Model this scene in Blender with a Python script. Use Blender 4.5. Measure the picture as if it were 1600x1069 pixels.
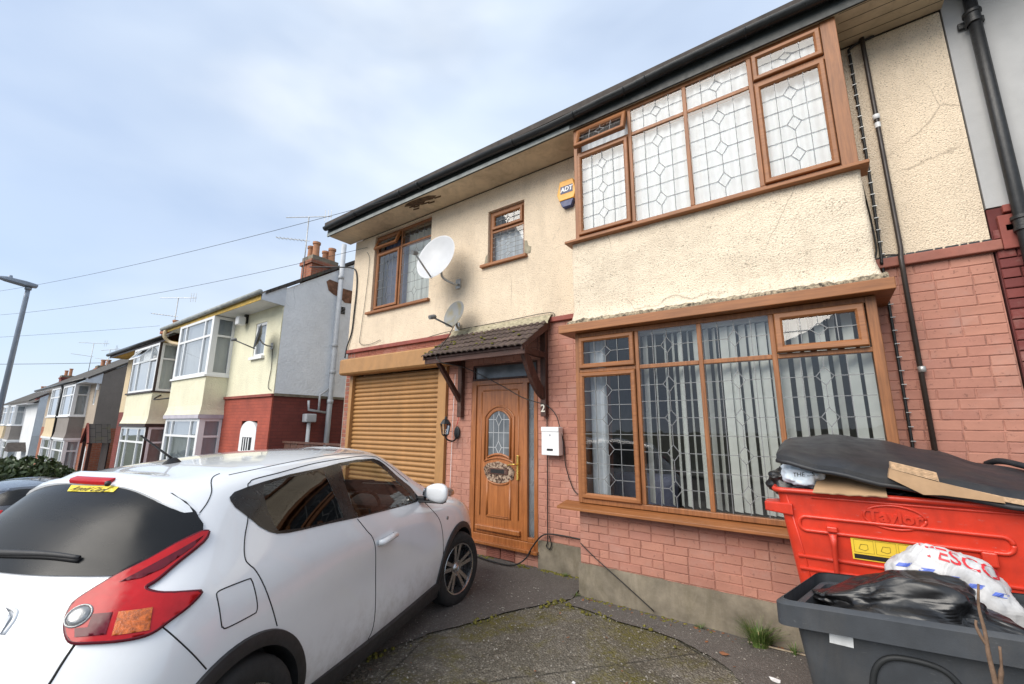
import bpy, bmesh, math, random
from mathutils import Vector, Matrix, noise
from mathutils.bvhtree import BVHTree
from mathutils.geometry import delaunay_2d_cdt, intersect_point_tri_2d
R = math.radians
random.seed(7)
scene = bpy.context.scene
for _o in list(bpy.data.objects):
    bpy.data.objects.remove(_o)
col = scene.collection

# ------------------------------------------------------------------ camera
cam_d = bpy.data.cameras.new('camera')
cam = bpy.data.objects.new('camera', cam_d)
col.objects.link(cam)
scene.camera = cam
cam_d.sensor_width = 36.0
cam_d.sensor_fit = 'HORIZONTAL'
cam_d.lens = 14.96
cam_d.clip_start = 0.05
cam_d.clip_end = 2000
# wide lens looking left along the street and slightly up at the house front
_f = Vector((-945, 125, 665)); _u = Vector((30, -3384, 665))
_X = -_f.normalized(); _Z = (_u - _X * _u.dot(_X)).normalized(); _Y = _Z.cross(_X)
_m = Matrix(((_X.x, -_X.y, -_X.z), (_Y.x, -_Y.y, -_Y.z), (_Z.x, -_Z.y, -_Z.z)))
cam.matrix_world = Matrix.Translation((0, -4.8, 1.72)) @ _m.to_4x4()

# ------------------------------------------------------------------ sky and sun
SUN_AZ, SUN_EL = 257.0, 39.0      # degrees, where the veiled sun stands (left of the house front)
world = bpy.data.worlds.new('World')
scene.world = world
world.use_nodes = True
wt = world.node_tree
wt.nodes.clear()
def WN(t, **k):
    n = wt.nodes.new(t)
    for a, b in k.items():
        setattr(n, a, b)
    return n
wo = WN('ShaderNodeOutputWorld'); wb = WN('ShaderNodeBackground')
sky = WN('ShaderNodeTexSky', sky_type='NISHITA', sun_disc=False, sun_elevation=R(SUN_EL), sun_rotation=R(90 - SUN_AZ),
         altitude=100, air_density=1.0, dust_density=1.2, ozone_density=1.5)
tc = WN('ShaderNodeTexCoord')
cmb = WN('ShaderNodeMapping'); cmb.inputs['Scale'].default_value = (1.0, 1.0, 2.4)
wt.links.new(tc.outputs['Generated'], cmb.inputs[0])
def wnoise(scale, detail, rough, dist=0.0, off=(0, 0, 0)):
    mp = WN('ShaderNodeMapping'); mp.inputs['Location'].default_value = off
    wt.links.new(cmb.outputs[0], mp.inputs[0])
    n = WN('ShaderNodeTexNoise'); n.inputs['Scale'].default_value = scale
    n.inputs['Detail'].default_value = detail; n.inputs['Roughness'].default_value = rough
    n.inputs['Distortion'].default_value = dist
    wt.links.new(mp.outputs[0], n.inputs['Vector'])
    return n.outputs['Fac']
def wramp(src, stops):
    r = WN('ShaderNodeValToRGB')
    e = r.color_ramp.elements
    while len(e) < len(stops):
        e.new(0.5)
    for i, (p, c) in enumerate(stops):
        e[i].position = p; e[i].color = (*c, 1)
    r.color_ramp.interpolation = 'EASE'
    wt.links.new(src, r.inputs[0])
    return r.outputs[0]
cover = wramp(wnoise(1.1, 4, 0.45, 0.2, (8.4, 6.1, 5.0)), [(0.30, (0.66, 0.66, 0.66)), (0.54, (1, 1, 1))])
shade = wramp(wnoise(1.35, 5, 0.47, 0.3, (2.2, 9.4, 7.7)), [(0.28, (5.5, 6.6, 8.4)), (0.48, (6.8, 7.8, 9.2)), (0.70, (9.2, 9.8, 10.3))])
mixc = WN('ShaderNodeMixRGB')
gain = WN('ShaderNodeMixRGB', blend_type='MULTIPLY'); gain.inputs[0].default_value = 1.0; gain.inputs[2].default_value = (1.25, 1.5, 1.75, 1)   # clear gaps, thinly veiled
wt.links.new(sky.outputs[0], gain.inputs[1])
wt.links.new(cover, mixc.inputs[0]); wt.links.new(gain.outputs[0], mixc.inputs[1]); wt.links.new(shade, mixc.inputs[2])
wt.links.new(mixc.outputs[0], wb.inputs['Color'])
wb.inputs['Strength'].default_value = 0.066
wt.links.new(wb.outputs[0], wo.inputs[0])

sun_d = bpy.data.lights.new('sun', 'SUN')
sun = bpy.data.objects.new('sun', sun_d)
col.objects.link(sun)
sun_d.energy = 2.2
sun_d.angle = R(46)
sun_d.color = (1.0, 0.93, 0.83)
_sd = Vector((math.cos(R(SUN_AZ)) * math.cos(R(SUN_EL)), math.sin(R(SUN_AZ)) * math.cos(R(SUN_EL)), math.sin(R(SUN_EL))))
sun.rotation_euler = _sd.to_track_quat('Z', 'Y').to_euler()
sun.location = _sd * 60

scene.view_settings.view_transform = 'Standard'
scene.view_settings.look = 'None'
scene.view_settings.exposure = 0.84
scene.view_settings.gamma = 1.0
scene.view_settings.use_curve_mapping = False

# ------------------------------------------------------------------ helpers
def link(o, parent=None):
    col.objects.link(o)
    if parent is not None:
        o.parent = parent
        if parent.name in WORLD_AT:
            o.location = -WORLD_AT[parent.name]
    return o
WORLD_AT = {}
def thing(name, label, cat, loc=(0, 0, 0), rotz=0.0, group=None, world=False):
    o = bpy.data.objects.new(name, None)
    col.objects.link(o)
    o.empty_display_size = 0.2
    o.location = loc
    o.rotation_euler = (0, 0, rotz)
    tag(o, label, cat, group)
    if world:                       # its parts are written in world coordinates
        WORLD_AT[o.name] = Vector(loc)
    return o
def tag(o, label=None, cat=None, group=None, kind=None):
    if label: o['label'] = label
    if cat: o['category'] = cat
    if group: o['group'] = group
    if kind: o['kind'] = kind
    return o
class MB:
    def __init__(s):
        s.v = []; s.f = []
    def add(s, vs, fs):
        n = len(s.v)
        s.v += [tuple(p) for p in vs]
        s.f += [tuple(i + n for i in f) for f in fs]
        return s
    def box(s, x0, x1, y0, y1, z0, z1):
        if x0 > x1: x0, x1 = x1, x0
        if y0 > y1: y0, y1 = y1, y0
        if z0 > z1: z0, z1 = z1, z0
        return s.add([(x0, y0, z0), (x1, y0, z0), (x1, y1, z0), (x0, y1, z0), (x0, y0, z1), (x1, y0, z1), (x1, y1, z1), (x0, y1, z1)],
                     [(0, 3, 2, 1), (4, 5, 6, 7), (0, 1, 5, 4), (1, 2, 6, 5), (2, 3, 7, 6), (3, 0, 4, 7)])
    def quad(s, a, b, c, d):
        return s.add([a, b, c, d], [(0, 1, 2, 3)])
    def prism(s, poly, fn, d0, d1):
        """poly: 2D outline; fn(u, v, d) -> xyz; from depth d0 to d1"""
        n = len(poly)
        vs = [fn(u, v, d0) for u, v in poly] + [fn(u, v, d1) for u, v in poly]
        fs = [tuple(range(n - 1, -1, -1)), tuple(range(n, 2 * n))]
        fs += [(i, (i + 1) % n, n + (i + 1) % n, n + i) for i in range(n)]
        return s.add(vs, fs)
    def tube(s, path, r, n=8, cap=True):
        path = [Vector(p) for p in path]
        rs = r if isinstance(r, (list, tuple)) else [r] * len(path)
        t0 = (path[1] - path[0]).normalized()
        a = t0.orthogonal().normalized()
        vs = []; 
        for i, p in enumerate(path):
            t = (path[min(i + 1, len(path) - 1)] - path[max(i - 1, 0)])
            if t.length < 1e-9: t = t0
            t.normalize()
            a = (a - t * a.dot(t))
            if a.length < 1e-6: a = t.orthogonal()
            a.normalize(); b = t.cross(a)
            for k in range(n):
                w = 2 * math.pi * k / n
                vs.append(p + (a * math.cos(w) + b * math.sin(w)) * rs[i])
        fs = []
        for i in range(len(path) - 1):
            for k in range(n):
                fs.append((i * n + k, i * n + (k + 1) % n, (i + 1) * n + (k + 1) % n, (i + 1) * n + k))
        if cap:
            fs.append(tuple(range(n - 1, -1, -1))); m = (len(path) - 1) * n
            fs.append(tuple(range(m, m + n)))
        return s.add(vs, fs)
    def lathe(s, prof, fn=None, n=24, a0=0.0, a1=None):
        """prof: list of (r, h); fn(x, y, h) -> xyz"""
        fn = fn or (lambda x, y, h: (x, y, h))
        full = a1 is None
        m = n if full else n + 1
        vs = []
        for r, h in prof:
            for k in range(m):
                w = a0 + ((2 * math.pi) if full else (a1 - a0)) * k / n
                vs.append(fn(r * math.cos(w), r * math.sin(w), h))
        fs = []
        for i in range(len(prof) - 1):
            for k in range(n):
                k2 = (k + 1) % m
                fs.append((i * m + k, i * m + k2, (i + 1) * m + k2, (i + 1) * m + k))
        return s.add(vs, fs)
    def ring(s, x0, x1, z0, z1, w, y, d, ch=0.012):
        """mitred rectangular frame in the xz plane, front face at y, going back d; inner edge chamfered"""
        def lp(i, yy): return [(x0 + i, yy, z0 + i), (x1 - i, yy, z0 + i), (x1 - i, yy, z1 - i), (x0 + i, yy, z1 - i)]
        c2 = min(ch, w * .4)
        L = [lp(0, y + d), lp(0, y + c2 * .5), lp(c2 * .5, y), lp(w - c2, y), lp(w, y + c2), lp(w, y + d)]
        vs = [p for l in L for p in l]; fs = []
        for i in range(len(L) - 1):
            for k in range(4):
                fs.append((i * 4 + k, i * 4 + (k + 1) % 4, (i + 1) * 4 + (k + 1) % 4, (i + 1) * 4 + k))
        m = (len(L) - 1) * 4
        for k in range(4):
            fs.append((m + k, m + (k + 1) % 4, (k + 1) % 4, k))
        return s.add(vs, fs)
    def mesh(s, name, smooth=False):
        me = bpy.data.meshes.new(name)
        me.from_pydata([tuple(p) for p in s.v], [], s.f)
        me.validate()
        if smooth:
            for p in me.polygons: p.use_smooth = True
        me.update()
        return me
    def fix(s, me):
        bm = bmesh.new(); bm.from_mesh(me)
        bmesh.ops.recalc_face_normals(bm, faces=bm.faces)
        bm.to_mesh(me); bm.free()
def obj(name, mb, mat, parent=None, smooth=False, bevel=0.0, fix=True, auto=None):
    me = mb if isinstance(mb, bpy.types.Mesh) else mb.mesh(name, smooth)
    if fix and not isinstance(mb, bpy.types.Mesh):
        mb.fix(me)
    if mat is not None and not me.materials:
        me.materials.append(M[mat] if isinstance(mat, str) else mat)
    o = bpy.data.objects.new(name, me)
    link(o, parent)
    if bevel:
        b = o.modifiers.new('bevel', 'BEVEL'); b.width = bevel; b.segments = 2; b.limit_method = 'ANGLE'; b.angle_limit = R(40)
    if auto:
        me.set_sharp_from_angle(angle=R(auto))
    return o
def struct(name, mb, mat, parent=None, **k):
    o = obj(name, mb, mat, parent, **k)
    if parent is None: o['kind'] = 'structure'
    return o
def text_mesh(body, size, fn, extrude=0.002, shear=0.0, space=1.0, align='CENTER', bold=0.0):
    """lettering as a mesh; fn(u, v, d) places it"""
    cu = bpy.data.curves.new('lettering', 'FONT')
    cu.body = body; cu.size = size; cu.extrude = extrude; cu.shear = shear; cu.space_character = space
    cu.align_x = align; cu.align_y = 'CENTER'; cu.offset = bold
    cu.resolution_u = 3
    o = bpy.data.objects.new('lettering', cu)
    col.objects.link(o)
    me = bpy.data.meshes.new_from_object(o.evaluated_get(bpy.context.evaluated_depsgraph_get()))
    bpy.data.objects.remove(o)
    for v in me.vertices:
        v.co = fn(*v.co)
    me.materials.clear()
    bm = bmesh.new(); bm.from_mesh(me); bmesh.ops.recalc_face_normals(bm, faces=bm.faces); bm.to_mesh(me); bm.free()
    return me
def lerp(a, b, t): return a + (b - a) * t
def interp(xs, ys, x):
    if x <= xs[0]: return ys[0]
    for i in range(len(xs) - 1):
        if x <= xs[i + 1]:
            t = (x - xs[i]) / (xs[i + 1] - xs[i]); t = t * t * (3 - 2 * t)
            return lerp(ys[i], ys[i + 1], t)
    return ys[-1]
def smooth_path(pts, n=6):
    """Catmull-Rom through points"""
    P = [Vector(p) for p in pts]; out = []
    for i in range(len(P) - 1):
        a = P[max(i - 1, 0)]; b = P[i]; c = P[i + 1]; d = P[min(i + 2, len(P) - 1)]
        for k in range(n):
            t = k / n
            out.append(0.5 * ((2 * b) + (c - a) * t + (2 * a - 5 * b + 4 * c - d) * t * t + (3 * b - a - 3 * c + d) * t ** 3))
    out.append(P[-1])
    return out

# ------------------------------------------------------------------ materials
M = {}
class NT:
    def __init__(s, name):
        s.m = bpy.data.materials.new(name); s.m.use_nodes = True
        s.t = s.m.node_tree; s.b = s.t.nodes['Principled BSDF']; s.out = s.t.nodes['Material Output']
        s.co = None
        M[name] = s.m
    def n(s, t, **k):
        x = s.t.nodes.new(t)
        for a, b in k.items():
            if a in x.inputs: x.inputs[a].default_value = b
            else: setattr(x, a, b)
        return x
    def l(s, a, b): s.t.links.new(a, b)
    def coord(s, kind='Object'):
        if kind == 'Position': return s.n('ShaderNodeNewGeometry').outputs['Position']
        if s.co is None: s.co = s.n('ShaderNodeTexCoord')
        return s.co.outputs[kind]
    def noise(s, scale, detail=4, rough=.55, stretch=None, kind='Object', dist=0, off=(0, 0, 0)):
        mp = s.n('ShaderNodeMapping')
        mp.inputs['Location'].default_value = off
        if stretch: mp.inputs['Scale'].default_value = stretch
        s.l(s.coord(kind), mp.inputs[0])
        x = s.n('ShaderNodeTexNoise', Scale=scale, Detail=detail, Roughness=rough, Distortion=dist)
        s.l(mp.outputs[0], x.inputs['Vector'])
        return x.outputs['Fac']
    def voro(s, scale, feature='F1', kind='Object', stretch=None, rnd=1.0):
        mp = s.n('ShaderNodeMapping')
        if stretch: mp.inputs['Scale'].default_value = stretch
        s.l(s.coord(kind), mp.inputs[0])
        x = s.n('ShaderNodeTexVoronoi', feature=feature, Scale=scale, Randomness=rnd)
        s.l(mp.outputs[0], x.inputs['Vector'])
        return x
    def ramp(s, src, stops, interp='LINEAR'):
        r = s.n('ShaderNodeValToRGB'); e = r.color_ramp.elements
        r.color_ramp.interpolation = interp
        while len(e) < len(stops): e.new(.5)
        for i, (p, c) in enumerate(stops):
            e[i].position = p; e[i].color = (*c, 1) if not isinstance(c, (int, float)) else (c, c, c, 1)
        s.l(src, r.inputs[0]); return r.outputs[0]
    def mix(s, fac, a, b, mode='MIX'):
        x = s.n('ShaderNodeMixRGB', blend_type=mode)
        for i, q in ((0, fac), (1, a), (2, b)):
            if isinstance(q, (int, float)): x.inputs[i].default_value = q if i == 0 else (q, q, q, 1)
            elif isinstance(q, tuple): x.inputs[i].default_value = (*q, 1)
            else: s.l(q, x.inputs[i])
        return x.outputs[0]
    def math(s, op, a, b=None):
        x = s.n('ShaderNodeMath', operation=op)
        for i, q in ((0, a), (1, b)):
            if q is None: continue
            if isinstance(q, (int, float)): x.inputs[i].default_value = q
            else: s.l(q, x.inputs[i])
        return x.outputs[0]
    def color(s, c):
        if isinstance(c, tuple): s.b.inputs['Base Color'].default_value = (*c, 1)
        else: s.l(c, s.b.inputs['Base Color'])
        return s
    def rough(s, r):
        if isinstance(r, (int, float)): s.b.inputs['Roughness'].default_value = r
        else: s.l(r, s.b.inputs['Roughness'])
        return s
    def set(s, **k):
        for a, v in k.items(): s.b.inputs[a.replace('_', ' ')].default_value = v
        return s
    def bump(s, h, strength=.3, dist=.01, prev=None):
        x = s.n('ShaderNodeBump', Strength=strength, Distance=dist)
        s.l(h, x.inputs['Height'])
        if prev is not None: s.l(prev, x.inputs['Normal'])
        s.l(x.outputs[0], s.b.inputs['Normal']); return x.outputs[0]
    def rnd(s):
        return s.n('ShaderNodeObjectInfo').outputs['Random']
def plain(name, c, rough=.5, metal=0.0, var=.12, vscale=6, bump=0, bscale=60, coat=0, spec=None, grime=0, gcol=(.05, .045, .04), scuff=0, scol=(.6, .6, .6)):
    t = NT(name)
    n = t.noise(vscale, 5, .6)
    cc = t.mix(1.0, c, t.ramp(n, [(.3, 1 - var), (.7, 1 + var)]), 'MULTIPLY')
    if grime:       # stains with a shape of their own
        g = t.math('MULTIPLY', t.ramp(t.noise(3.2, 9, .72, kind='Position', stretch=(1.3, 1.3, .5), dist=.7), [(.47, 0.0), (.68, 1.0)]), grime)
        cc = t.mix(g, cc, gcol)
    if scuff:       # scratches and rubbed spots
        k = t.math('MULTIPLY', t.ramp(t.noise(60, 5, .75, kind='Position', stretch=(.25, 1, 1.2), dist=.4), [(.63, 0.0), (.69, 1.0)]), t.ramp(t.noise(4, 4, .6, kind='Position'), [(.45, 0.0), (.6, scuff)]))
        cc = t.mix(k, cc, scol)
    t.color(cc)
    t.rough(t.ramp(t.noise(vscale * 2.3, 4, .6), [(.3, max(rough - .08, .02)), (.7, min(rough + .08, 1))]))
    t.set(Metallic=metal)
    if coat: t.set(Coat_Weight=coat, Coat_Roughness=.04)
    if spec is not None: t.set(Specular_IOR_Level=spec)
    if bump: t.bump(t.noise(bscale, 5, .6), bump, .004)
    return t
def dash(name, c, dirt=(.12, .11, .10), pits=.35, scale=70, bstr=.9, dirt_amt=.5):
    """pebbledashed, painted render"""
    t = NT(name)
    v = t.voro(scale)
    n1 = t.noise(scale * .9, 3, .7)
    n2 = t.noise(1.3, 6, .65); n3 = t.noise(9, 5, .6)
    h = t.math('ADD', t.math('MULTIPLY', t.math('SUBTRACT', 1.0, v.outputs['Distance']), .7), t.math('MULTIPLY', n1, .9))
    base = t.mix(1.0, c, t.ramp(n2, [(.25, .86), (.75, 1.08)]), 'MULTIPLY')
    pit = t.math('MULTIPLY', t.ramp(n1, [(.36, 1.0), (.46, 0.0)]), t.ramp(n3, [(.35, pits * .4), (.65, pits * 1.6)]))
    base = t.mix(pit, base, dirt)
    st = t.math('MULTIPLY', t.ramp(t.noise(2.2, 8, .7, stretch=(1.6, 1.6, .45), off=(3, 1, 2)), [(.5, 0.0), (.75, 1.0)]), dirt_amt)
    base = t.mix(st, base, tuple(lerp(a, b, .35) for a, b in zip(dirt, c)))
    # run-down streaks and hairline cracks
    sk_ = t.math('MULTIPLY', t.ramp(t.noise(7, 6, .65, stretch=(1, 1, .10), off=(1, 4, 2)), [(.54, 0.0), (.72, 1.0)]), t.ramp(t.noise(.8, 4, .6, off=(9, 2, 5)), [(.45, 0.0), (.62, dirt_amt * .9)]))
    base = t.mix(sk_, base, tuple(lerp(a, b, .45) for a, b in zip(dirt, c)))
    cv = t.n('ShaderNodeTexVoronoi', feature='DISTANCE_TO_EDGE', Scale=.8)
    cm = t.n('ShaderNodeMixRGB'); cm.inputs[0].default_value = .10
    cn = t.n('ShaderNodeTexNoise', Scale=3.0, Detail=6); t.l(t.coord(), cn.inputs['Vector']); t.l(t.coord(), cm.inputs[1]); t.l(cn.outputs['Color'], cm.inputs[2]); t.l(cm.outputs[0], cv.inputs['Vector'])
    ck = t.math('MULTIPLY', t.ramp(cv.outputs['Distance'], [(.0, .55), (.0022, 0.0)]), t.ramp(n2, [(.50, 0.0), (.58, 1.0)]))
    base = t.mix(ck, base, dirt)
    t.color(base).rough(.9)
    t.bump(h, bstr, .012)
    return t
def brickmat(name, cols, rough=.75, chips=.0, mort=(.3, .27, .24)):
    """one brick: colour drawn per piece"""
    t = NT(name)
    c = t.ramp(t.rnd(), [(i / max(len(cols) - 1, 1), q) for i, q in enumerate(cols)])
    n = t.noise(14, 6, .65, kind='Object'); n2 = t.noise(3.1, 5, .6, kind='Object')
    c = t.mix(1.0, c, t.ramp(n2, [(.3, .88), (.7, 1.1)]), 'MULTIPLY')
    c = t.mix(1.0, c, t.ramp(t.noise(1.1, 7, .7, kind='Position'), [(.3, .80), (.7, 1.14)]), 'MULTIPLY')
    fd = t.math('MULTIPLY', t.ramp(t.noise(2.4, 8, .7, kind='Position', off=(5, 2, 1)), [(.52, 0.0), (.66, 1.0)]), .35)
    c = t.mix(fd, c, (.42, .27, .23))
    if chips:
        k = t.math('MULTIPLY', t.ramp(t.noise(26, 6, .7, kind='Position'), [(.60, 0.0), (.65, 1.0)]), chips)
        c = t.mix(k, c, (.10, .045, .035))
    t.color(c).rough(rough)
    t.bump(t.noise(90, 5, .7), .35, .004, t.bump(n, .3, .006))
    return t
def brickface(name, c1, c2, mort, scale=1.0, rough=.8):
    """brickwork too far away to tell the pieces apart"""
    t = NT(name)
    mp = t.n('ShaderNodeMapping'); t.l(t.coord(), mp.inputs[0])
    # brick texture runs in xy: use (x + y, z)
    sp = t.n('ShaderNodeSeparateXYZ'); t.l(t.coord(), sp.inputs[0])
    cb = t.n('ShaderNodeCombineXYZ'); t.l(t.math('ADD', sp.outputs[0], sp.outputs[1]), cb.inputs[0]); t.l(sp.outputs[2], cb.inputs[1])
    b = t.n('ShaderNodeTexBrick', Scale=1.0)
    b.inputs['Brick Width'].default_value = .225; b.inputs['Row Height'].default_value = .078; b.inputs['Mortar Size'].default_value = .006
    b.inputs['Color1'].default_value = (*c1, 1); b.inputs['Color2'].default_value = (*c2, 1); b.inputs['Mortar'].default_value = (*mort, 1)
    t.l(cb.outputs[0], b.inputs['Vector'])
    c = t.mix(1.0, b.outputs['Color'], t.ramp(t.noise(2.0, 5, .6), [(.3, .8), (.7, 1.15)]), 'MULTIPLY')
    t.color(c).rough(rough)
    t.bump(t.math('SUBTRACT', 1.0, b.outputs['Fac']), .6, .008)
    return t
def grain(name, c1, c2, axis='z', rough=.38, scale=9, coat=0.0, wear=0.0):
    t = NT(name)
    st = {'z': (1, 1, .05), 'x': (.05, 1, 1), 'y': (1, .05, 1)}[axis]
    n = t.noise(scale * 6, 6, .65, stretch=st, dist=.6)
    n2 = t.noise(scale * 20, 3, .6, stretch=st)
    c = t.ramp(n, [(.32, c1), (.62, c2)])
    c = t.mix(.25, c, t.mix(1.0, c, t.ramp(n2, [(.35, .6), (.65, 1.2)]), 'MULTIPLY'))
    c = t.mix(1.0, c, t.ramp(t.noise(2.3, 4, .6), [(.3, .85), (.7, 1.1)]), 'MULTIPLY')
    if wear:
        c = t.mix(t.math('MULTIPLY', t.ramp(t.noise(13, 7, .7), [(.55, 0.0), (.68, 1.0)]), wear), c, (.22, .19, .16))
    t.color(c).rough(rough)
    t.bump(n2, .12, .002)
    if coat: t.set(Coat_Weight=coat, Coat_Roughness=.1)
    return t
def glassmat(name, tint=(.9, .95, .95), gloss=.02, ior=1.5, boost=1.0, wav=0.0):
    t = NT(name)
    t.t.nodes.remove(t.b)
    tr = t.n('ShaderNodeBsdfTransparent'); tr.inputs[0].default_value = (*tint, 1)
    gl = t.n('ShaderNodeBsdfGlossy'); gl.inputs['Roughness'].default_value = gloss
    fr = t.n('ShaderNodeFresnel', IOR=ior)
    if wav:
        bp = t.n('ShaderNodeBump', Strength=wav, Distance=.01)
        t.l(t.noise(3.5, 2, .5), bp.inputs['Height'])
        t.l(bp.outputs[0], gl.inputs['Normal'])
    mx_ = t.n('ShaderNodeMixShader')
    f = t.math('MINIMUM', t.math('MULTIPLY', fr.outputs[0], boost), .95)
    t.l(f, mx_.inputs[0]); t.l(tr.outputs[0], mx_.inputs[1]); t.l(gl.outputs[0], mx_.inputs[2])
    t.l(mx_.outputs[0], t.out.inputs[0])
    return t
plain('seam_black', (.006, .006, .007), .7)
plain('print_black', (.012, .012, .012), .6)
plain('chrome', (.6, .6, .6), .12, metal=1.0)
plain('sticker_yellow', (.72, .58, .05), .5, var=.05)
# ------------------------------------------------------------------ ground
GX = [-120, -60, -40, -26, -16, -10, -7.6, -6.2, -.5, 1.0, 6, 30]
GZ = [-6.5, -3.2, -2.35, -1.85, -1.1, -.78, -.12, 0, 0, .05, .30, 1.5]
def gz_at(x, y=0):
    return interp(GX, GZ, x)
def terrain(name, x0, x1, y0, y1, nx, ny, lift, mat, rough=0.0, fx=None, seed=0):
    m = MB(); vs = []
    for j in range(ny + 1):
        for i in range(nx + 1):
            x = lerp(x0, x1, i / nx); y = lerp(y0, y1, j / ny)
            z = gz_at(x, y) + lift
            if rough: z += rough * noise.noise(Vector((x * 1.7 + seed, y * 1.7, 0))) + rough * .4 * noise.noise(Vector((x * 6, y * 6, seed)))
            if fx: z += fx(x, y)
            vs.append((x, y, z))
    W = nx + 1
    m.add(vs, [(j * W + i, j * W + i + 1, (j + 1) * W + i + 1, (j + 1) * W + i) for j in range(ny) for i in range(nx)])
    return struct(name, m, mat, smooth=True, fix=False)
# far ground sheet
t = NT('ground_far'); t.color(t.ramp(t.noise(.4, 6, .6), [(.3, (.035, .045, .02)), (.7, (.08, .085, .05))])).rough(.95)
t = NT('asphalt')
_v = t.voro(160); _n = t.noise(3, 6, .6)
t.color(t.mix(t.ramp(_v.outputs['Color'], [(.6, 0.0), (.9, .5)]), t.mix(_n, (.045, .043, .045), (.085, .08, .08)), (.16, .15, .15))).rough(.9); t.bump(_v.outputs['Distance'], .7, .006)
# old concrete drive: exposed aggregate, moss, cracks
t = NT('drive_concrete')
_v = t.voro(62); _v2 = t.voro(150); _n = t.noise(.9, 7, .65, off=(2, 5, 0)); _m = t.noise(1.5, 9, .72, dist=.6, off=(7, 1, 0)); _f = t.noise(22, 6, .72); _g = t.noise(5, 6, .65)
_base = t.mix(t.ramp(_n, [(.38, 0.0), (.62, 1.0)]), (.125, .108, .08), (.27, .245, .20))
_base = t.mix(t.ramp(_g, [(.35, .55), (.6, 0.0)]), _base, (.07, .062, .045))
_base = t.mix(t.ramp(_v.outputs['Color'], [(.58, 0.0), (.92, .7)]), _base, (.44, .40, .33))
_base = t.mix(t.ramp(_v2.outputs['Color'], [(.60, 0.0), (.95, .5)]), _base, (.06, .05, .04))
_base = t.mix(t.ramp(_v.outputs['Distance'], [(.1, .0), (.8, .5)]), _base, (.045, .04, .03))
_moss = t.math('MULTIPLY', t.ramp(_m, [(.47, 0.0), (.60, 1.0)]), t.ramp(_f, [(.36, 0.0), (.56, .95)]))
_base = t.mix(_moss, _base, t.mix(_g, (.075, .072, .010), (.17, .14, .022)))
_cr = t.n('ShaderNodeTexVoronoi', feature='DISTANCE_TO_EDGE', Scale=.55)
_mp = t.n('ShaderNodeMixRGB'); _mp.inputs[0].default_value = .07
_nz = t.n('ShaderNodeTexNoise', Scale=2.5, Detail=5); t.l(t.coord(), _nz.inputs['Vector']); t.l(t.coord(), _mp.inputs[1]); t.l(_nz.outputs['Color'], _mp.inputs[2]); t.l(_mp.outputs[0], _cr.inputs['Vector'])
_ck = t.math('MULTIPLY', t.ramp(_cr.outputs['Distance'], [(.0, 1.0), (.008, 0.0)]), t.ramp(_g, [(.4, .1), (.55, .9)]))
_base = t.mix(_ck, _base, (.018, .017, .012))
t.color(_base).rough(.92)
t.bump(_ck, -.6, .02, t.bump(t.math('ADD', _v.outputs['Distance'], _f), 1.0, .014))
t = NT('tarmac_patch')
_v = t.voro(105); _n = t.noise(3.5, 7, .7)
t.color(t.mix(t.ramp(_v.outputs['Color'], [(.6, 0.0), (.95, .45)]), t.mix(_n, (.068, .060, .054), (.15, .133, .118)), (.30, .275, .25))).rough(.92); t.bump(t.math('ADD', _v.outputs['Distance'], t.noise(30, 6, .7)), .9, .008)
t = NT('pavement_grey')
_b = t.n('ShaderNodeTexBrick', Scale=1.0, offset=.0); _b.inputs['Brick Width'].default_value = .6; _b.inputs['Row Height'].default_value = .6; _b.inputs['Mortar Size'].default_value = .006
_b.inputs['Color1'].default_value = (.22, .215, .20, 1); _b.inputs['Color2'].default_value = (.27, .26, .245, 1); _b.inputs['Mortar'].default_value = (.06, .06, .05, 1); t.l(t.coord(), _b.inputs['Vector'])
t.color(t.mix(1.0, _b.outputs['Color'], t.ramp(t.noise(3, 6, .6), [(.3, .75), (.7, 1.1)]), 'MULTIPLY')).rough(.9)

m = MB(); vs = []
xs_ = [-700, -300] + GX[1:-1] + [30, 300, 700]; ys_ = [-700, -60, -12, 12, 60, 700]
def far_z(x): return -6.5 - (abs(x) - 120) * .01 if x < -120 else (1.5 if x > 30 else gz_at(x))
vs = [(x, y, far_z(x) - .22) for y in ys_ for x in xs_]; W = len(xs_)
struct('ground', MB().add(vs, [(j * W + i, j * W + i + 1, (j + 1) * W + i + 1, (j + 1) * W + i) for j in range(len(ys_) - 1) for i in range(W - 1)]), 'ground_far')
terrain('front_drive', -7.4, 3.5, -5.15, .02, 240, 120, 0.0, 'drive_concrete', .012)
terrain('road', -110, 30, -13.5, -7.05, 140, 4, -.12, 'asphalt')
terrain('pavement', -110, 30, -7.0, -5.15, 140, 3, 0.0, 'pavement_grey')
terrain('far_pavement', -110, 30, -15.5, -13.5, 140, 3, .0, 'pavement_grey')
m = MB(); vs = []
N = 140
for i in range(N + 1):
    x = lerp(-110, 30, i / N); z = gz_at(x)
    vs += [(x, -7.0, z + .003), (x, -7.12, z + .003), (x, -7.13, z - .13)]
m.add(vs, [(i * 3 + k, i * 3 + k + 1, i * 3 + 4 + k, i * 3 + 3 + k) for i in range(N) for k in range(2)])
struct('kerb', m, 'pavement_grey')
terrain('neighbour_drives', -60, -7.4, -5.15, .4, 160, 8, -.006, 'asphalt', .01)
terrain('back_gardens', -60, -7.4, .4, 12, 60, 6, -.01, 'ground_far')
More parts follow.
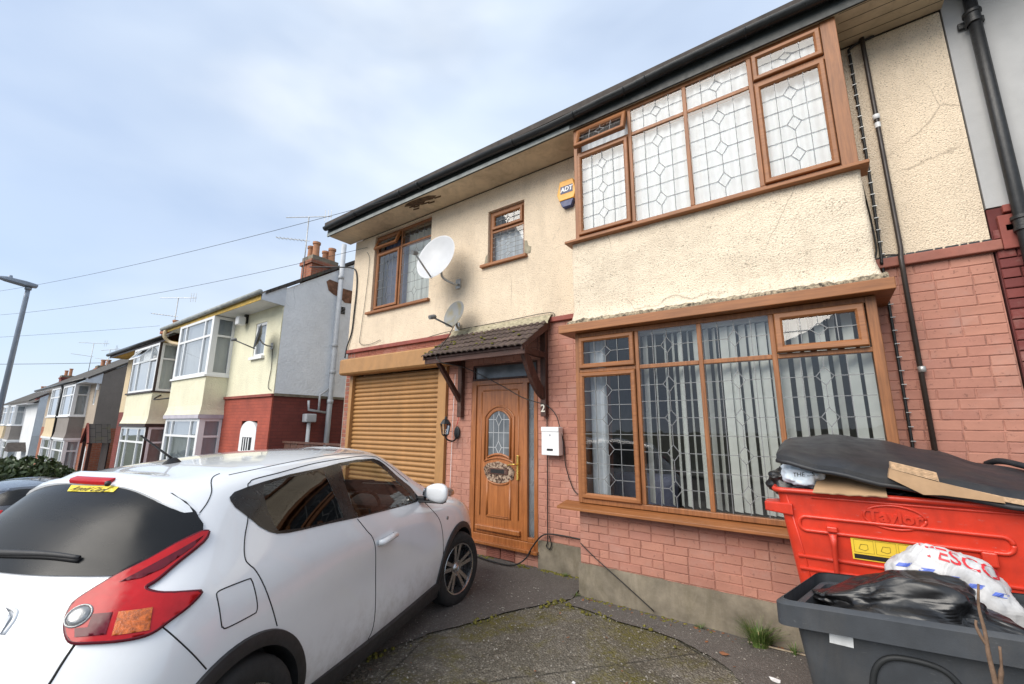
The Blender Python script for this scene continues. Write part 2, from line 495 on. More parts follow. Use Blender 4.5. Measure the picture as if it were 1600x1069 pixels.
# tarmac strips against the house and beside the car: ragged sheets laid on the concrete
def sheet(name, outline, lift, mat, jag=.03, seed=0):
    P = []
    for i in range(len(outline)):
        a = Vector(outline[i]); b = Vector(outline[(i + 1) % len(outline)]); n = max(2, int((b - a).length / .06))
        for k in range(n):
            p = a.lerp(b, k / n); q = Vector((p.x * 4, p.y * 4, seed))
            P.append(Vector((p.x + jag * noise.noise(q) + jag * .5 * noise.noise(q * 4), p.y + jag * noise.noise(q + Vector((9, 3, 0))) + jag * .5 * noise.noise(q * 4 + Vector((5, 5, 5))))))
    po = [tuple(p) for p in P]; V2 = list(P); E2 = [(i, (i + 1) % len(P)) for i in range(len(P))]
    xs = [p.x for p in P]; ys = [p.y for p in P]; y = min(ys)
    while y < max(ys):
        x = min(xs)
        while x < max(xs):
            if in_poly2(x, y, po): V2.append(Vector((x, y)))
            x += .09
        y += .09
    V, E_, F, *_r = delaunay_2d_cdt(V2, E2, [], 0, 1e-6)
    vs = [(p.x, p.y, gz_at(p.x) + .012 * noise.noise(Vector((p.x * 1.7, p.y * 1.7, 0))) + .0048 * noise.noise(Vector((p.x * 6, p.y * 6, 0))) + lift) for p in V]
    fs = [tuple(f) for f in F if in_poly2(*(sum((V[i] for i in f), Vector((0, 0))) / len(f)), po)]
    return struct(name, MB().add(vs, fs), mat, smooth=True)
def in_poly2(x, y, poly):
    c = False; n = len(poly)
    for i in range(n):
        x1, y1 = poly[i]; x2, y2 = poly[i - 1]
        if (y1 > y) != (y2 > y) and x < (x2 - x1) * (y - y1) / (y2 - y1) + x1: c = not c
    return c
sheet('tarmac', [(-7.3, .0), (-2.3, .0), (-2.26, -.6), (-2.45, -.95), (-2.62, -1.35), (-2.85, -1.9), (-3.0, -2.6), (-3.2, -3.4), (-3.6, -4.2), (-7.3, -4.6)], .014, 'tarmac_patch', .04, 1)
sheet('tarmac', [(-2.24, -.3), (-.95, -.3), (-.2, -.3), (3.2, -.3), (3.2, -3.6), (.2, -2.2), (-.75, -1.05), (-1.2, -.80), (-1.75, -.78), (-2.26, -.74)], .016, 'tarmac_patch', .04, 2)
# ------------------------------------------------------------------ materials of the houses
dash('cream_dash', (.82, .68, .515), (.20, .15, .105), .62, 88, .8, .42)
dash('apron_dash', (.82, .70, .545), (.15, .115, .08), .50, 78, .75, .40)
brickmat('pink_brick', [(.425, .195, .142), (.46, .218, .158), (.395, .18, .135), (.44, .205, .148), (.42, .195, .15)], .85, .45)
brickmat('maroon_brick', [(.17, .035, .03), (.19, .042, .036), (.155, .032, .03)], .75, .1)
brickmat('red_brick', [(.24, .075, .05), (.28, .09, .055), (.20, .065, .05)], .85, .1)
plain('pink_mortar', (.40, .185, .138), .9, var=.3, vscale=9, bump=.5, bscale=90, grime=.85, gcol=(.10, .055, .045))
plain('maroon_mortar', (.12, .03, .028), .9, var=.2)
plain('grey_mortar', (.30, .27, .23), .95, var=.2)
plain('maroon_band', (.24, .06, .045), .7, var=.25, vscale=5, bump=.3)
plain('pink_band', (.29, .105, .075), .7, var=.25, vscale=5, bump=.3)
plain('grey_render', (.42, .42, .42), .9, var=.08, vscale=3, bump=.25, bscale=120)
grain('oak_v', (.195, .072, .023), (.32, .125, .042), 'z', .5, 8)
grain('oak_h', (.215, .078, .024), (.33, .128, .042), 'x', .5, 8)
grain('door_oak', (.24, .078, .022), (.40, .145, .045), 'z', .36, 7, .25)
grain('dark_timber', (.035, .014, .010), (.085, .033, .022), 'z', .6, 6, 0, .12)
grain('worn_timber', (.05, .022, .015), (.11, .045, .03), 'z', .7, 6, 0, .55)
plain('shutter_tan', (.385, .20, .074), .5, var=.10, vscale=4, bump=.08, bscale=40, grime=.35, gcol=(.18, .10, .045))
plain('lead', (.19, .195, .20), .55, metal=.2)
plain('soffit_cream', (.62, .50, .35), .8, var=.14, vscale=2.5, bump=.15, grime=.4, gcol=(.22, .17, .11))
plain('gutter_black', (.014, .015, .016), .33, var=.35, vscale=7)
plain('fascia_grey', (.30, .32, .31), .6, var=.3, vscale=6)
plain('white_upvc', (.78, .79, .80), .35, var=.04)
plain('cement', (.215, .185, .14), .95, var=.4, vscale=4, bump=.7, bscale=45, grime=.55, gcol=(.10, .085, .05))
plain('black_cable', (.012, .012, .012), .5)
plain('iron_black', (.015, .016, .018), .45, var=.4, vscale=25, bump=.4, bscale=120)
plain('brass', (.65, .45, .12), .3, metal=.9)
plain('room_dark', (.06, .055, .05), .9)
plain('room_light', (.19, .175, .165), .9)
plain('net_white', (.72, .75, .79), .95, var=.05, vscale=3)
plain('blind_white', (.82, .84, .80), .85, var=.06, vscale=2)
plain('curtain_blue', (.16, .17, .25), .95, var=.2)
plain('broken_wood', (.09, .055, .03), .95, var=.6, vscale=14, bump=.9, bscale=30)
plain('moss_mortar', (.36, .32, .22), .95, var=.4, vscale=18, bump=.9, bscale=60)
plain('roof_dark', (.055, .045, .04), .85, var=.3)
plain('terracotta', (.42, .20, .11), .85, var=.2)
glassmat('window_glass', (.95, .97, .97), .01, 1.52, 2.0, .12)
glassmat('window_glass_up', (.96, .98, .98), .01, 1.52, 1.6, .12)
t = NT('charred'); _n = t.noise(28, 7, .7)
t.color(t.ramp(_n, [(.38, (.015, .012, .010)), (.47, (.10, .05, .03)), (.56, (.40, .30, .22))])).rough(.85); t.bump(_n, .8, .008)
plain('came_white', (.55, .56, .57), .5)
t = NT('door_glass'); t.color(t.ramp(t.noise(4, 4, .5), [(.3, (.075, .085, .095)), (.7, (.16, .175, .19))])).rough(.2).set(Specular_IOR_Level=.8)
t = NT('tile_brown')
_c = t.mix(t.ramp(t.noise(16, 6, .7), [(.50, 0.0), (.66, .75)]), t.mix(t.rnd(), (.065, .045, .04), (.115, .080, .070)), (.16, .14, .05))
t.color(_c).rough(.9); t.bump(t.noise(70, 5, .7), .5, .005)
del _c

G_WIN = []
def wall_holes(x0, x1, z0, z1, holes, y0, y1):
    """solid wall slab with rectangular openings, as butted blocks"""
    m = MB()
    xs = sorted({x0, x1, *[a for h in holes for a in h[:2] if x0 < a < x1]})
    for i in range(len(xs) - 1):
        a, b = xs[i], xs[i + 1]
        cuts = sorted((h[2], h[3]) for h in holes if h[0] <= a + 1e-6 and h[1] >= b - 1e-6)
        z = z0
        for c0, c1 in cuts:
            if c0 > z: m.box(a, b, y0, y1, z, c0)
            z = max(z, c1)
        if z < z1: m.box(a, b, y0, y1, z, z1)
    # weld coplanar joints
    return m
def weld(mb):
    me = mb.mesh('wall')
    bm = bmesh.new(); bm.from_mesh(me)
    bmesh.ops.remove_doubles(bm, verts=bm.verts, dist=.0005)
    seen = {}
    for f in list(bm.faces):
        k = tuple(sorted(v.index for v in f.verts))
        seen.setdefault(k, []).append(f)
    bmesh.ops.delete(bm, geom=[f for l in seen.values() if len(l) > 1 for f in l], context='FACES')
    bmesh.ops.recalc_face_normals(bm, faces=bm.faces)
    bm.to_mesh(me); bm.free()
    return me
def lead_lines(mb, x0, x1, z0, z1, y, levels, w=.0062, cols=4, dia=True, first=1):
    """leaded pattern: a diamond on the middle line at every other level"""
    W = x1 - x0; H = z1 - z0; cx = (x0 + x1) / 2; d = .0018
    hw = min(W * .125, .06); hh = min(H / (levels + 1) * .46, .085)
    zs = [z0 + H * (k + 1) / (levels + 1) for k in range(levels)]
    dz = [z for i, z in enumerate(zs) if dia and (levels - 1 - i + first) % 2 == 1]
    def bar(a, b):
        a = Vector((a[0], 0, a[1])); b = Vector((b[0], 0, b[1])); t_ = (b - a).normalized(); n = Vector((-t_.z, 0, t_.x)) * w / 2
        q = [a - n, b - n, b + n, a + n]
        mb.add([(p.x, y, p.z) for p in q] + [(p.x, y - d, p.z) for p in q], [(4, 5, 6, 7), (0, 1, 5, 4), (1, 2, 6, 5), (2, 3, 7, 6), (3, 0, 4, 7)])
    for k in range(1, cols):
        x = x0 + W * k / cols
        if cols % 2 == 0 and k == cols // 2: continue
        bar((x, z0), (x, z1))
    for z in zs:
        if z in dz:
            bar((x0, z), (cx - hw, z)); bar((cx + hw, z), (x1, z))
            bar((cx - hw, z), (cx, z + hh)); bar((cx, z + hh), (cx + hw, z)); bar((cx + hw, z), (cx, z - hh)); bar((cx, z - hh), (cx - hw, z))
        else:
            bar((x0, z), (x1, z))
    if cols % 2 == 0:
        pts = [z0] + [q for z in sorted(dz) for q in (z - hh, z + hh)] + [z1]
        for i in range(0, len(pts), 2):
            if pts[i + 1] - pts[i] > .01: bar((cx, pts[i]), (cx, pts[i + 1]))
    return mb
def light(win, x0, x1, z0, z1, y, levels, sash=None, tilt=0.0, glass='window_glass', first=1, cols=4, fw=.052):
    """one light of a window: optional opening sash, pane and its leading (sub-parts of the window)"""
    if tilt:
        P = Matrix.Translation((0, y, z1)) @ Matrix.Rotation(tilt, 4, 'X') @ Matrix.Translation((0, -y, -z1))
    def put(name, mb, mat, **k):
        if tilt: mb.v = [tuple(P @ Vector(p)) for p in mb.v]
        return obj(name, mb, mat, win, **k)
    a = 0.0
    if sash:
        put('sash', MB().ring(x0 + .004, x1 - .004, z0 + .004, z1 - .004, fw, y - .028, .05, .016), 'oak_h')
        a = fw; yp = y - .004
    else:
        a = .0; yp = y + .012
    gx0, gx1, gz0, gz1 = x0 + a + .004, x1 - a - .004, z0 + a + .004, z1 - a - .004
    jy = [random.uniform(0, .004) for _ in range(3)]
    put('pane', MB().quad((gx0 - .006, yp + jy[0], gz0 - .006), (gx1 + .006, yp + jy[1], gz0 - .006), (gx1 + .006, yp + jy[2], gz1 + .006), (gx0 - .006, yp + jy[0] + jy[2] - jy[1], gz1 + .006)), glass, fix=False)
    put('leading', lead_lines(MB(), gx0, gx1, gz0, gz1, yp - .0035, levels, first=first, cols=cols), 'lead')
def window_frame(parent, xs, z0, zt, z1, y, depth=.07, bar=.042, outer=.05, name='window'):
    """fixed frame with mullions at xs[1:-1] and a transom at zt"""
    m = MB()
    m.box(xs[0], xs[0] + outer, y, y + depth, z0, z1); m.box(xs[-1] - outer, xs[-1], y, y + depth, z0, z1)
    m.box(xs[0] + outer, xs[-1] - outer, y + .001, y + depth, z0, z0 + outer); m.box(xs[0] + outer, xs[-1] - outer, y + .001, y + depth, z1 - outer, z1)
    for x in xs[1:-1]: m.box(x - bar / 2, x + bar / 2, y + .002, y + depth, z0 + outer, z1 - outer)
    for i in range(len(xs) - 1):
        a = xs[i] + (outer if i == 0 else bar / 2); b = xs[i + 1] - (outer if i == len(xs) - 2 else bar / 2)
        m.box(a, b, y + .003, y + depth, zt - bar / 2, zt + bar / 2)
    return obj(name, m, 'oak_v', parent, bevel=.006)
def cells(xs, z0, zt, z1, bar=.042, outer=.05):
    out = []
    for i in range(len(xs) - 1):
        a = xs[i] + (outer if i == 0 else bar / 2); b = xs[i + 1] - (outer if i == len(xs) - 2 else bar / 2)
        out.append(((a, b, z0 + outer, zt - bar / 2), (a, b, zt + bar / 2, z1 - outer)))
    return out

house = thing('rendered_house', 'cream pebbledashed house with pink painted brick below, oak-coloured windows and roller shutter', 'house', (-3.0, 0, 0), world=True)
# upper wall
UP_HOLES = [(-6.78, -5.20, 3.83, 5.37), (-3.92, -3.24, 4.15, 5.03), (-2.10, .42, 3.155, 5.42)]
obj('upper_wall', weld(wall_holes(-7.42, 1.25, 3.155, 5.415, UP_HOLES, 0, .24)), 'cream_dash', house)
# lower wall core (mortar) with openings for shutter, door, lower bay
LOW_HOLES = [(-7.18, -4.66, -.3, 2.93), (-4.17, -3.03, .16, 2.60), (-2.10, .42, .30, 3.155)]
obj('lower_wall', weld(wall_holes(-7.40, 1.25, -.3, 3.155, LOW_HOLES, .012, .24)), 'pink_mortar', house)
# side and back walls, floor between the storeys
obj('gable_wall', MB().box(-7.42, -7.22, .242, 8.0, -.5, 5.4), 'cream_dash', house)
obj('back_wall', MB().box(-7.2, 1.25, 7.8, 8.0, -.3, 5.4), 'room_dark', house)
m = MB(); m.box(-7.2, 1.25, .25, 7.79, 2.95, 3.15); obj('upper_floor', m, 'room_dark', house)
obj('ground_floor', MB().box(-7.2, 1.25, .25, 7.79, -.1, .12), 'room_dark', house)
obj('room_back', MB().box(-7.2, 1.24, 3.4, 3.5, .12, 2.95), 'room_light', house)
obj('room_back', MB().box(-7.2, 1.24, 2.4, 2.5, 3.15, 5.4), 'room_light', house)
obj('partition', MB().box(-2.62, -2.55, .25, 3.4, .12, 2.95), 'room_light', house)
obj('partition', MB().box(1.14, 1.24, .25, 3.4, .12, 2.95), 'room_light', house)
obj('partition', MB().box(-2.62, -2.55, .25, 2.4, 3.15, 5.4), 'room_light', house)
obj('partition', MB().box(1.14, 1.24, .25, 2.4, 3.15, 5.4), 'room_light', house)
obj('partition', MB().box(-4.62, -4.56, .25, 3.4, .12, 2.95), 'room_light', house)
obj('ceiling', MB().box(-7.2, 1.25, .0, 7.79, 5.40, 5.46), 'room_dark', house)

# string course
m = MB(); m.box(-7.43, -2.23, -.035, .03, 3.085, 3.152)
obj('string_course', m, 'maroon_band', house, bevel=.008)
m = MB(); m.box(.51, 1.30, -.04, .03, 3.105, 3.19)
obj('string_course', m, 'pink_band', house, bevel=.008)
# cracked drip edge over the right-hand course
m = MB(); random.seed(3)
x = .56
while x < 1.24:
    w = random.uniform(.03, .12); m.box(x, min(x + w, 1.25), -.03, -.005, 3.19 - random.uniform(.0, .012), 3.205); x += w + random.uniform(.002, .02)
ed = obj('ragged_edge', m, 'gutter_black', house); ed['kind'] = 'stuff'
# the render's ragged lower lip over the shutter
# ---- bricks
unit = {}
def brick_mesh(key, mat):
    if (key, mat) in unit: return unit[key, mat]
    L, D, H = key
    rr = random.Random(hash(key) % 1000)
    b = .005; m = MB(); j = lambda s_: rr.uniform(-s_, s_)
    f = [(-L / 2 + b, -D, -H / 2 + b), (L / 2 - b, -D, -H / 2 + b), (L / 2 - b, -D, H / 2 - b), (-L / 2 + b, -D, H / 2 - b)]
    f = [(x + j(.002), y + j(.0015), z + j(.002)) for x, y, z in f]
    k = [(-L / 2, -D + .006, -H / 2), (L / 2, -D + .006, -H / 2), (L / 2, -D + .006, H / 2), (-L / 2, -D + .006, H / 2)]
    g = [(-L / 2, .01, -H / 2), (L / 2, .01, -H / 2), (L / 2, .01, H / 2), (-L / 2, .01, H / 2)]
    m.add(f + k + g, [(0, 1, 2, 3)] + [(i, (i + 1) % 4 , 4 + (i + 1) % 4, 4 + i) for i in range(4)] + [(4 + i, 4 + (i + 1) % 4, 8 + (i + 1) % 4, 8 + i) for i in range(4)])
    me = m.mesh('brick'); m.fix(me); me.materials.append(M[mat]); unit[key, mat] = me
    return me
BR = []      # (cx, y, cz, length, height, mat, size in view)
def lay(x0, x1, z0, z1, y, mat, ch=.080, start=0, skip=()):
    """courses of stretchers and odd headers, 9 mm joints"""
    rr = random.Random(int((x0 * 31 + z0 * 17 + y * 7) * 100))
    n = int(round((z1 - z0) / ch)); ch = (z1 - z0) / n
    for i in range(n):
        z = z0 + (i + .5) * ch
        x = x0
        flem = (i + start) % 2
        first = True
        while x < x1 - .012:
            L = .219 if not first else (.219 if flem else .105)
            if not first and rr.random() < .16: L = .105
            first = False
            L = min(L, x1 - x)
            if x1 - (x + L) < .05: L = x1 - x
            if L > .02 and not any(a <= x + L / 2 <= b and c <= z <= d for a, b, c, d in skip):
                dd = (Vector((x, y, z)) - Vector((0, -4.8, 1.72))).length
                BR.append((x + L / 2 + .0, y, z, round(L - .005, 3), round(ch - .005, 4), mat, ch * min(L, .2) / dd ** 2))
            x += L
lay(.455, 1.245, 1.3, 3.10, .012, 'pink_brick')
lay(.455, 1.245, .02, 1.3, .012, 'pink_brick')
lay(-3.025, -2.215, .335, 3.08, .012, 'pink_brick')
lay(-4.655, -4.175, .02, 3.08, .012, 'pink_brick')
lay(-4.172, -3.03, 2.62, 3.08, .012, 'pink_brick')
lay(-4.172, -3.03, .0, .16, .012, 'pink_brick', skip=[(-3.86, -3.36, .0, .2)])
lay(-2.215, .455, .33, .865, -.452, 'pink_brick', .0765)
lay(-7.395, -7.185, -.02, 3.08, .012, 'red_brick')
lay(-7.18, -4.66, 2.935, 3.08, .012, 'red_brick')
BR.sort(key=lambda b: -b[6])
rest = {'pink_brick': MB(), 'red_brick': MB()}
rr = random.Random(5)
for i, (x, y, z, L, H, mat, s_) in enumerate(BR):
    if i < 296 and mat == 'pink_brick':
        o = bpy.data.objects.new('brick', brick_mesh((L, .0055, H), mat)); link(o, house)
        o.location = Vector((x, y + rr.uniform(-.0015, .002), z)) - WORLD_AT[house.name]
        o.rotation_euler = (rr.gauss(0, .004), rr.gauss(0, .003), rr.gauss(0, .003))
    else:
        me = brick_mesh((L, .0055, H), mat); mb = rest[mat]
        mb.add([(v.co.x + x, v.co.y + y + rr.uniform(-.0015, .002), v.co.z + z) for v in me.vertices], [tuple(p.vertices) for p in me.polygons])
for k, mb in rest.items():
    o = obj('brickwork', mb, k, house); o['kind'] = 'stuff'
obj('pier_mortar', MB().box(-7.41, -7.18, .011, .2, -.3, 3.08), 'grey_mortar', house)
# cement plinth
def slab(name, x0, x1, y, z0, z1, mat, nx=24, nz=6, amp=.008, seed=0, depth=.08):
    m = MB(); vs = []
    for k in range(nz + 1):
        for i in range(nx + 1):
            x = lerp(x0, x1, i / nx); z = lerp(z0, z1, k / nz)
            n = noise.noise(Vector((x * 5 + seed, z * 5, seed)))
            edge = noise.noise(Vector((x * 9, seed, 3))) * .010 if k == nz else 0
            vs.append((x, y - amp * n, z + edge))
    W = nx + 1
    fs = [(k * W + i, k * W + i + 1, (k + 1) * W + i + 1, (k + 1) * W + i) for k in range(nz) for i in range(nx)]
    b = len(vs); vs += [(x, y + depth, z) for x, _y, z in vs[nz * W:]]
    fs += [(nz * W + i, nz * W + i + 1, b + i + 1, b + i) for i in range(nx)]
    for side in (0, nx):
        c = len(vs); vs += [(vs[k * W + side][0], y + depth, vs[k * W + side][2]) for k in range(nz + 1)]
        fs += [(k * W + side, (k + 1) * W + side, c + k + 1, c + k) for k in range(nz)]
    m.add(vs, fs)
    return obj(name, m, mat, house, smooth=True, auto=40)
slab('plinth', -3.02, -2.2, -.012, -.05, .335, 'cement', seed=1)
slab('plinth', -2.23, .46, -.475, -.05, .325, 'cement', 60, seed=2)
slab('plinth', .46, 1.25, -.012, -.05, .30, 'cement', seed=3)
# lower bay apron core
m = MB(); m.box(-2.21, .45, -.45, -.25, .0, .86); m.box(-2.21, -2.0, -.249, .02, .0, .86); m.box(.24, .45, -.249, .02, .0, .86)
obj('bay_core', m, 'pink_mortar', house)

# ---- lower bay window
LX = [-2.215, -1.50, -.88, -.275, .455]; LZ0, LZT, LZ1 = .925, 2.335, 2.765
win = window_frame(house, LX, LZ0, LZT, LZ1, -.47)
m = MB(); m.box(.385, .452, -.476, -.40, LZ0, LZ1 - .001)
obj('corner_post', m, 'oak_v', win, bevel=.004)
for a_, b_ in ((-2.21, -2.15), (.39, .45)): obj('side_panel', MB().box(a_, b_, -.399, .0, LZ0, LZ1), 'oak_v', win)
cl = cells(LX, LZ0, LZT, LZ1)
c4 = list(cl[3]); c4 = [(c[0], .375, c[2], c[3]) for c in c4]; cl[3] = c4
light(win, *cl[0][0], -.47, 7, sash=True, first=1); light(win, *cl[0][1], -.47, 1, sash=True)
light(win, *cl[1][0], -.47, 7); light(win, *cl[1][1], -.47, 1)
light(win, *cl[2][0], -.47, 7); light(win, *cl[2][1], -.47, 1)
light(win, *cl[3][0], -.47, 7); light(win, *cl[3][1], -.47, 1, sash=True, tilt=R(-4), fw=.06)
m = MB(); m.box(-2.36, .57, -.60, -.30, 2.768, 2.862); m.box(-2.36, .57, -.30, .0, 2.768, 2.862)
obj('bay_hood', m, 'oak_h', house, bevel=.006)
m = MB(); m.add([(x, y, z) for x in (-2.40, .60) for y, z in ((-.40, .925), (-.40, .90), (-.62, .864), (-.62, .892))], [(0, 1, 2, 3), (7, 6, 5, 4), (0, 4, 5, 1), (1, 5, 6, 2), (2, 6, 7, 3), (3, 7, 4, 0)])
obj('bay_sill', m, 'oak_h', house, bevel=.004)

# ---- rendered apron between the two bay windows
def apron():
    m = MB(); x0, x1, z0, z1 = -2.235, .497, 2.862, 3.875
    NX, NZ = 190, 70; vs = []
    def prof(u):    # runs left return, front, right return
        per = .47 + (x1 - x0) + .47; s_ = u * per; r = .035
        if s_ < .47 - r: return Vector((x0, -s_, 0)), Vector((-1, 0, 0))
        if s_ < .47 + r:
            a = (s_ - .47 + r) / (2 * r) * math.pi / 2; return Vector((x0 + r - r * math.cos(a), -(.47 - r) - r * math.sin(a), 0)), Vector((-math.cos(a), -math.sin(a), 0))
        if s_ < .47 + (x1 - x0) - r: return Vector((x0 + s_ - .47, -.47, 0)), Vector((0, -1, 0))
        if s_ < .47 + (x1 - x0) + r:
            a = (s_ - .47 - (x1 - x0) + r) / (2 * r) * math.pi / 2; return Vector((x1 - r + r * math.sin(a), -(.47 - r) - r * math.cos(a), 0)), Vector((math.sin(a), -math.cos(a), 0))
        return Vector((x1, -(per - s_), 0)), Vector((1, 0, 0))
    for k in range(NZ + 1):
        v = k / NZ
        for i in range(NX + 1):
            p, n = prof(i / NX)
            z = lerp(z0, z1, v)
            out = .055 * max(0, 1 - v / .22) ** 1.8
            q = Vector((p.x * 4, p.y * 4, z * 4))
            out += .009 * noise.noise(q) + .004 * noise.noise(q * 3.1) + .002 * noise.noise(q * 11)
            if k == 0: z += .022 * noise.noise(Vector((p.x * 7, p.y * 7, 0))) + .012 * noise.noise(Vector((p.x * 31, 0, 1)))
            if k <= 1: out -= .012 * abs(noise.noise(Vector((p.x * 23, p.y, 5))))
            vs.append((p.x + n.x * out, p.y + n.y * out, z))
    W = NX + 1
    fs = [(k * W + i, k * W + i + 1, (k + 1) * W + i + 1, (k + 1) * W + i) for k in range(NZ) for i in range(NX)]
    m.add(vs, fs)
    o = obj('bay_apron', m, 'apron_dash', house, smooth=True)
    m = MB(); m.box(-2.20, .46, -.44, .0, 2.866, 2.93); obj('bay_slab', m, 'cement', house)
    # weathered drip lip
    m = MB(); rr = random.Random(9); x = x0 - .06
    vs = []; N = 260
    for i in range(N + 1):
        x = lerp(x0 - .05, x1 + .05, i / N)
        a = .022 * noise.noise(Vector((x * 6, 4, 0))) + .014 * noise.noise(Vector((x * 27, 2, 0)))
        b = .012 * noise.noise(Vector((x * 15, 9, 0)))
        vs += [(x, -.50, 2.858), (x, -.538 - b, 2.864), (x, -.530 - b, 2.905 + a), (x, -.485, 2.935 + a)]
    m.add(vs, [(i * 4 + k, i * 4 + k + 1, i * 4 + 5 + k, i * 4 + 4 + k) for i in range(N) for k in range(3)])
    obj('drip_lip', m, 'lip_dirty', house, smooth=True)
t = NT('lip_dirty')
_n = t.noise(26, 7, .75); _n2 = t.noise(5, 5, .6)
t.color(t.mix(t.ramp(_n, [(.42, 0.0), (.6, 1.0)]), t.mix(_n2, (.30, .255, .18), (.60, .49, .34)), (.04, .035, .028))).rough(.95); t.bump(_n, .9, .012)
apron()

# ---- upper bay window
UX = [-2.175, -1.455, -.840, -.215, .485]; UZ0, UZT, UZ1 = 3.905, 5.045, 5.412
win = window_frame(house, UX, UZ0, UZT, UZ1, -.47)
m = MB(); m.box(.375, .49, -.477, -.40, UZ0, UZ1 - .001)
obj('corner_post', m, 'oak_v', win, bevel=.004)
for a_, b_ in ((-2.17, -2.11), (.42, .48)): obj('side_panel', MB().box(a_, b_, -.399, .0, UZ0, UZ1), 'oak_v', win)
cl = cells(UX, UZ0, UZT, UZ1)
cl[3] = [(c[0], .372, c[2], c[3]) for c in cl[3]]
G = 'window_glass_up'
light(win, *cl[0][0], -.47, 5, sash=True, glass=G); light(win, *cl[0][1], -.47, 1, sash=True, tilt=R(-19), glass='window_glass')
light(win, *cl[1][0], -.47, 5, glass=G); light(win, *cl[1][1], -.47, 1, glass=G)
light(win, *cl[2][0], -.47, 5, glass=G); light(win, *cl[2][1], -.47, 1, glass=G)
light(win, *cl[3][0], -.47, 5, sash=True, glass=G); light(win, *cl[3][1], -.47, 1, sash=True, glass=G)
m = MB(); m.box(-2.29, .55, -.545, -.30, 3.872, 3.903); obj('bay_sill', m, 'oak_h', house, bevel=.006)
obj('cover_board', MB().box(-2.36, -2.18, -.02, .05, 5.10, 5.405), 'oak_h', house)

# ---- left bedroom window
WX = [-6.78, -6.05, -5.20]; 
win = window_frame(house, WX, 3.83, 5.02, 5.37, .05, outer=.05)
cl = cells(WX, 3.83, 5.02, 5.37)
light(win, *cl[0][0], .05, 5, sash=True); light(win, *cl[0][1], .05, 1, sash=True, tilt=R(-22))
light(win, *cl[1][0], .05, 5); light(win, *cl[1][1], .05, 1)
m = MB(); m.box(-6.87, -5.16, -.06, .10, 3.785, 3.83); obj('window_sill', m, 'oak_h', house, bevel=.005)
# ---- small landing window
SX = [-3.92, -3.24]
win = window_frame(house, SX, 4.15, 4.69, 5.03, .05)
cl = cells(SX, 4.15, 4.69, 5.03)
light(win, *cl[0][0], .05, 5, glass='window_glass_up'); light(win, *cl[0][1], .05, 1, sash=True)
m = MB(); m.box(-4.03, -3.18, -.06, .10, 4.105, 4.15); obj('window_sill', m, 'oak_h', house, bevel=.005)
# crumbled render round the small window
def blotch(name, pts, y, mat, th=.006, parent=None):
    m = MB(); m.prism(pts, lambda u, v, d: (u, y + d, v), 0, th)
    return obj(name, m, mat, parent or house)
plain('bare_cement', (.30, .27, .20), .95, var=.35, vscale=15, bump=.6)
blotch('bare_patch', [(-3.235, 4.15), (-3.13, 4.16), (-3.12, 4.25), (-3.17, 4.28), (-3.19, 4.36), (-3.235, 4.37)], -.005, 'bare_cement')
blotch('bare_patch', [(-4.01, 4.15), (-3.925, 4.15), (-3.925, 4.32), (-3.96, 4.28), (-3.97, 4.2)], -.005, 'bare_cement')

# ---- eaves
m = MB(); m.box(-7.62, 1.27, -.50, .0, 5.418, 5.432)
so = obj('soffit', m, 'soffit_cream', house)
for k in range(4):
    b = MB(); b.box(.52, 1.26, -.47 + k * .12, -.466 + k * .12, 5.4155, 5.4178)
    obj('board_joint', b, 'gutter_black', so)
random.seed(11)
pts = [(-5.40, -.45), (-5.25, -.47), (-5.02, -.46), (-4.84, -.43), (-4.74, -.36), (-4.86, -.31), (-5.0, -.34), (-5.15, -.29), (-5.32, -.36), (-5.46, -.41)]
m = MB(); m.prism(pts, lambda u, v, d: (u + .04 * noise.noise(Vector((u * 9, v * 9, 0))), v, 5.4165 - d), 0, .003)
obj('rotten_patch', m, 'broken_wood', so)
m = MB()
for q in range(7):
    x = random.uniform(-5.45, -4.75); y = random.uniform(-.42, -.24)
    m.add([(x, y, 5.413), (x + .14, y + .015, 5.413), (x + .12, y + .03, 5.395), (x - .02, y + .02, 5.403)], [(0, 1, 2, 3)])
o = obj('splinter', m, 'broken_wood', so); o['kind'] = 'stuff'
m = MB(); m.box(-7.63, 1.29, -.522, -.501, 5.40, 5.60)
plain('fascia_dark', (.03, .035, .035), .5, var=.3)
fa = obj('fascia', m, 'fascia_dark', house)
m = MB(); m.box(-7.63, -2.2, -.529, -.5225, 5.402, 5.462); obj('drip_trim', m, 'fascia_grey', fa)
# half-round gutter, sagging along its run
gx = [-7.62, -6.2, -4.97, -3.6, -2.44, -1.57, -.84, -.2, .45, 1.3]
gz = [5.56, 5.575, 5.57, 5.555, 5.53, 5.55, 5.575, 5.58, 5.57, 5.57]
N = 90; rows = []
for i in range(N + 1):
    x = lerp(gx[0], gx[-1], i / N); z = interp(gx, gz, x)
    row = []
    for k in range(9):
        a = math.pi + math.pi * k / 8; row.append((x, -.585 + .058 * math.cos(a), z + .062 * math.sin(a)))
    for k in range(8, -1, -1):
        a = math.pi + math.pi * k / 8; row.append((x, -.585 + .054 * math.cos(a), z + .058 * math.sin(a)))
    rows.append(row)
W = 18; m = MB()
m.add([p for r_ in rows for p in r_], [(i * W + k, i * W + (k + 1) % W, (i + 1) * W + (k + 1) % W, (i + 1) * W + k) for i in range(N) for k in range(W)] + [tuple(range(9)), tuple(N * W + k for k in range(8, -1, -1))])
gut = obj('gutter', m, 'gutter_black', house, smooth=True, auto=40)
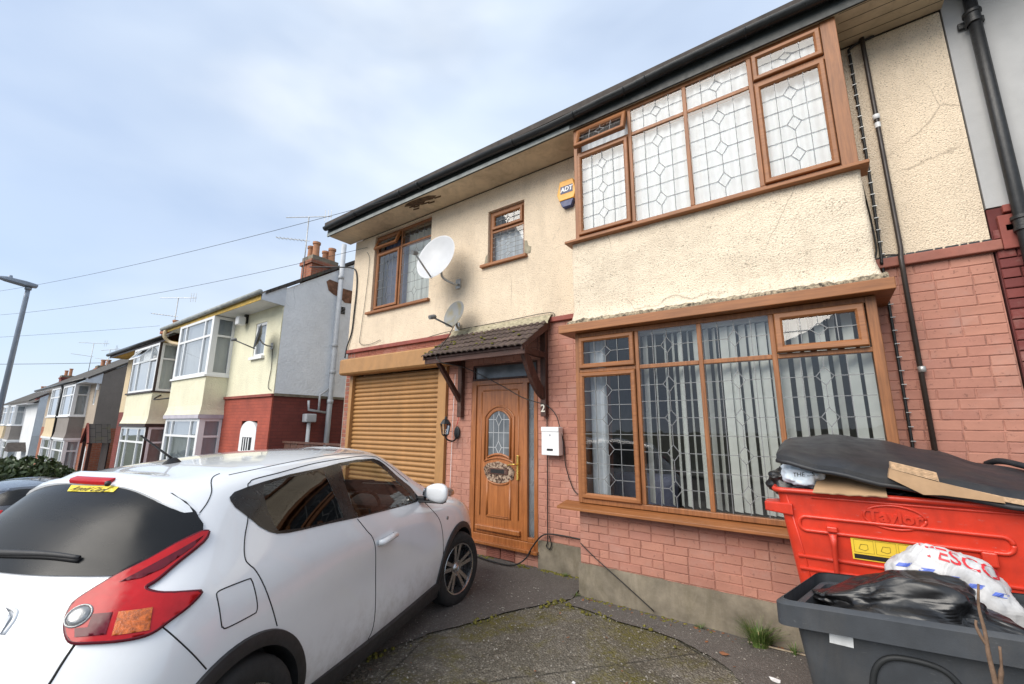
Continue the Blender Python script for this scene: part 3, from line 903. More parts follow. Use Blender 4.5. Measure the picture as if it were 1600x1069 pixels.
for x in (-6.6, -5.35, -4.9, -3.02, -2.1, -1.45, -1.2, -.2, .5):
    z = interp(gx, gz, x); m = MB()
    m.tube([(x, -.585 + .064 * math.cos(a), z + .068 * math.sin(a)) for a in [math.pi * (1 + k / 10) for k in range(11)]], .008 if x not in (-5.35, -4.9) else .016, 6)
    obj('gutter_bracket', m, 'gutter_black', gut, smooth=True)
# roof slopes (only their edge shows from below)
m = MB(); m.add([(-7.66, -.58, 5.60), (1.26, -.58, 5.60), (1.26, 3.9, 8.6), (-7.66, 3.9, 8.6), (-7.66, 8.4, 5.60), (1.26, 8.4, 5.60)] + [(-7.66, -.58, 5.68), (1.26, -.58, 5.68), (1.26, 3.9, 8.68), (-7.66, 3.9, 8.68), (-7.66, 8.4, 5.68), (1.26, 8.4, 5.68)],
      [(0, 1, 2, 3), (3, 2, 5, 4), (6, 9, 8, 7), (9, 10, 11, 8), (0, 6, 7, 1), (0, 3, 9, 6), (3, 4, 10, 9)])
obj('roof', m, 'roof_dark', house)
m = MB(); m.add([(-7.42, 0, 5.4), (-7.42, 8, 5.4), (-7.42, 3.9, 8.5), (-7.22, 0, 5.4), (-7.22, 8, 5.4), (-7.22, 3.9, 8.5)], [(0, 1, 2), (5, 4, 3), (0, 3, 4, 1), (1, 4, 5, 2), (2, 5, 3, 0)])
obj('gable_peak', m, 'cream_dash', house)

# ---- roller shutter
m = MB(); m.add([(x, y, z) for x in (-7.24, -4.50) for y, z in ((-.02, 2.93), (-.22, 2.925), (-.25, 2.90), (-.25, 2.66), (-.22, 2.63), (-.02, 2.63))], [(0, 1, 2, 3, 4, 5), (11, 10, 9, 8, 7, 6)] + [(i, (i + 1) % 6, 6 + (i + 1) % 6, 6 + i) for i in range(6)])
sh = obj('roller_shutter', m, 'shutter_tan', house, bevel=.004)
slat = MB(); P = .077; prof = []
for k in range(9):
    a = k / 8; prof.append((-.022 * math.sin(a * math.pi) ** .7, a * (P - .010)))
prof += [(.010, P - .009), (.010, P)]
slat.add([(x, y, z) for x in (-7.14, -4.80) for y, z in prof], [(i, i + 1, 12 - 1 + i + 1, 12 - 1 + i) for i in range(10)])
sme = slat.mesh('slat', True); slat.fix(sme); sme.materials.append(M['shutter_tan']); sme.set_sharp_from_angle(angle=R(35))
for k in range(34):
    o = bpy.data.objects.new('slat', sme); link(o, sh); o.location = (0, .04, .0 + k * P)
for x0, x1 in ((-7.19, -7.10), (-4.84, -4.665)):
    m = MB(); m.box(x0, x1, -.045, .10, .0, 2.63); obj('guide_rail', m, 'shutter_tan', sh, bevel=.005)

# ---- front door
m = MB()
m.box(-4.17, -4.085, .0, .08, .20, 2.37); m.box(-3.265, -3.19, .002, .08, .29, 2.37); m.box(-3.085, -3.03, .0, .08, .20, 2.37)
m.box(-4.085, -3.085, .001, .08, 2.30, 2.37); m.box(-4.085, -3.085, -.002, .08, .20, .285); m.box(-3.19, -3.085, .003, .08, .285, .34)
m.box(-4.20, -3.01, -.06, .06, .165, .205)
df = obj('door_frame', m, 'door_oak', house, bevel=.006)
obj('transom_light', MB().box(-4.15, -3.05, .05, .06, 2.40, 2.58), 'door_glass', df)
m = MB(); m.box(-4.17, -3.03, .02, .08, 2.37, 2.40); m.box(-4.17, -3.03, .02, .08, 2.575, 2.61); m.box(-4.17, -4.14, .02, .08, 2.40, 2.575); m.box(-3.06, -3.03, .02, .08, 2.40, 2.575)
obj('transom_frame', m, 'dark_timber', df)
obj('pane', MB().quad((-3.19, .045, .34), (-3.085, .045, .34), (-3.085, .045, 2.30), (-3.19, .045, 2.30)), 'door_glass', df, fix=False)
m = MB(); sx0, sx1 = -3.188, -3.087; cx = (sx0 + sx1) / 2
def pbar(mb, a, b, y, w=.006, d=.002):
    a = Vector((a[0], 0, a[1])); b = Vector((b[0], 0, b[1])); t_ = (b - a).normalized(); n = Vector((-t_.z, 0, t_.x)) * w / 2
    q = [a - n, b - n, b + n, a + n]
    mb.add([(p.x, y, p.z) for p in q] + [(p.x, y - d, p.z) for p in q], [(4, 5, 6, 7), (0, 1, 5, 4), (1, 2, 6, 5), (2, 3, 7, 6), (3, 0, 4, 7)])
for k in range(6):
    z = .52 + k * .325
    pbar(m, (sx0, z - .08), (cx, z + .05), .043); pbar(m, (cx, z + .05), (sx1, z - .08), .043)
    pbar(m, (sx0, z - .08), (cx, z - .2), .043); pbar(m, (cx, z - .2), (sx1, z - .08), .043); pbar(m, (sx0, z + .13), (sx1, z + .13), .043)
obj('leading', m, 'lead', df)
# leaf: board with raised mouldings round an arched light and two panels
leaf = MB(); leaf.box(-4.083, -3.267, .02, .07, .29, 2.298)
dl = obj('door_leaf', leaf, 'door_oak', house, bevel=.004)
def moulding(poly, y, r=.014, closed=True, mat='door_oak', name='moulding', par=None):
    m = MB(); pts = [(x, y, z) for x, z in poly]
    if closed: pts.append(pts[0])
    m.tube(pts, r, 6); return obj(name, m, mat, par or dl, smooth=True)
gx0, gx1, gz0, gz1 = -3.862, -3.475, 1.29, 1.94
def arch(x0, x1, z0, z1, bot=0.0, shoulder=.12, n=16):
    cx_ = (x0 + x1) / 2; w = (x1 - x0) / 2; out = []
    for k in range(n + 1):      # bottom edge bulging up
        u = -1 + 2 * k / n; out.append((cx_ + u * w, z0 + bot * (1 - u * u)))
    out.append((x1, z1 - shoulder))
    for k in range(n + 1):
        a = math.pi * k / n; out.append((cx_ + math.cos(a) * w * (.98 if 0 < k < n else 1.0), z1 - shoulder + shoulder * (math.sin(a) ** 1.6)))
    return out
ga = arch(gx0, gx1, gz0, gz1, .05)
m = MB(); m.prism(ga, lambda u, v, d: (u, d, v), .0085, .019); obj('pane', m, 'door_glass', dl)
moulding(ga, .012, .017); moulding(arch(gx0 - .06, gx1 + .06, gz0 - .05, gz1 + .055, .05, .15), .018, .014)
moulding([(-3.97, 2.22), (-3.36, 2.22)], .018, .01, False); moulding([(-3.99, 2.20), (-3.99, .52)], .018, .008, False); moulding([(-3.34, 2.20), (-3.34, .52)], .018, .008, False)
m = MB(); W_ = gx1 - gx0; cx = (gx0 + gx1) / 2; y = .0075
for dx_ in (-.09, .09): pbar(m, (cx + dx_, gz0 + .03), (cx + dx_, gz1 - .06), y)
for z in (gz0 + .14, gz0 + .34, gz0 + .52):
    if z == gz0 + .34: pbar(m, (gx0, z), (gx1, z), y)
    else:
        pbar(m, (gx0, z), (cx - .05, z), y); pbar(m, (cx + .05, z), (gx1, z), y)
        for a, b in (((-.05, 0), (0, .085)), ((0, .085), (.05, 0)), ((.05, 0), (0, -.085)), ((0, -.085), (-.05, 0))): pbar(m, (cx + a[0], z + a[1]), (cx + b[0], z + b[1]), y)
pbar(m, (cx, gz0 + .225), (cx, gz0 + .435), y); pbar(m, (cx, gz0 + .605), (cx, gz1), y)
obj('leading', m, 'came_white', dl)
lp = arch(-3.87, -3.47, .52, 1.0, 0, .03)
lp = [(-3.87, .52), (-3.47, .52), (-3.47, 1.02)] + [(-3.67 + .20 * math.cos(a), 1.02 - .075 * math.sin(a)) for a in [math.pi * k / 12 for k in range(13)]]
moulding(lp, .018, .014); moulding([(x * .93 + -3.67 * .07, z * .93 + .77 * .07) for x, z in lp], .018, .008)
m = MB(); m.box(-4.05, -3.30, -.02, .03, .335, .40); obj('weather_bar', m, 'door_oak', dl, bevel=.012)
# burnt, battered letter plate
m = MB(); m.prism([(-3.90, 1.06), (-3.84, .99), (-3.67, .955), (-3.50, .99), (-3.42, 1.03), (-3.40, 1.13), (-3.46, 1.19), (-3.67, 1.245), (-3.86, 1.21), (-3.93, 1.15)], lambda u, v, d: (u, d, v), .008, .022)
obj('charred_panel', m, 'charred', dl)
m = MB(); m.box(-3.82, -3.50, -.006, .02, 1.075, 1.155); lpz = obj('letter_plate', m, 'worn_timber', dl, bevel=.006)
obj('letter_slot', MB().box(-3.79, -3.56, -.009, .0, 1.09, 1.14), 'seam_black', lpz)
m = MB(); m.box(-3.355, -3.322, -.012, .022, 1.02, 1.34); hd = obj('handle_plate', m, 'brass', dl, bevel=.006)
m = MB(); m.tube(smooth_path([(-3.338, -.012, 1.22), (-3.345, -.06, 1.225), (-3.40, -.065, 1.225), (-3.47, -.06, 1.205)], 4), .010, 8); obj('door_handle', m, 'brass', hd, smooth=True)
# ------------------------------------------------------------------ porch canopy (part of the house)
def porch():
    z1, z0, y1, y0 = 3.13, 2.70, -.02, -.66; xa, xb = -4.52, -2.80
    m = MB(); m.add([(x, y, z) for x in (xa + .02, xb - .02) for y, z in ((y1, z1 - .03), (y0, z0 - .03), (y0, z0 - .055), (y1, z1 - .055))], [(0, 1, 2, 3), (7, 6, 5, 4), (0, 4, 5, 1), (1, 5, 6, 2), (2, 6, 7, 3), (3, 7, 4, 0)])
    can = obj('porch_canopy', m, 'dark_timber', house)
    # tiles: two rolls each, every tile a piece
    cols, rows = 9, 5; W = (xb - xa) / cols; rr = random.Random(4)
    sl = Vector((0, y0 - y1, z0 - z1)); L = sl.length; d = sl.normalized(); n = Vector((0, -d.z, d.y)); n = n if n.z > 0 else -n
    tl = L / rows
    prof = []
    for k in range(13):
        u = k / 12; prof.append((u * W, .020 * abs(math.sin(u * math.pi * 2)) ** .8))
    m = MB(); T = len(prof)
    vs = []
    for v, h in ((0.0, 0.0), (tl + .05, .020)):
        for u, b in prof: vs.append(Vector((u, 0, 0)) + d * v + n * (b + h))
    for u, b in prof: vs.append(Vector((u, 0, 0)) + d * (tl + .05) + n * (b + .020 - .014))
    m.add(vs, [(i, i + 1, T + i + 1, T + i) for i in range(T - 1)] + [(T + i, T + i + 1, 2 * T + i + 1, 2 * T + i) for i in range(T - 1)])
    me = m.mesh('roof_tile', True); me.materials.append(M['tile_brown']); me.set_sharp_from_angle(angle=R(50))
    for r_ in range(rows):
        for c in range(cols):
            o = bpy.data.objects.new('roof_tile', me); link(o, can)
            p = Vector((xa + c * W, y1, z1 - .012)) + d * (r_ * tl) + n * (.004 * (rows - r_) * 0 + rr.uniform(0, .004))
            o.location = p; o.rotation_euler = (rr.gauss(0, .008), rr.gauss(0, .006), rr.gauss(0, .006))
    m = MB(); vs = []; N = 70          # mossy mortar fillet
    for i in range(N + 1):
        x = lerp(xa - .04, xb + .02, i / N); a = .018 * noise.noise(Vector((x * 9, 0, 0))); b = .025 * noise.noise(Vector((x * 17, 3, 0)))
        vs += [(x, -.004, z1 + .07 + a), (x, -.04, z1 + .055 + a), (x, -.13 - b, z1 - .055), (x, -.13 - b, z1 - .08)]
    m.add(vs, [(i * 4 + k, i * 4 + k + 1, i * 4 + 5 + k, i * 4 + 4 + k) for i in range(N) for k in range(3)])
    obj('mortar_fillet', m, 'moss_mortar', can, smooth=True)
    rr = random.Random(8)
    for k in range(26):                # moss cushions
        if k < 12: x, s_ = rr.uniform(xa, xa + .45), rr.uniform(.55, 1.0)
        else: x, s_ = rr.uniform(xa, xb), rr.uniform(.05, .98)
        c = Vector((x, y1, z1)) + sl * s_ + n * .028; q = MB(); rad = rr.uniform(.010, .026)
        q.lathe([(0, rad * .6), (rad * .6, rad * .5), (rad, rad * .15), (rad * 1.05, -.01)], lambda a, b, h: c + Vector((a * rr.uniform(.8, 1.2), b, 0)) + n * h, 8)
        o = obj('moss', q, 'moss', can, smooth=True)
    # front beam, barge board
    m = MB(); m.box(xa - .0, xb - .0, y0 + .02, y0 + .055, z0 - .125, z0 - .02); obj('front_beam', m, 'dark_timber_h', can, bevel=.005)
    for x in (xb - .03, xa + .005):
        m = MB(); m.add([(xx, y, z) for xx in (x, x + .026) for y, z in ((y1, z1 - .0), (y0 - .02, z0 - .01), (y0 - .02, z0 - .075), (y1, z1 - .12))], [(0, 1, 2, 3), (7, 6, 5, 4), (0, 4, 5, 1), (1, 5, 6, 2), (2, 6, 7, 3), (3, 7, 4, 0)])
        obj('barge_board', m, 'dark_timber', can)
    for x, wide in ((-2.90, True), (-4.36, False)):
        m = MB(); m.box(x - .035, x + .045, -.075, -.003, 1.845, 3.05)
        br = obj('bracket_post', m, 'worn_timber' if not wide else 'dark_timber', can, bevel=.006)
        m = MB(); m.box(x - .03, x + .04, y0 + .06, -.076, 2.60, 2.68); obj('bracket_arm', m, 'dark_timber', br, bevel=.005)
        m = MB(); pts = []
        for k in range(9):
            u = k / 8; pts.append((lerp(-.07, y0 + .10, u), lerp(2.06, 2.60, u) - (.10 if wide else .0) * math.sin(u * math.pi)))
        th = .17 if wide else .075
        pol = [(y, z) for y, z in pts] + [(lerp(y, -.07, .0) + th * .75 * (1 - i / 8 * .2), z + th * .45) for i, (y, z) in reversed(list(enumerate(pts)))]
        pol = [(min(y, -.0765), min(z, 2.599)) for y, z in pol]
        m.prism(pol, lambda u, v, dd: (x + dd, u, v), -.025, .032)
        obj('bracket_brace', m, 'dark_timber', br)
        if wide:
            obj('house_number', text_mesh('2', .135, lambda u, v, dd: (x + .005 + u, -.079 - dd, 1.945 + v), .003, bold=.002), 'number_white', br)
grain('dark_timber_h', (.045, .018, .013), (.10, .04, .027), 'x', .6, 6, 0, .2)
plain('number_white', (.66, .62, .54), .6)
t = NT('moss'); t.color(t.ramp(t.noise(60, 4, .6), [(.35, (.05, .055, .008)), (.65, (.22, .19, .035))])).rough(.98); t.bump(t.noise(140, 3, .7), .9, .006)
porch()
# air bricks under the door
for k in range(2):
    x0 = -3.83 + k * .235; m = MB()
    m.box(x0, x0 + .215, -.010, .012, .025, .045); m.box(x0, x0 + .215, -.010, .012, .13, .15)
    for i in range(4): m.box(x0, x0 + .215, -.010, .012, .0505 + i * .0215, .0505 + i * .0215 + .008)
    for i in range(10): m.box(x0 + i * .0225, x0 + i * .0225 + .010, -.0085, .012, .0455, .1295)
    obj('air_brick', m, 'pink_band', house)
    obj('air_brick_void', MB().box(x0 + .004, x0 + .21, .013, .03, .03, .148), 'seam_black', house)

# ------------------------------------------------------------------ things fixed to the house front
def cable(name, label, pts, r=.006, cat='cable', mat='black_cable', n=6, group=None):
    m = MB(); m.tube(smooth_path(pts, n), r, 6)
    return tag(obj(name, m, mat, None, smooth=True), label, cat, group)
# letter box
t_ = thing('letter_box', 'white metal wall letter box with a small keyhole, beside the front door', 'letter box', (-2.77, -.01, 1.37))
m = MB(); m.box(-.125, .125, -.11, .0, 0, .34); lb = obj('box_body', m, 'white_upvc', t_, bevel=.008)
m = MB(); m.box(-.127, .127, -.118, -.02, .285, .345); obj('flap', m, 'white_upvc', t_, bevel=.008)
m = MB(); m.lathe([(0, .006), (.009, .005), (.011, 0)], lambda x, y, h: (.0 + x, -.111 - h, .245 + y), 12); obj('lock', m, 'chrome', t_)
obj('name_slot', MB().box(-.045, .04, -.1135, -.108, .055, .08), 'seam_black', t_)
# lantern
t_ = thing('wall_lantern', 'black six-sided wall lantern on the pink pier left of the front door', 'lantern', (-4.43, -.0, 1.5))
m = MB(); m.lathe([(.0, .014), (.045, .013), (.055, .004), (.055, -.004)], lambda x, y, h: (x, -.016 - h, .12 + y * 1.7), 16); obj('back_plate', m, 'iron_black', t_, smooth=True)
m = MB(); m.tube(smooth_path([(0, -.02, .06), (0, -.09, .0), (-.04, -.17, .02), (-.06, -.20, .07)], 5), .012, 8); obj('arm', m, 'iron_black', t_, smooth=True)
lc = Vector((-.06, -.20, .07))
m = MB(); m.lathe([(0, .0), (.03, .0), (.05, .02), (.052, .028)], lambda x, y, h: lc + Vector((x, y, h)), 6); m.lathe([(.082, .175), (.075, .19), (.045, .235), (.02, .25), (.018, .27), (.008, .285), (0, .29)], lambda x, y, h: lc + Vector((x, y, h)), 6)
for k in range(6):
    a = math.pi * k / 3; m.tube([lc + Vector((.05 * math.cos(a), .05 * math.sin(a), .025)), lc + Vector((.078 * math.cos(a), .078 * math.sin(a), .18))], .005, 4)
obj('lantern_cage', m, 'iron_black', t_)
m = MB(); m.lathe([(.046, .028), (.072, .178)], lambda x, y, h: lc + Vector((x, y, h)), 6); obj('lantern_glass', m, 'window_glass', t_)
# alarm box
t_ = thing('alarm_box', 'yellow and navy alarm bell box high on the wall beside the upper bay', 'alarm box', (-2.50, 0, 4.68))
hexp = [(-.09, -.02), (.09, -.02), (.145, .15), (.10, .36), (-.10, .36), (-.145, .15)]
plain('alarm_yellow', (.85, .42, .05), .4, var=.05); plain('alarm_navy', (.03, .045, .14), .4)
m = MB(); m.prism([(-.11, .07), (.11, .07), (.145, .17), (.10, .36), (-.10, .36), (-.145, .17)], lambda u, v, d: (u, -d, v), .0, .075); ab = obj('box_front', m, 'alarm_yellow', t_, bevel=.01)
m = MB(); m.prism([(-.065, -.03), (.065, -.03), (.108, .068), (-.108, .068)], lambda u, v, d: (u, -d, v), .0, .07); obj('sounder', m, 'alarm_navy', t_, bevel=.008)
m = MB(); m.prism([(-.088, .165), (.098, .165), (.098, .275), (-.088, .275)], lambda u, v, d: (u, -d, v), .0765, .0785); sg = obj('logo_panel', m, 'alarm_navy', ab)
obj('logo_lettering', text_mesh('ADT', .088, lambda u, v, d: (u + .005, -.081 - d, .22 + v), .001, shear=.15, bold=.004), 'white_upvc', sg)
# satellite dishes
def dish(t_, c, nrm, w, h, mat, feed, base, armcol, depth=.09, bend=None, lnb='dish_grey'):
    c = Vector(c); n = Vector(nrm).normalized(); e1 = Vector((0, 0, 1)).cross(n).normalized(); e2 = n.cross(e1)
    m = MB(); prof = [(.0, 0), (.25, .05), (.5, .22), (.75, .55), (.95, .92), (1.0, 1.0), (1.012, .99), (1.0, .93)]
    m.lathe(prof, lambda x, y, hh: c + e1 * (x * w / 2) + e2 * (y * h / 2) + n * (hh - 1) * depth, 40)
    bk = [(1.0, .93), (.75, .47), (.5, .14), (.25, -.03), (0, -.08)]
    m.lathe(bk, lambda x, y, hh: c + e1 * (x * w / 2) + e2 * (y * h / 2) + n * (hh - 1) * depth, 40)
    d = obj('reflector', m, mat, t_, smooth=True, auto=60)
    bot = c - e2 * (h / 2 * .97) - n * .03; fd = c + n * feed[0] + e2 * feed[1] + e1 * feed[2]
    m = MB(); m.tube([bot, fd], .014, 8); obj('feed_arm', m, armcol, t_, smooth=True)
    dirn = (c - fd).normalized()
    m = MB(); m.tube([fd - dirn * .05, fd - dirn * .0, fd + dirn * .035, fd + dirn * .06], [.03, .034, .034, .022], 12); obj('receiver', m, lnb, t_, smooth=True, auto=40)
    bc = c - n * depth; bs = Vector(base)
    m = MB(); m.tube(smooth_path(bend or [bc, bc - n * .08, Vector((bs.x, bs.y - .10, bs.z + .02)), bs], 5), .018, 10)
    obj('mast', m, 'galvanised', t_, smooth=True)
    m = MB(); m.box(bs.x - .05, bs.x + .05, bs.y - .02, bs.y + .0, bs.z - .08, bs.z + .08); obj('wall_plate', m, 'galvanised', t_, bevel=.006)
    return d, c, n, e1, e2
plain('galvanised', (.42, .42, .41), .45, metal=.6, var=.25, vscale=20)
plain('dish_white', (.52, .53, .55), .5, var=.05)
plain('dish_grey', (.16, .165, .165), .5, var=.1)
t = NT('dish_stained'); t.color(t.mix(t.ramp(t.noise(7, 5, .6), [(.45, 0.0), (.7, .8)]), (.20, .205, .205), (.20, .16, .06))).rough(.55)
t_ = thing('satellite_dish', 'large white oval satellite dish on the upper wall between the two small windows', 'satellite dish', (-4.5, -.01, 3.95))
W2L = lambda p: Vector(p) - Vector((-4.5, -.01, 3.95))
d, c, n, e1, e2 = dish(t_, W2L((-4.63, -.42, 4.31)), (.10, -.95, .24), .72, .78, 'dish_white', (.42, -.22, -.0), W2L((-4.50, -.01, 3.95)), 'galvanised',
    bend=[W2L((-4.58, -.33, 4.10)), W2L((-4.56, -.30, 3.98)), W2L((-4.46, -.14, 3.90)), W2L((-4.50, -.03, 3.94))])
def on_dish(u, v, dd): return c + e1 * (u - .02) + e2 * (v + .06) - n * .069 + n * (dd + .006)
plain('print_red', (.6, .03, .04), .5); plain('print_grey', (.12, .12, .13), .5)
t_2 = thing('satellite_dish', 'small grey stained satellite dish just above the porch tiles', 'satellite dish', (-4.47, -.0, 3.19))
W3 = lambda p: Vector(p) - Vector((-4.47, 0, 3.19))
dish(t_2, W3((-4.31, -.30, 3.365)), (-.16, -.95, .22), .46, .42, 'dish_stained', (.34, -.20, .0), W3((-4.47, -.03, 3.22)), 'dish_grey', .055,
    bend=[W3((-4.29, -.24, 3.33)), W3((-4.32, -.22, 3.22)), W3((-4.40, -.10, 3.20)), W3((-4.47, -.02, 3.21))])
# downpipes and cables on the right-hand strip of wall
t_ = thing('rain_pipe', 'thin brown-black pipe running down the wall right of the bays, white collar halfway', 'pipe', (.71, -.04, 1.0), world=True)
m = MB(); m.tube([(.71, -.035, 5.42), (.71, -.035, 5.3), (.715, -.035, 3.25), (.70, -.075, 3.15), (.70, -.075, 3.05), (.705, -.03, 2.9), (.70, -.03, .3)], .019, 10)
plain('brown_pipe', (.035, .026, .022), .45, var=.3)
obj('pipe', m, 'brown_pipe', t_, smooth=True)
for z in (4.55, 2.2):
    m = MB(); m.lathe([(.021, -.025), (.027, -.022), (.027, .022), (.021, .025)], lambda x, y, h: (.712 + x, -.033 + y, z + h), 14); obj('collar', m, 'white_upvc' if z > 4 else 'galvanised', t_, smooth=True)
m = MB(); m.lathe([(.0195, -.02), (.0215, -.02), (.0215, .03), (.0195, .03)], lambda x, y, h: (.712 + x, -.033 + y, 4.46 + h), 14); obj('tag_strip', m, 'white_upvc', t_)
t_ = thing('cable_bundle', 'black cable clipped down the wall in the corner beside the bays', 'cable', (.60, -.03, 1.0), world=True)
m = MB(); m.tube(smooth_path([(.80, -.02, 5.40), (.62, -.02, 5.37), (.605, -.02, 5.2), (.60, -.02, 4.2), (.585, -.025, 3.3), (.575, -.05, 3.14), (.58, -.02, 3.0), (.575, -.02, 1.2)], 6), .012, 6); obj('cable_run', m, 'black_cable', t_, smooth=True)
rr = random.Random(2)
for k in range(36):
    z = 5.3 - k * .115; x = .605 - .02 * k / 36
    m = MB(); m.box(x - .018, x + .014, -.036, -.004, z, z + .006); obj('clip', m, 'galvanised', t_)
cable('loose_wire', 'black wire hugging the corner under the bay render', [(.50, -.3, 3.86), (.55, -.06, 3.6), (.56, -.02, 3.3), (.54, -.03, 3.2), (.62, -.03, 3.215), (.70, -.03, 3.2)], .007)
# cables on the left and around the door
cable('drop_cable', 'thick black cable looping off the eaves down the left edge of the wall', [(-8.6, -.3, 5.05), (-7.9, -.12, 4.95), (-7.45, -.03, 4.86), (-7.30, -.02, 4.72), (-7.25, -.02, 4.4), (-7.27, -.02, 3.9), (-7.30, -.02, 3.5), (-7.40, -.03, 3.22), (-7.41, -.05, 3.0)], .013)
cable('door_cable', 'thin cable sagging from the small dish across the porch to the letter box', [(-4.42, -.15, 3.25), (-4.36, -.34, 3.02), (-4.22, -.70, 2.62), (-3.9, -.45, 2.50), (-3.5, -.20, 2.27), (-3.2, -.12, 2.10), (-2.95, -.10, 2.02), (-2.84, -.06, 1.98), (-2.72, -.05, 1.86), (-2.66, -.05, 1.68), (-2.63, -.02, 1.5), (-2.61, -.02, 1.25), (-2.52, -.02, 1.0), (-2.45, -.02, .93)], .006)
cable('wall_cable', 'black cable dropping from the bracket behind the letter box to the plinth', [(-2.87, -.02, 1.86), (-2.87, -.02, 1.2), (-2.875, -.02, .62), (-2.87, -.03, .36), (-2.89, -.03, .29), (-2.84, -.03, .27), (-2.82, -.03, .33), (-2.85, -.03, .42)], .007)
cable('floor_cable', 'black cable curving from the wall down over the ground below the door', [(-2.24, -.03, .43), (-2.5, -.03, .44), (-2.80, -.03, .44), (-2.95, -.04, .40), (-3.08, -.06, .25), (-3.15, -.10, .12), (-3.30, -.16, .035), (-3.6, -.18, .03), (-4.1, -.12, .03), (-4.6, -.2, .03)], .009)
cable('lead_wire', 'short black wire slanting across the plinth of the bay', [(-2.20, -.475, .52), (-2.05, -.49, .42), (-1.75, -.50, .24), (-1.45, -.50, .05)], .005)
cable('bell_wire', 'thin red and white wire climbing from the wall lantern to the bracket', [(-4.43, -.03, 1.72), (-4.40, -.02, 1.85), (-4.37, -.02, 2.05), (-4.38, -.02, 2.4)], .004, mat='print_red')
cable('wall_wire', 'thin white wire dropping down the pier below the wall lantern', [(-4.50, -.02, 2.5), (-4.52, -.02, 1.8), (-4.53, -.02, .9), (-4.54, -.02, .4)], .004, mat='white_upvc')
cable('ridge_wire', 'thin black wire strung along the top of the porch tiles', [(-5.6, -.03, 3.10), (-4.9, -.03, 3.17), (-4.5, -.03, 3.19), (-3.6, -.02, 3.205), (-2.80, -.03, 3.215), (-2.77, -.03, 3.1)], .005)
cable('window_wire', 'thin wire running down the wall left of the bedroom window', [(-7.0, -.02, 5.1), (-6.90, -.02, 4.9), (-6.93, -.02, 4.2), (-7.0, -.02, 3.5), (-7.0, -.02, 3.25), (-6.7, -.02, 3.2), (-6.4, -.02, 3.25)], .0045)
# curtains and blinds, seen through the glass
def drape(name, label, x0, x1, z0, z1, y, mat, amp=.018, pitch=.12, group=None, cat='curtain'):
    m = MB(); N = int((x1 - x0) / .012); vs = []
    for i in range(N + 1):
        x = lerp(x0, x1, i / N); yy = y + amp * math.sin(x * 2 * math.pi / pitch + 1.5 * noise.noise(Vector((x * 3, 0, 0)))) + amp * .5 * noise.noise(Vector((x * 9, 1, 0)))
        vs += [(x, yy, z0), (x, yy + .004, z1)]
    m.add(vs, [(i * 2, i * 2 + 2, i * 2 + 3, i * 2 + 1) for i in range(N)])
    return tag(obj(name, m, mat, None, smooth=True), label, cat, group)
drape('net_curtain', 'white net curtain filling the upper bay window', -2.10, .42, 3.80, 5.38, -.385, 'net_white', .012, .09)
drape('net_curtain', 'white net curtain behind the small landing window', -3.95, -3.2, 4.1, 4.68, .17, 'net_white')
drape('net_curtain', 'pale net curtain in the bedroom window behind the white dish', -6.03, -5.35, 3.8, 5.3, .24, 'blind_white')
drape('curtain', 'blue-grey curtain at the left of the bedroom window', -6.78, -6.0, 3.8, 5.3, .26, 'curtain_blue')
t_ = thing('vertical_blind', 'white vertical blind with turned slats inside the lower bay window', 'blind', (-.9, -.28, .95), world=True)
obj('head_rail', MB().box(-1.52, .40, -.31, -.25, 2.70, 2.74), 'white_upvc', t_)
rr = random.Random(21); x = -1.47
while x < .37:
    a = -rr.uniform(.5, 1.1) if x > -.9 else -rr.uniform(.55, 1.2)
    w = .089; dx_ = w / 2 * math.cos(a); dy_ = w / 2 * math.sin(a); k = rr.gauss(0, .006)
    m = MB(); m.add([(x - dx_, -.28 - dy_, 2.69), (x + dx_, -.28 + dy_, 2.69), (x + dx_ + k, -.28 + dy_, .97), (x - dx_ + k, -.28 - dy_, .97)], [(0, 1, 2, 3)])
    obj('slat', m, 'blind_white', t_, fix=False)
    x += rr.choice((.07, .08, .09, .105))
# a person-free room: armchair back and lamp shape just inside the left light
drape('curtain', 'pale curtain drawn back at the left end of the lower bay', -2.14, -1.95, .95, 2.70, -.26, 'net_white', .02, .07)
t_ = thing('armchair', 'dark armchair just inside the left light of the lower bay', 'armchair', (-1.85, .25, .12))
m = MB(); m.box(-.40, .40, -.35, .40, .1, .45); obj('seat', m, 'curtain_blue', t_, bevel=.05)
m = MB(); m.box(-.40, .40, .22, .42, .45, 1.05); obj('backrest', m, 'curtain_blue', t_, bevel=.08)
for s in (-1, 1):
    m = MB(); m.box(s * .42, s * .56, -.35, .42, .1, .68); obj('armrest', m, 'curtain_blue', t_, bevel=.05)
# ------------------------------------------------------------------ adjoining house on the right
nb = thing('grey_house', 'adjoining house at the right edge, smooth grey render over dark red brick', 'house', (3.0, 0, 0), world=True)
obj('upper_wall', MB().box(1.262, 8.0, -.006, .24, 3.47, 5.9), 'grey_render', nb)
obj('lower_wall', MB().box(1.262, 8.0, .004, .24, -.2, 3.46), 'maroon_mortar', nb)
m = MB(); m.box(1.34, 8.0, -.045, .0, 3.40, 3.462); obj('string_course', m, 'maroon_band', nb, bevel=.006)
m = MB(); m.box(1.302, 1.42, -.04, .003, 3.10, 3.38); obj('corbel', m, 'maroon_band', nb, bevel=.006)
rr = random.Random(6)
for i in range(40):
    z = .06 + i * .0815; x = 1.265 + (.0 if i % 2 else -.0); first = True
    while x < 2.3:
        L = (.105 if i % 2 else .219) if first else .219
        first = False
        if z < 3.4:
            o = bpy.data.objects.new('brick', brick_mesh((round(L - .008, 3), .016, .0735), 'maroon_brick')); link(o, nb)
            o.location = Vector((x + L / 2, .004, z)) - WORLD_AT[nb.name]
        x += L
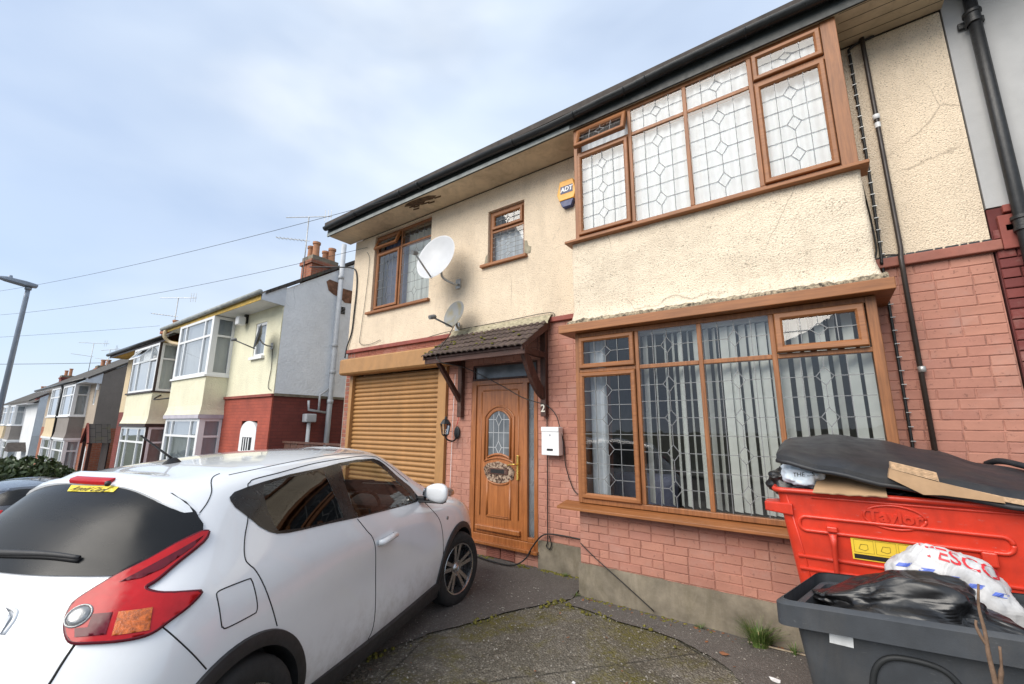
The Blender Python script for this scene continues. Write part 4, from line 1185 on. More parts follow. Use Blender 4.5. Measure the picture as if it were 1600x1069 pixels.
obj('roof', MB().add([(1.27, -.62, 5.62), (9, -.62, 5.62), (9, 3.9, 8.7), (1.27, 3.9, 8.7), (1.27, -.62, 5.7), (9, -.62, 5.7), (9, 3.9, 8.78), (1.27, 3.9, 8.78)], [(0, 1, 2, 3), (4, 7, 6, 5), (0, 4, 5, 1), (0, 3, 7, 4)]), 'roof_dark', nb)
obj('soffit', MB().box(1.28, 9, -.5, .0, 5.9, 5.92), 'fascia_dark', nb)
t_ = thing('rain_pipe', 'thick black cast-iron downpipe with ringed joints at the right edge', 'pipe', (1.41, -.08, .5), world=True)
m = MB(); m.tube([(1.42, -.08, 5.9), (1.415, -.08, 4), (1.40, -.08, .1)], .042, 14); obj('pipe', m, 'iron_black', t_, smooth=True)
for z in (5.15, 3.27, 1.4):
    m = MB(); m.lathe([(.044, -.06), (.056, -.055), (.056, -.03), (.050, -.025), (.050, .03), (.060, .035), (.060, .06), (.044, .065)], lambda x, y, h: (1.412 + x, -.08 + y, z + h), 16); cl_ = obj('pipe_joint', m, 'iron_black', t_, smooth=True, auto=40)
    obj('fixing_lug', MB().box(1.33, 1.49, -.04, -.012, z - .03, z + .03), 'iron_black', cl_, bevel=.006)
# ------------------------------------------------------------------ the houses down the street
dash('nb_yellow', (.76, .73, .55), (.34, .32, .24), .14, 40, .6, .35)
dash('nb_blue', (.88, .92, .97), (.42, .46, .50), .06, 18, .6, .22)
dash('nb_grey_dash', (.26, .235, .215), (.08, .07, .065), .3, 45, .7, .2)
dash('nb_beige', (.42, .35, .28), (.2, .17, .14), .2, 45, .6, .2)
dash('nb_cream', (.62, .50, .33), (.3, .24, .17), .12, 45, .6, .15)
dash('nb_white', (.72, .74, .76), (.3, .3, .3), .1, 40, .5, .15)
brickface('nb_red_brick', (.36, .075, .045), (.32, .066, .042), (.28, .06, .04))
brickface('nb_dark_brick', (.20, .045, .035), (.17, .04, .032), (.13, .035, .03))
brickface('nb_orange_brick', (.36, .115, .055), (.30, .09, .05), (.26, .2, .15))
plain('door_dark', (.02, .02, .022), .2); plain('nb_white_paint', (.66, .71, .78), .6, var=.08); plain('curtain_pale', (.5, .52, .5), .9)
plain('lace', (.42, .36, .33), .95, var=.4, vscale=12); plain('pink_drape', (.45, .26, .27), .95, var=.4, vscale=12)
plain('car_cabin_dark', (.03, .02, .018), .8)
plain('lamp_column', (.24, .28, .34), .4, metal=.3)
plain('brown_frame', (.035, .02, .017), .5)
plain('lilac_trim', (.46, .44, .50), .6)
plain('eave_yellow', (.50, .33, .07), .7, var=.3)
plain('pipe_grey', (.45, .47, .50), .45)
t = NT('slates')
_b = t.n('ShaderNodeTexBrick', Scale=1.0); _b.inputs['Brick Width'].default_value = .25; _b.inputs['Row Height'].default_value = .18; _b.inputs['Mortar Size'].default_value = .008
_b.inputs['Color1'].default_value = (.06, .055, .052, 1); _b.inputs['Color2'].default_value = (.085, .075, .07, 1); _b.inputs['Mortar'].default_value = (.02, .02, .02, 1); t.l(t.coord(), _b.inputs['Vector'])
t.color(t.mix(t.ramp(t.noise(3, 6, .6), [(.5, 0.0), (.7, .6)]), _b.outputs['Color'], (.09, .085, .04))).rough(.9)
glassmat('nb_glass', (.80, .84, .86), .02, 1.52, 2.6, .03)
def nb_window(par, x0, x1, z0, z1, y, cols, zt=None, mat='white_upvc', axis='x', bar=.055, outer=.07, open_top=None, curtain='net_white'):
    """casement window; axis 'x' faces -y at y, axis 'y' faces +x at x=y (x0, x1 then run along y)"""
    T = (lambda p: p) if axis == 'x' else (lambda p: (y - p[1] + y * 0, p[0], p[2]))
    def tr(mb):
        if axis == 'y': mb.v = [(y - (q[1]), q[0], q[2]) for q in mb.v]
        return mb
    Y = y if axis == 'x' else 0.0
    xs = [lerp(x0, x1, c) for c in cols]
    m = MB(); dd = .06
    m.box(xs[0], xs[0] + outer, Y, Y + dd, z0, z1); m.box(xs[-1] - outer, xs[-1], Y, Y + dd, z0, z1)
    m.box(xs[0] + outer, xs[-1] - outer, Y + .001, Y + dd, z0, z0 + outer); m.box(xs[0] + outer, xs[-1] - outer, Y + .001, Y + dd, z1 - outer, z1)
    for x in xs[1:-1]: m.box(x - bar / 2, x + bar / 2, Y + .002, Y + dd, z0 + outer, z1 - outer)
    if zt:
        for i in range(len(xs) - 1):
            a = xs[i] + (outer if i == 0 else bar / 2); b = xs[i + 1] - (outer if i == len(xs) - 2 else bar / 2)
            m.box(a, b, Y + .003, Y + dd, zt - bar / 2, zt + bar / 2)
    w = obj('window', tr(m), mat, par)
    for i in range(len(xs) - 1):
        a = xs[i] + (outer if i == 0 else bar / 2); b = xs[i + 1] - (outer if i == len(xs) - 2 else bar / 2)
        for lo, hi in (((z0 + outer, zt - bar / 2), (zt + bar / 2, z1 - outer)) if zt else ((z0 + outer, z1 - outer),)):
            q = MB().quad((a, Y + .03, lo), (b, Y + .03, lo), (b, Y + .03, hi), (a, Y + .03, hi))
            if open_top == i and zt and lo > zt:
                q = MB().quad((a, Y + .03 - .28, lo + .05), (b, Y + .03 - .28, lo + .05), (b, Y, hi), (a, Y, hi))
                s_ = MB(); s_.tube([(a, Y - .26, lo + .05), (b, Y - .26, lo + .05), (b, Y - .01, hi), (a, Y - .01, hi), (a, Y - .26, lo + .05)], .025, 4); obj('open_sash', tr(s_), mat, w)
            obj('pane', tr(q), 'nb_glass', w, fix=False)
    if curtain:
        c = MB(); N = int((x1 - x0) / .05); vs = []
        for i in range(N + 1):
            x = lerp(x0 + .02, x1 - .02, i / N); yy = Y + .11 + .02 * math.sin(x * 30)
            vs += [(x, yy, z0 + .02), (x, yy, z1 - .02)]
        c.add(vs, [(i * 2, i * 2 + 2, i * 2 + 3, i * 2 + 1) for i in range(N)])
        obj('curtain', tr(c), curtain, w, smooth=True)
    return w
def bay(par, x0, x1, dep, zg, zl0, zl1, zs, zt_, ze, mats, frame='white_upvc', seed=0, colsf=(0, .2, .78, 1.0), open_top=None, cur=('net_white', 'net_white'), flare=True, corner=None, ltrim=None, side_mat=None):
    """square two-storey bay: lower window zl0..zl1, apron zl1..zs, upper window zs..ze"""
    y = -dep; mup, mlow = mats
    # apron with flared foot
    m = MB(); rows = []
    for k in range(9):
        v = k / 8; z = lerp(zl1 + .10, zs, v); f = (.05 * max(0, 1 - v / .3) ** 2) if flare else 0
        rows.append([(x0 - f, 0, z), (x0 - f, y - f, z), (x1 + f, y - f, z), (x1 + f, 0, z)])
    m.add([p for r_ in rows for p in r_], [(i * 4 + k, i * 4 + k + 1, i * 4 + 5 + k, i * 4 + 4 + k) for i in range(8) for k in range(3)] + [(0, 1, 2, 3)])
    obj('bay_apron', m, mup, par)
    m = MB(); m.box(x0 - .05, x1 + .05, y - .06, 0, zl1 + .0, zl1 + .098); obj('bay_hood', m, ltrim or frame, par)
    m = MB(); m.box(x0 - .03, x1 + .03, y - .05, 0, zs, zs + .05); obj('bay_sill', m, frame if frame != 'brown_frame' else 'brown_frame', par)
    m = MB(); m.box(x0, x1, y, 0, zg, zl0); obj('bay_base', m, mlow, par)
    zt2 = lerp(zs, ze, .68); zt1 = lerp(zl0, zl1, .68)
    nb_window(par, x0 + .06, x1 - .06, zs + .05, ze, y, colsf, zt2, frame if frame != 'brown_frame' else 'white_upvc', open_top=open_top, curtain=cur[0])
    nb_window(par, x0 + .06, x1 - .06, zl0, zl1, y, colsf, zt1, frame if frame != 'brown_frame' else 'white_upvc', curtain=cur[1])
    nb_window(par, y + .06, 0, zs + .05, ze, x1, (0, 1), zt2, 'white_upvc', 'y', curtain=cur[0])
    nb_window(par, y + .06, 0, zl0, zl1, x1, (0, 1), zt1, 'white_upvc', 'y', curtain=cur[1])
    for xx in (x0, x1 - .06):
        for za, zb in ((zl0, zl1), (zs + .05, ze)):
            obj('corner_post', MB().box(xx, xx + .06, y, y + .06, za, zb), corner or frame, par)
    obj('bay_side', MB().box(x0, x0 + .05, y + .06, 0, zl0, ze), frame, par)
def chimney(par, x, y, w, d, z0, z1, pots, mat='nb_orange_brick'):
    m = MB(); m.box(x - w, x, y, y + d, z0, z1 - .28); c = obj('chimney', m, mat, par)
    obj('chimney_cap', MB().box(x - w - .05, x + .05, y - .05, y + d + .05, z1 - .28, z1 - .16), mat, c)
    obj('chimney_cap', MB().box(x - w, x, y, y + d, z1 - .16, z1), 'cement', c)
    for px, py, h in pots:
        m = MB(); m.lathe([(.12, 0), (.105, .1), (.10, h - .08), (.125, h - .07), (.125, h), (.09, h), (.085, h - .2)], lambda a, b, q: (x + px + a, y + py + b, z1 + q), 14)
        obj('chimney_pot', m, 'terracotta', c, smooth=True, auto=40)
def nb_roof(par, xr, xl, ze, ridge_y=4.0, slope=.67, mat='slates', over=.45):
    zr = ze + .12 + slope * (ridge_y + over)
    z0 = ze + .12
    m = MB(); t_ = .09
    a = [(xr, -over, z0), (xl, -over, z0), (xl, ridge_y, zr), (xr, ridge_y, zr), (xl, 2 * ridge_y + over, z0), (xr, 2 * ridge_y + over, z0)]
    m.add(a + [(x, y, z + t_) for x, y, z in a], [(0, 1, 2, 3), (3, 2, 4, 5), (6, 9, 8, 7), (9, 11, 10, 8), (0, 6, 7, 1), (0, 3, 9, 6), (3, 5, 11, 9), (1, 7, 8, 2), (2, 8, 10, 4)])
    obj('roof', m, mat, par)
    return zr
def gable(par, x, ze, zg, mat_u, mat_l, zb, ridge_y=4.0, slope=.67, over=.45, th=.2):
    zr = ze + .12 + slope * (ridge_y + over) - .03
    zf = ze + .12 + slope * over - .03
    pol = [(.021, zb), (.021, zf), (ridge_y, zr), (2 * ridge_y, zf), (2 * ridge_y, zb)]
    m = MB(); m.prism(pol, lambda u, v, d: (x - d, u, v), 0, th); obj('gable_wall', m, mat_u, par)
    m = MB(); m.box(x - th, x + .0, .021, 2 * ridge_y, zg, zb - .001); obj('gable_base', m, mat_l, par)
def aerial(name, label, base, h, rot, kind=0, group='television aerials on chimneys'):
    t_ = thing(name, label, 'aerial', base, rot, group)
    m = MB(); m.tube([(0, 0, 0), (0, 0, h)], .018, 6); obj('mast', m, 'galvanised', t_, smooth=True)
    m = MB(); m.tube([(-.75, 0, h - .02), (.75, 0, h + .02)], .014, 5); bo = obj('boom', m, 'galvanised', t_)
    for k in range(3 if kind else 2):
        m = MB(); x = .55 + k * .1; m.tube([(x, -.05, h - .18), (x, -.05, h + .22)], .008, 4); obj('reflector_rod', m, 'galvanised', t_)
    m = MB(); m.tube([(-1.0, 0, h * .60 + .12), (.1, 0, h * .60)], .012, 5); obj('lower_boom', m, 'galvanised', t_)
    for k in range(8):
        x = -.95 + k * .125; m = MB(); m.tube([(x, -.11, h * .60 + .11 - k * .014), (x, .11, h * .60 + .11 - k * .014)], .006, 4); obj('element', m, 'galvanised', t_)
    return t_

# --- A: yellow half with blue gable
A = thing('semi_detached_house', 'pale yellow semi-detached house with blue-grey gable and red brick base', 'house', (-13.3, 0, -.9), world=True)
zb, ze = 2.42, 4.56
XR, XL = -10.2, -16.42
obj('front_wall', weld(wall_holes(-12.75, XR, zb, ze + .05, [(-11.50, -10.92, 3.37, 4.24)], 0, .02)), 'nb_yellow', A)
obj('front_base', weld(wall_holes(-12.75, XR, -1.2, zb - .002, [(-11.60, -10.78, -.9, 1.80)], -.012, .02)), 'nb_red_brick', A)
obj('front_wall', MB().box(XL, -15.2, 0, .02, zb, ze + .05), 'nb_yellow', A)
obj('front_base', MB().box(XL, -15.2, -.012, .02, -1.2, zb - .002), 'nb_red_brick', A)
gable(A, XR, ze, -1.2, 'nb_blue', 'nb_dark_brick', zb)
m = MB(); m.box(-12.74, XR + .04, -.06, -.001, zb - .06, zb - .001); obj('string_course', m, 'maroon_band', A)
m = MB(); m.box(XR + .001, XR + .045, .001, 3, zb - .05, zb + .01); obj('string_course', m, 'cement', A)
nb_window(A, -11.50, -10.92, 3.37, 4.24, .02, (0, 1), None, curtain='curtain_pale')
obj('window_sill', MB().box(-11.56, -10.86, -.07, .02, 3.30, 3.37), 'white_upvc', A)
# arched door
m = MB(); m.prism([(-11.60, -.9), (-10.78, -.9), (-10.78, 1.55)] + [(-11.19 + .41 * math.cos(a), 1.55 + .25 * math.sin(a)) for a in [math.pi * k / 12 for k in range(13)]], lambda u, v, d: (u, d, v), -.02, .05)
dr = obj('front_door', m, 'white_upvc', A)
obj('door_glass', MB().box(-11.42, -10.96, -.03, -.021, .2, 1.42), 'door_dark', dr)
for k in range(3): obj('glass_bar', MB().box(-11.34 + k * .12, -11.30 + k * .12, -.036, -.031, .2, 1.41), 'white_upvc', dr)
bay(A, -15.20, -12.75, .52, -1.2, .45, 1.86, 2.93, None, ze - .02, ('nb_yellow', 'nb_yellow'), seed=1, ltrim='lilac_trim', cur=('net_white', 'net_white'))
obj('soffit', MB().box(XL, XR + .02, -.5, .0, ze + .0, ze + .02), 'white_upvc', A)
obj('fascia', MB().box(XL, XR + .03, -.52, -.50, ze - .02, ze + .14), 'eave_yellow', A)
m = MB(); m.tube([(XL - .3, -.57, ze + .10), (XR + .05, -.57, ze + .15)], .06, 10); obj('gutter', m, 'fascia_grey', A, smooth=True)
m = MB(); m.add([(XR + d, y, z) for d in (.0, .035) for y, z in ((-.52, ze - .02), (.02, ze - .05), (.02, ze + .46), (-.52, ze + .12))], [(0, 1, 2, 3), (7, 6, 5, 4), (0, 4, 5, 1), (1, 5, 6, 2), (2, 6, 7, 3), (3, 7, 4, 0)])
obj('boxed_eave', m, 'nb_white_paint', A)
nb_roof(A, XR + .06, XL, ze)
chimney(A, -12.6, 1.85, .62, .90, 5.6, 7.05, [(-.46, .18, .42), (-.16, .18, .50), (-.40, .65, .40), (-.14, .72, .46)])
# scar of bare brick, vent, waste pipes on the gable
plain('bare_brick', (.20, .10, .06), .95, var=.6, vscale=9, bump=.8, bscale=25)
def on_gable(pts, th, mat, name): 
    m = MB(); m.prism(pts, lambda u, v, d: (XR + d, u, v), .001, th); return obj(name, m, mat, A)
on_gable([(1.02, 5.42), (1.10, 5.50), (1.35, 5.48), (1.5, 5.36), (1.85, 5.36), (1.95, 5.2), (1.9, 5.02), (1.6, 4.98), (1.45, 5.08), (1.25, 5.12), (1.10, 5.2)], .012, 'bare_brick', 'bare_patch')
for k in range(5): on_gable([(1.47, 4.66 + k * .04), (1.62, 4.66 + k * .04), (1.62, 4.685 + k * .04), (1.47, 4.685 + k * .04)], .02, 'seam_black', 'vent_slot')
m = MB(); m.tube([(XR + .12, 1.36, 6.55), (XR + .12, 1.35, 2.4), (XR + .12, 1.33, -.9)], .065, 12); sp_ = obj('soil_pipe', m, 'pipe_grey', A, smooth=True)
for z in (2.3, 3.05, 3.75, 5.6): 
    m = MB(); m.lathe([(.066, -.05), (.078, -.045), (.078, .045), (.066, .05)], lambda x, y, h: (XR + .12 + x, 1.35 + y, z + h), 12); obj('pipe_collar', m, 'pipe_grey', sp_, smooth=True)
m = MB(); m.tube([(XR + .10, .80, 2.30), (XR + .10, .82, 2.08), (XR + .10, 1.30, 2.02)], .03, 8); m2 = obj('waste_pipe', m, 'pipe_grey', A, smooth=True)
m = MB(); m.tube([(XR + .10, 1.08, 2.06), (XR + .10, 1.08, 2.45), (XR + .10, 1.30, 2.62)], .028, 8); obj('waste_pipe', m, 'pipe_grey', A, smooth=True)
m = MB(); m.box(XR + .02, XR + .22, .72, .98, 1.78, 1.98); hp = obj('hopper_head', m, 'pipe_grey', A, bevel=.02)
m = MB(); m.tube([(XR + .12, .85, 1.80), (XR + .12, .85, -.9)], .045, 10); obj('hopper_pipe', m, 'pipe_grey', hp, smooth=True)
# security lamp and dish on A
t_ = thing('security_lamp', 'white sensor lamp under the eaves of the yellow house', 'lamp', (-12.05, -.02, 4.2))
m = MB(); m.box(-.10, .10, -.24, -.05, .05, .28); obj('lamp_head', m, 'white_upvc', t_, bevel=.03)
m = MB(); m.box(-.05, .05, -.06, .02, .12, .36); obj('mount', m, 'gutter_black', t_, bevel=.01)
t_ = thing('satellite_dish', 'dark satellite dish on the yellow house beside its small window', 'satellite dish', (-10.5, 0, 3.55))
dish(t_, (.02, -.38, .18), (-.30, -.93, .15), .66, .60, 'iron_black', (.42, -.2, 0), (.05, -.03, .0), 'dish_grey', .07, bend=[(.06, -.34, .14), (.08, -.25, .02), (.06, -.10, -.01), (.05, -.02, 0)])
cable('wall_wire', 'thin wire hanging down the yellow wall below its dish', [(-10.45, -.02, 3.5), (-10.40, -.02, 3.0), (-10.45, -.02, 2.6), (-10.30, -.02, 2.5)], .008)

# --- B: the other half, brown corner posts
B = thing('semi_detached_house', 'cream semi-detached half with dark brown bay corner posts and open top window', 'house', (-19.5, 0, -1.2), world=True)
zeB = 4.28
obj('front_wall', MB().box(-22.4, -16.43, 0, .02, 2.15, zeB + .05), 'nb_cream', B)
obj('front_base', MB().box(-22.4, -16.43, -.01, .02, -1.6, 2.148), 'nb_dark_brick', B)
gable(B, -22.4, zeB, -1.6, 'nb_cream', 'nb_dark_brick', 2.15, th=.2)
bay(B, -19.5, -16.80, .52, -1.5, .15, 1.62, 2.68, None, zeB - .02, ('nb_yellow', 'nb_dark_brick'), frame='brown_frame', seed=3, colsf=(0, .26, .72, 1.0), open_top=1, corner='brown_frame', cur=('net_white', 'curtain_pale'))
obj('soffit', MB().box(-22.8, -16.45, -.5, 0, zeB, zeB + .02), 'eave_yellow', B)
obj('fascia', MB().box(-22.8, -16.45, -.52, -.5, zeB - .02, zeB + .13), 'brown_frame', B)
m = MB(); m.tube([(-22.9, -.57, zeB + .11), (-16.5, -.57, zeB + .12)], .06, 10); obj('gutter', m, 'gutter_black', B, smooth=True)
nb_roof(B, -16.425, -22.9, zeB)
chimney(B, -21.9, .9, .6, .7, 4.6, 5.75, [(-.3, .35, .35)])
cable('bay_cable', 'black cable crossing between the two bays of the semi-detached pair', [(-16.78, -.30, 2.60), (-16.6, -.5, 2.45), (-16.1, -.2, 2.5), (-15.6, -.4, 2.42)], .02)
t_ = thing('rain_pipe', 'yellow painted rainwater pipe bent under the eaves between the paired houses', 'pipe', (-16.4, -.4, 4.0), world=True)
m = MB(); m.tube(smooth_path([(-16.38, -.56, 4.58), (-16.38, -.56, 4.38), (-16.30, -.40, 4.22), (-15.7, -.25, 4.10), (-15.4, -.12, 4.0)], 4), .05, 8); obj('pipe', m, 'nb_cream', t_, smooth=True)
# --- C: grey pebbledash gable, orange brick
Cc = thing('semi_detached_house', 'grey pebbledashed semi-detached house with orange brick doorway, chimney with two pots', 'house', (-31, 0, -1.9), world=True)
zeC = 3.52; xr = -26.25
obj('front_wall', weld(wall_holes(-38.5, xr, 1.5, zeC + .05, [(-27.15, -26.75, 2.55, 3.35)], 0, .02)), 'nb_beige', Cc)
obj('front_base', MB().box(-38.5, xr, -.012, .02, -2.4, 1.498), 'nb_orange_brick', Cc)
gable(Cc, xr, zeC, -2.4, 'nb_grey_dash', 'nb_orange_brick', 1.5)
nb_window(Cc, -27.15, -26.75, 2.55, 3.35, .02, (0, 1), None, outer=.05)
obj('front_door', MB().prism([(-27.1, -2.1), (-26.5, -2.1), (-26.5, .55), (-26.65, .72), (-26.95, .72), (-27.1, .55)], lambda u, v, d: (u, d, v), -.03, .0), 'white_upvc', Cc)
bay(Cc, -30.6, -28.0, .52, -2.3, -.55, .95, 2.0, None, zeC - .02, ('nb_grey_dash', 'nb_beige'), seed=5)
bay(Cc, -33.6, -31.0, .52, -2.3, -.55, .95, 2.0, None, zeC - .02, ('nb_cream', 'nb_beige'), seed=6)
obj('soffit', MB().box(-38.6, xr, -.5, 0, zeC, zeC + .02), 'white_upvc', Cc)
m = MB(); m.tube([(-38.7, -.57, zeC + .10), (xr + .05, -.57, zeC + .12)], .06, 8); obj('gutter', m, 'gutter_black', Cc, smooth=True)
m = MB(); m.add([(xr + d, y, z) for d in (.0, .035) for y, z in ((-.52, zeC - .02), (.02, zeC - .05), (.02, zeC + .46), (-.52, zeC + .12))], [(0, 1, 2, 3), (7, 6, 5, 4), (0, 4, 5, 1), (1, 5, 6, 2), (2, 6, 7, 3), (3, 7, 4, 0)])
obj('boxed_eave', m, 'nb_white_paint', Cc)
nb_roof(Cc, xr + .06, -38.7, zeC)
chimney(Cc, -36.6, 1.6, .7, .9, 4.6, 5.3, [(-.5, .3, .42), (-.2, .5, .42)])
m = MB(); m.tube([(-31.1, -.53, 3.6), (-30.8, -.53, 3.3), (-30.8, -.53, .9)], .05, 8); obj('down_pipe', m, 'gutter_black', Cc, smooth=True)
m = MB(); m.tube([(xr - .1, -.05, 3.5), (xr - .1, -.05, 3.2)], .06, 8); obj('pipe_stub', m, 'white_upvc', Cc)
# gabled timber porch between B and C
t_ = thing('timber_porch', 'small pitched porch with red bargeboards in the gap between the semi-detached pairs', 'porch', (-23.9, -.4, -1.6), world=True)
m = MB(); m.add([(-24.5, -.55, .95), (-23.9, -.55, 1.70), (-23.3, -.55, .95), (-24.5, .1, .95), (-23.9, .1, 1.70), (-23.3, .1, .95)], [(0, 1, 4, 3), (1, 2, 5, 4)]); obj('porch_roof', m, 'slates', t_)
m = MB(); m.tube([(-24.5, -.58, .95), (-23.9, -.58, 1.70), (-23.3, -.58, .95)], .05, 4); obj('barge_board', m, 'maroon_band', t_)
for x in (-24.4, -23.4): obj('post', MB().box(x - .05, x + .05, -.54, -.44, -1.7, 1.0), 'dark_timber', t_)
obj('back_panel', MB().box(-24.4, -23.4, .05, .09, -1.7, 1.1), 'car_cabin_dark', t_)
# --- D: white and blue pair further down
D = thing('semi_detached_house', 'pale blue and grey semi-detached house far down the street', 'house', (-48, 0, -2.6), world=True)
zeD = 2.95
obj('front_wall', MB().box(-56, -41.5, 0, .02, -3.2, zeD + .05), 'nb_white', D)
gable(D, -41.5, zeD, -3.2, 'nb_blue', 'nb_white', .9)
bay(D, -48.6, -46.2, .52, -3.2, -1.0, .45, 1.5, None, zeD - .02, ('nb_grey_dash', 'nb_white'), seed=7)
bay(D, -52.4, -50.0, .52, -3.2, -1.0, .45, 1.5, None, zeD - .02, ('nb_cream', 'nb_white'), seed=8)
obj('soffit', MB().box(-56, -41.5, -.5, 0, zeD, zeD + .02), 'white_upvc', D)
nb_roof(D, -41.44, -56.2, zeD)
chimney(D, -50.5, 2.0, .9, .9, 4.6, 5.6, [(-.6, .3, .45), (-.2, .5, .6)], 'nb_dark_brick')
obj('porch_roof', MB().add([(-44.2, -.8, -.1), (-43.2, -.8, .45), (-42.2, -.8, -.1), (-44.2, .0, -.1), (-43.2, 0, .45), (-42.2, 0, -.1)], [(0, 1, 4, 3), (1, 2, 5, 4), (0, 2, 1)]), 'roof_dark', D)
# --- E: last house
E_ = thing('semi_detached_house', 'dark roofed house at the far left end of the row', 'house', (-68, 0, -4), world=True)
obj('front_wall', MB().box(-82, -61, 0, .02, -5, 1.9), 'nb_cream', E_)
gable(E_, -61, 1.85, -5, 'nb_grey_dash', 'nb_white', 0)
nb_window(E_, -67, -64, -.1, 1.4, -.02, (0, .3, .7, 1), .9); nb_window(E_, -74, -71, -.1, 1.4, -.02, (0, .3, .7, 1), .9)
nb_roof(E_, -60.9, -82, 1.85)
chimney(E_, -64, 2.4, 1.0, 1.0, 3.4, 4.9, [(-.6, .3, .5), (-.2, .5, .5)], 'nb_dark_brick')
# --- fence by the gable
fe = thing('side_fence', 'weathered dark fence panel closing the gap beside the blue gable', 'fence', (-9.5, .3, -.7), world=True)
for k in range(9):
    x = -10.05 + k * .28; m = MB(); m.box(x, x + .265, .30, .325, -.8, 1.30 + .01 * math.sin(k * 2.3)); obj('fence_board', m, 'worn_timber', fe)
obj('fence_rail', MB().box(-10.1, -7.45, .326, .37, 1.0, 1.08), 'worn_timber', fe)
obj('fence_coping', MB().box(-10.1, -7.45, .27, .36, 1.312, 1.35), 'worn_timber', fe)
# --- front garden walls
gw = thing('garden_wall', 'low dark garden wall with pale coping in front of the neighbouring houses', 'wall', (-19, -3.2, -1.2), world=True)
obj('wall_body', MB().add([(x, y, z) for x in (-25.5, -18.4) for y in (-2.1, -1.95) for z in (gz_at(x) - .1, gz_at(x) + .62)], [(0, 1, 3, 2), (4, 6, 7, 5), (0, 4, 5, 1), (2, 3, 7, 6), (1, 5, 7, 3)]), 'nb_dark_brick', gw)
obj('coping', MB().add([(x, y, z) for x in (-25.5, -18.4) for y in (-2.15, -1.90) for z in (gz_at(x) + .63, gz_at(x) + .70)], [(0, 1, 3, 2), (4, 6, 7, 5), (0, 4, 5, 1), (2, 3, 7, 6), (1, 5, 7, 3), (0, 2, 6, 4)]), 'cement', gw)
# --- hedge
def leaf_mass(name, label, cat, boxes, n, leaf, mat, seed, loc):
    rr = random.Random(seed); t_ = thing(name, label, cat, loc, world=True)
    m = MB()
    for k in range(n):
        cx, cy, cz, rx, ry, rz = rr.choice(boxes)
        while True:
            u = Vector((rr.uniform(-1, 1), rr.uniform(-1, 1), rr.uniform(-1, 1)))
            if .35 < u.length < 1: break
        p = Vector((cx + u.x * rx, cy + u.y * ry, cz + u.z * rz))
        a = Vector((rr.gauss(0, 1), rr.gauss(0, 1), rr.gauss(0, .6))).normalized(); b = a.orthogonal().normalized(); b.rotate(Matrix.Rotation(rr.uniform(0, 6.28), 3, a))
        s_ = leaf * rr.uniform(.6, 1.3); c = a.cross(b)
        m.add([p - b * s_, p + c * s_ * .45, p + b * s_, p - c * s_ * .45], [(0, 1, 2, 3)])
    o = obj('foliage', m, mat, t_, fix=False); o['kind'] = 'stuff'
    m = MB()
    for k in range(9):
        cx, cy, cz, rx, ry, rz = rr.choice(boxes)
        m.tube([(cx, cy, gz_at(cx) - .1), (cx + rr.uniform(-.2, .2), cy + rr.uniform(-.2, .2), cz), (cx + rr.uniform(-.5, .5) * rx, cy + rr.uniform(-.5, .5) * ry, cz + rz * .7)], [.03, .02, .008], 5)
    o = obj('stems', m, 'worn_timber', t_); o['kind'] = 'stuff'
    return t_
t = NT('hedge_leaf'); t.color(t.ramp(t.noise(5, 4, .6), [(.3, (.018, .030, .012)), (.55, (.055, .085, .03)), (.75, (.14, .18, .09))])).rough(.45)
leaf_mass('hedge', 'dark green hedge above the parked cars at the far left', 'hedge', [(-19.5, -2.35, .12, .9, .7, .62), (-20.2, -2.9, .05, .9, .6, .68), (-20.3, -1.95, .0, .8, .55, .50), (-19.3, -3.1, .1, .8, .6, .6), (-20.0, -1.55, -.15, .6, .4, .42), (-21, -3.5, .0, .9, .8, .6)], 9000, .085, 'hedge_leaf', 3, (-20, -2.4, -1.3))
# --- lamp post
t_ = thing('street_lamp', 'grey street lamp column with flat lantern at the left edge', 'street lamp', (-15.0, -3.64, -1.0), world=True)
m = MB(); m.tube([(-15, -3.64, -1.1), (-15, -3.64, 4.62), (-15, -3.64, 4.86)], [.060, .045, .042], 14); obj('column', m, 'lamp_column', t_, smooth=True)
m = MB(); m.tube([(-15, -3.64, 4.82), (-15, -3.64, 4.90)], .06, 12); obj('lantern_collar', m, 'lamp_column', t_, smooth=True)
m = MB(); m.add([(-15 + sx * wx, y, z) for y, z0, z1, wx in ((-3.50, 4.90, 4.97, .10), (-3.7, 4.89, 5.00, .13), (-4.02, 4.94, 5.03, .11), (-4.12, 4.97, 5.02, .08)) for sx, z in ((-1, z0), (1, z0), (1, z1), (-1, z1))], [(0, 1, 2, 3), (15, 14, 13, 12)] + [(i * 4 + k, i * 4 + (k + 1) % 4, i * 4 + 4 + (k + 1) % 4, i * 4 + 4 + k) for i in range(3) for k in range(4)])
ln = obj('lantern_head', m, 'lamp_column', t_, bevel=.02)
m = MB(); m.tube([(-15, -4.11, 5.0), (-15, -4.36, 5.04)], .018, 8); obj('spigot', m, 'lamp_column', ln, smooth=True)
m = MB(); m.lathe([(0, .09), (.04, .085), (.05, .04), (.05, 0)], lambda x, y, h: (-15 + x * .8, -3.95 + y * .8, 5.02 + h * .8), 12); obj('photocell', m, 'lamp_column', ln, smooth=True)
# --- wires across the sky
def wire(label, a, b, sag, r=.0045, name='overhead_wire'):
    a = Vector(a); b = Vector(b); P = []
    for k in range(25):
        u = k / 24; p = a.lerp(b, u); p.z -= sag * 4 * u * (1 - u); P.append(p)
    m = MB(); m.tube(P, r, 5); return tag(obj(name, m, 'black_cable', None, smooth=True), label, 'wire', 'telephone wires across the sky')

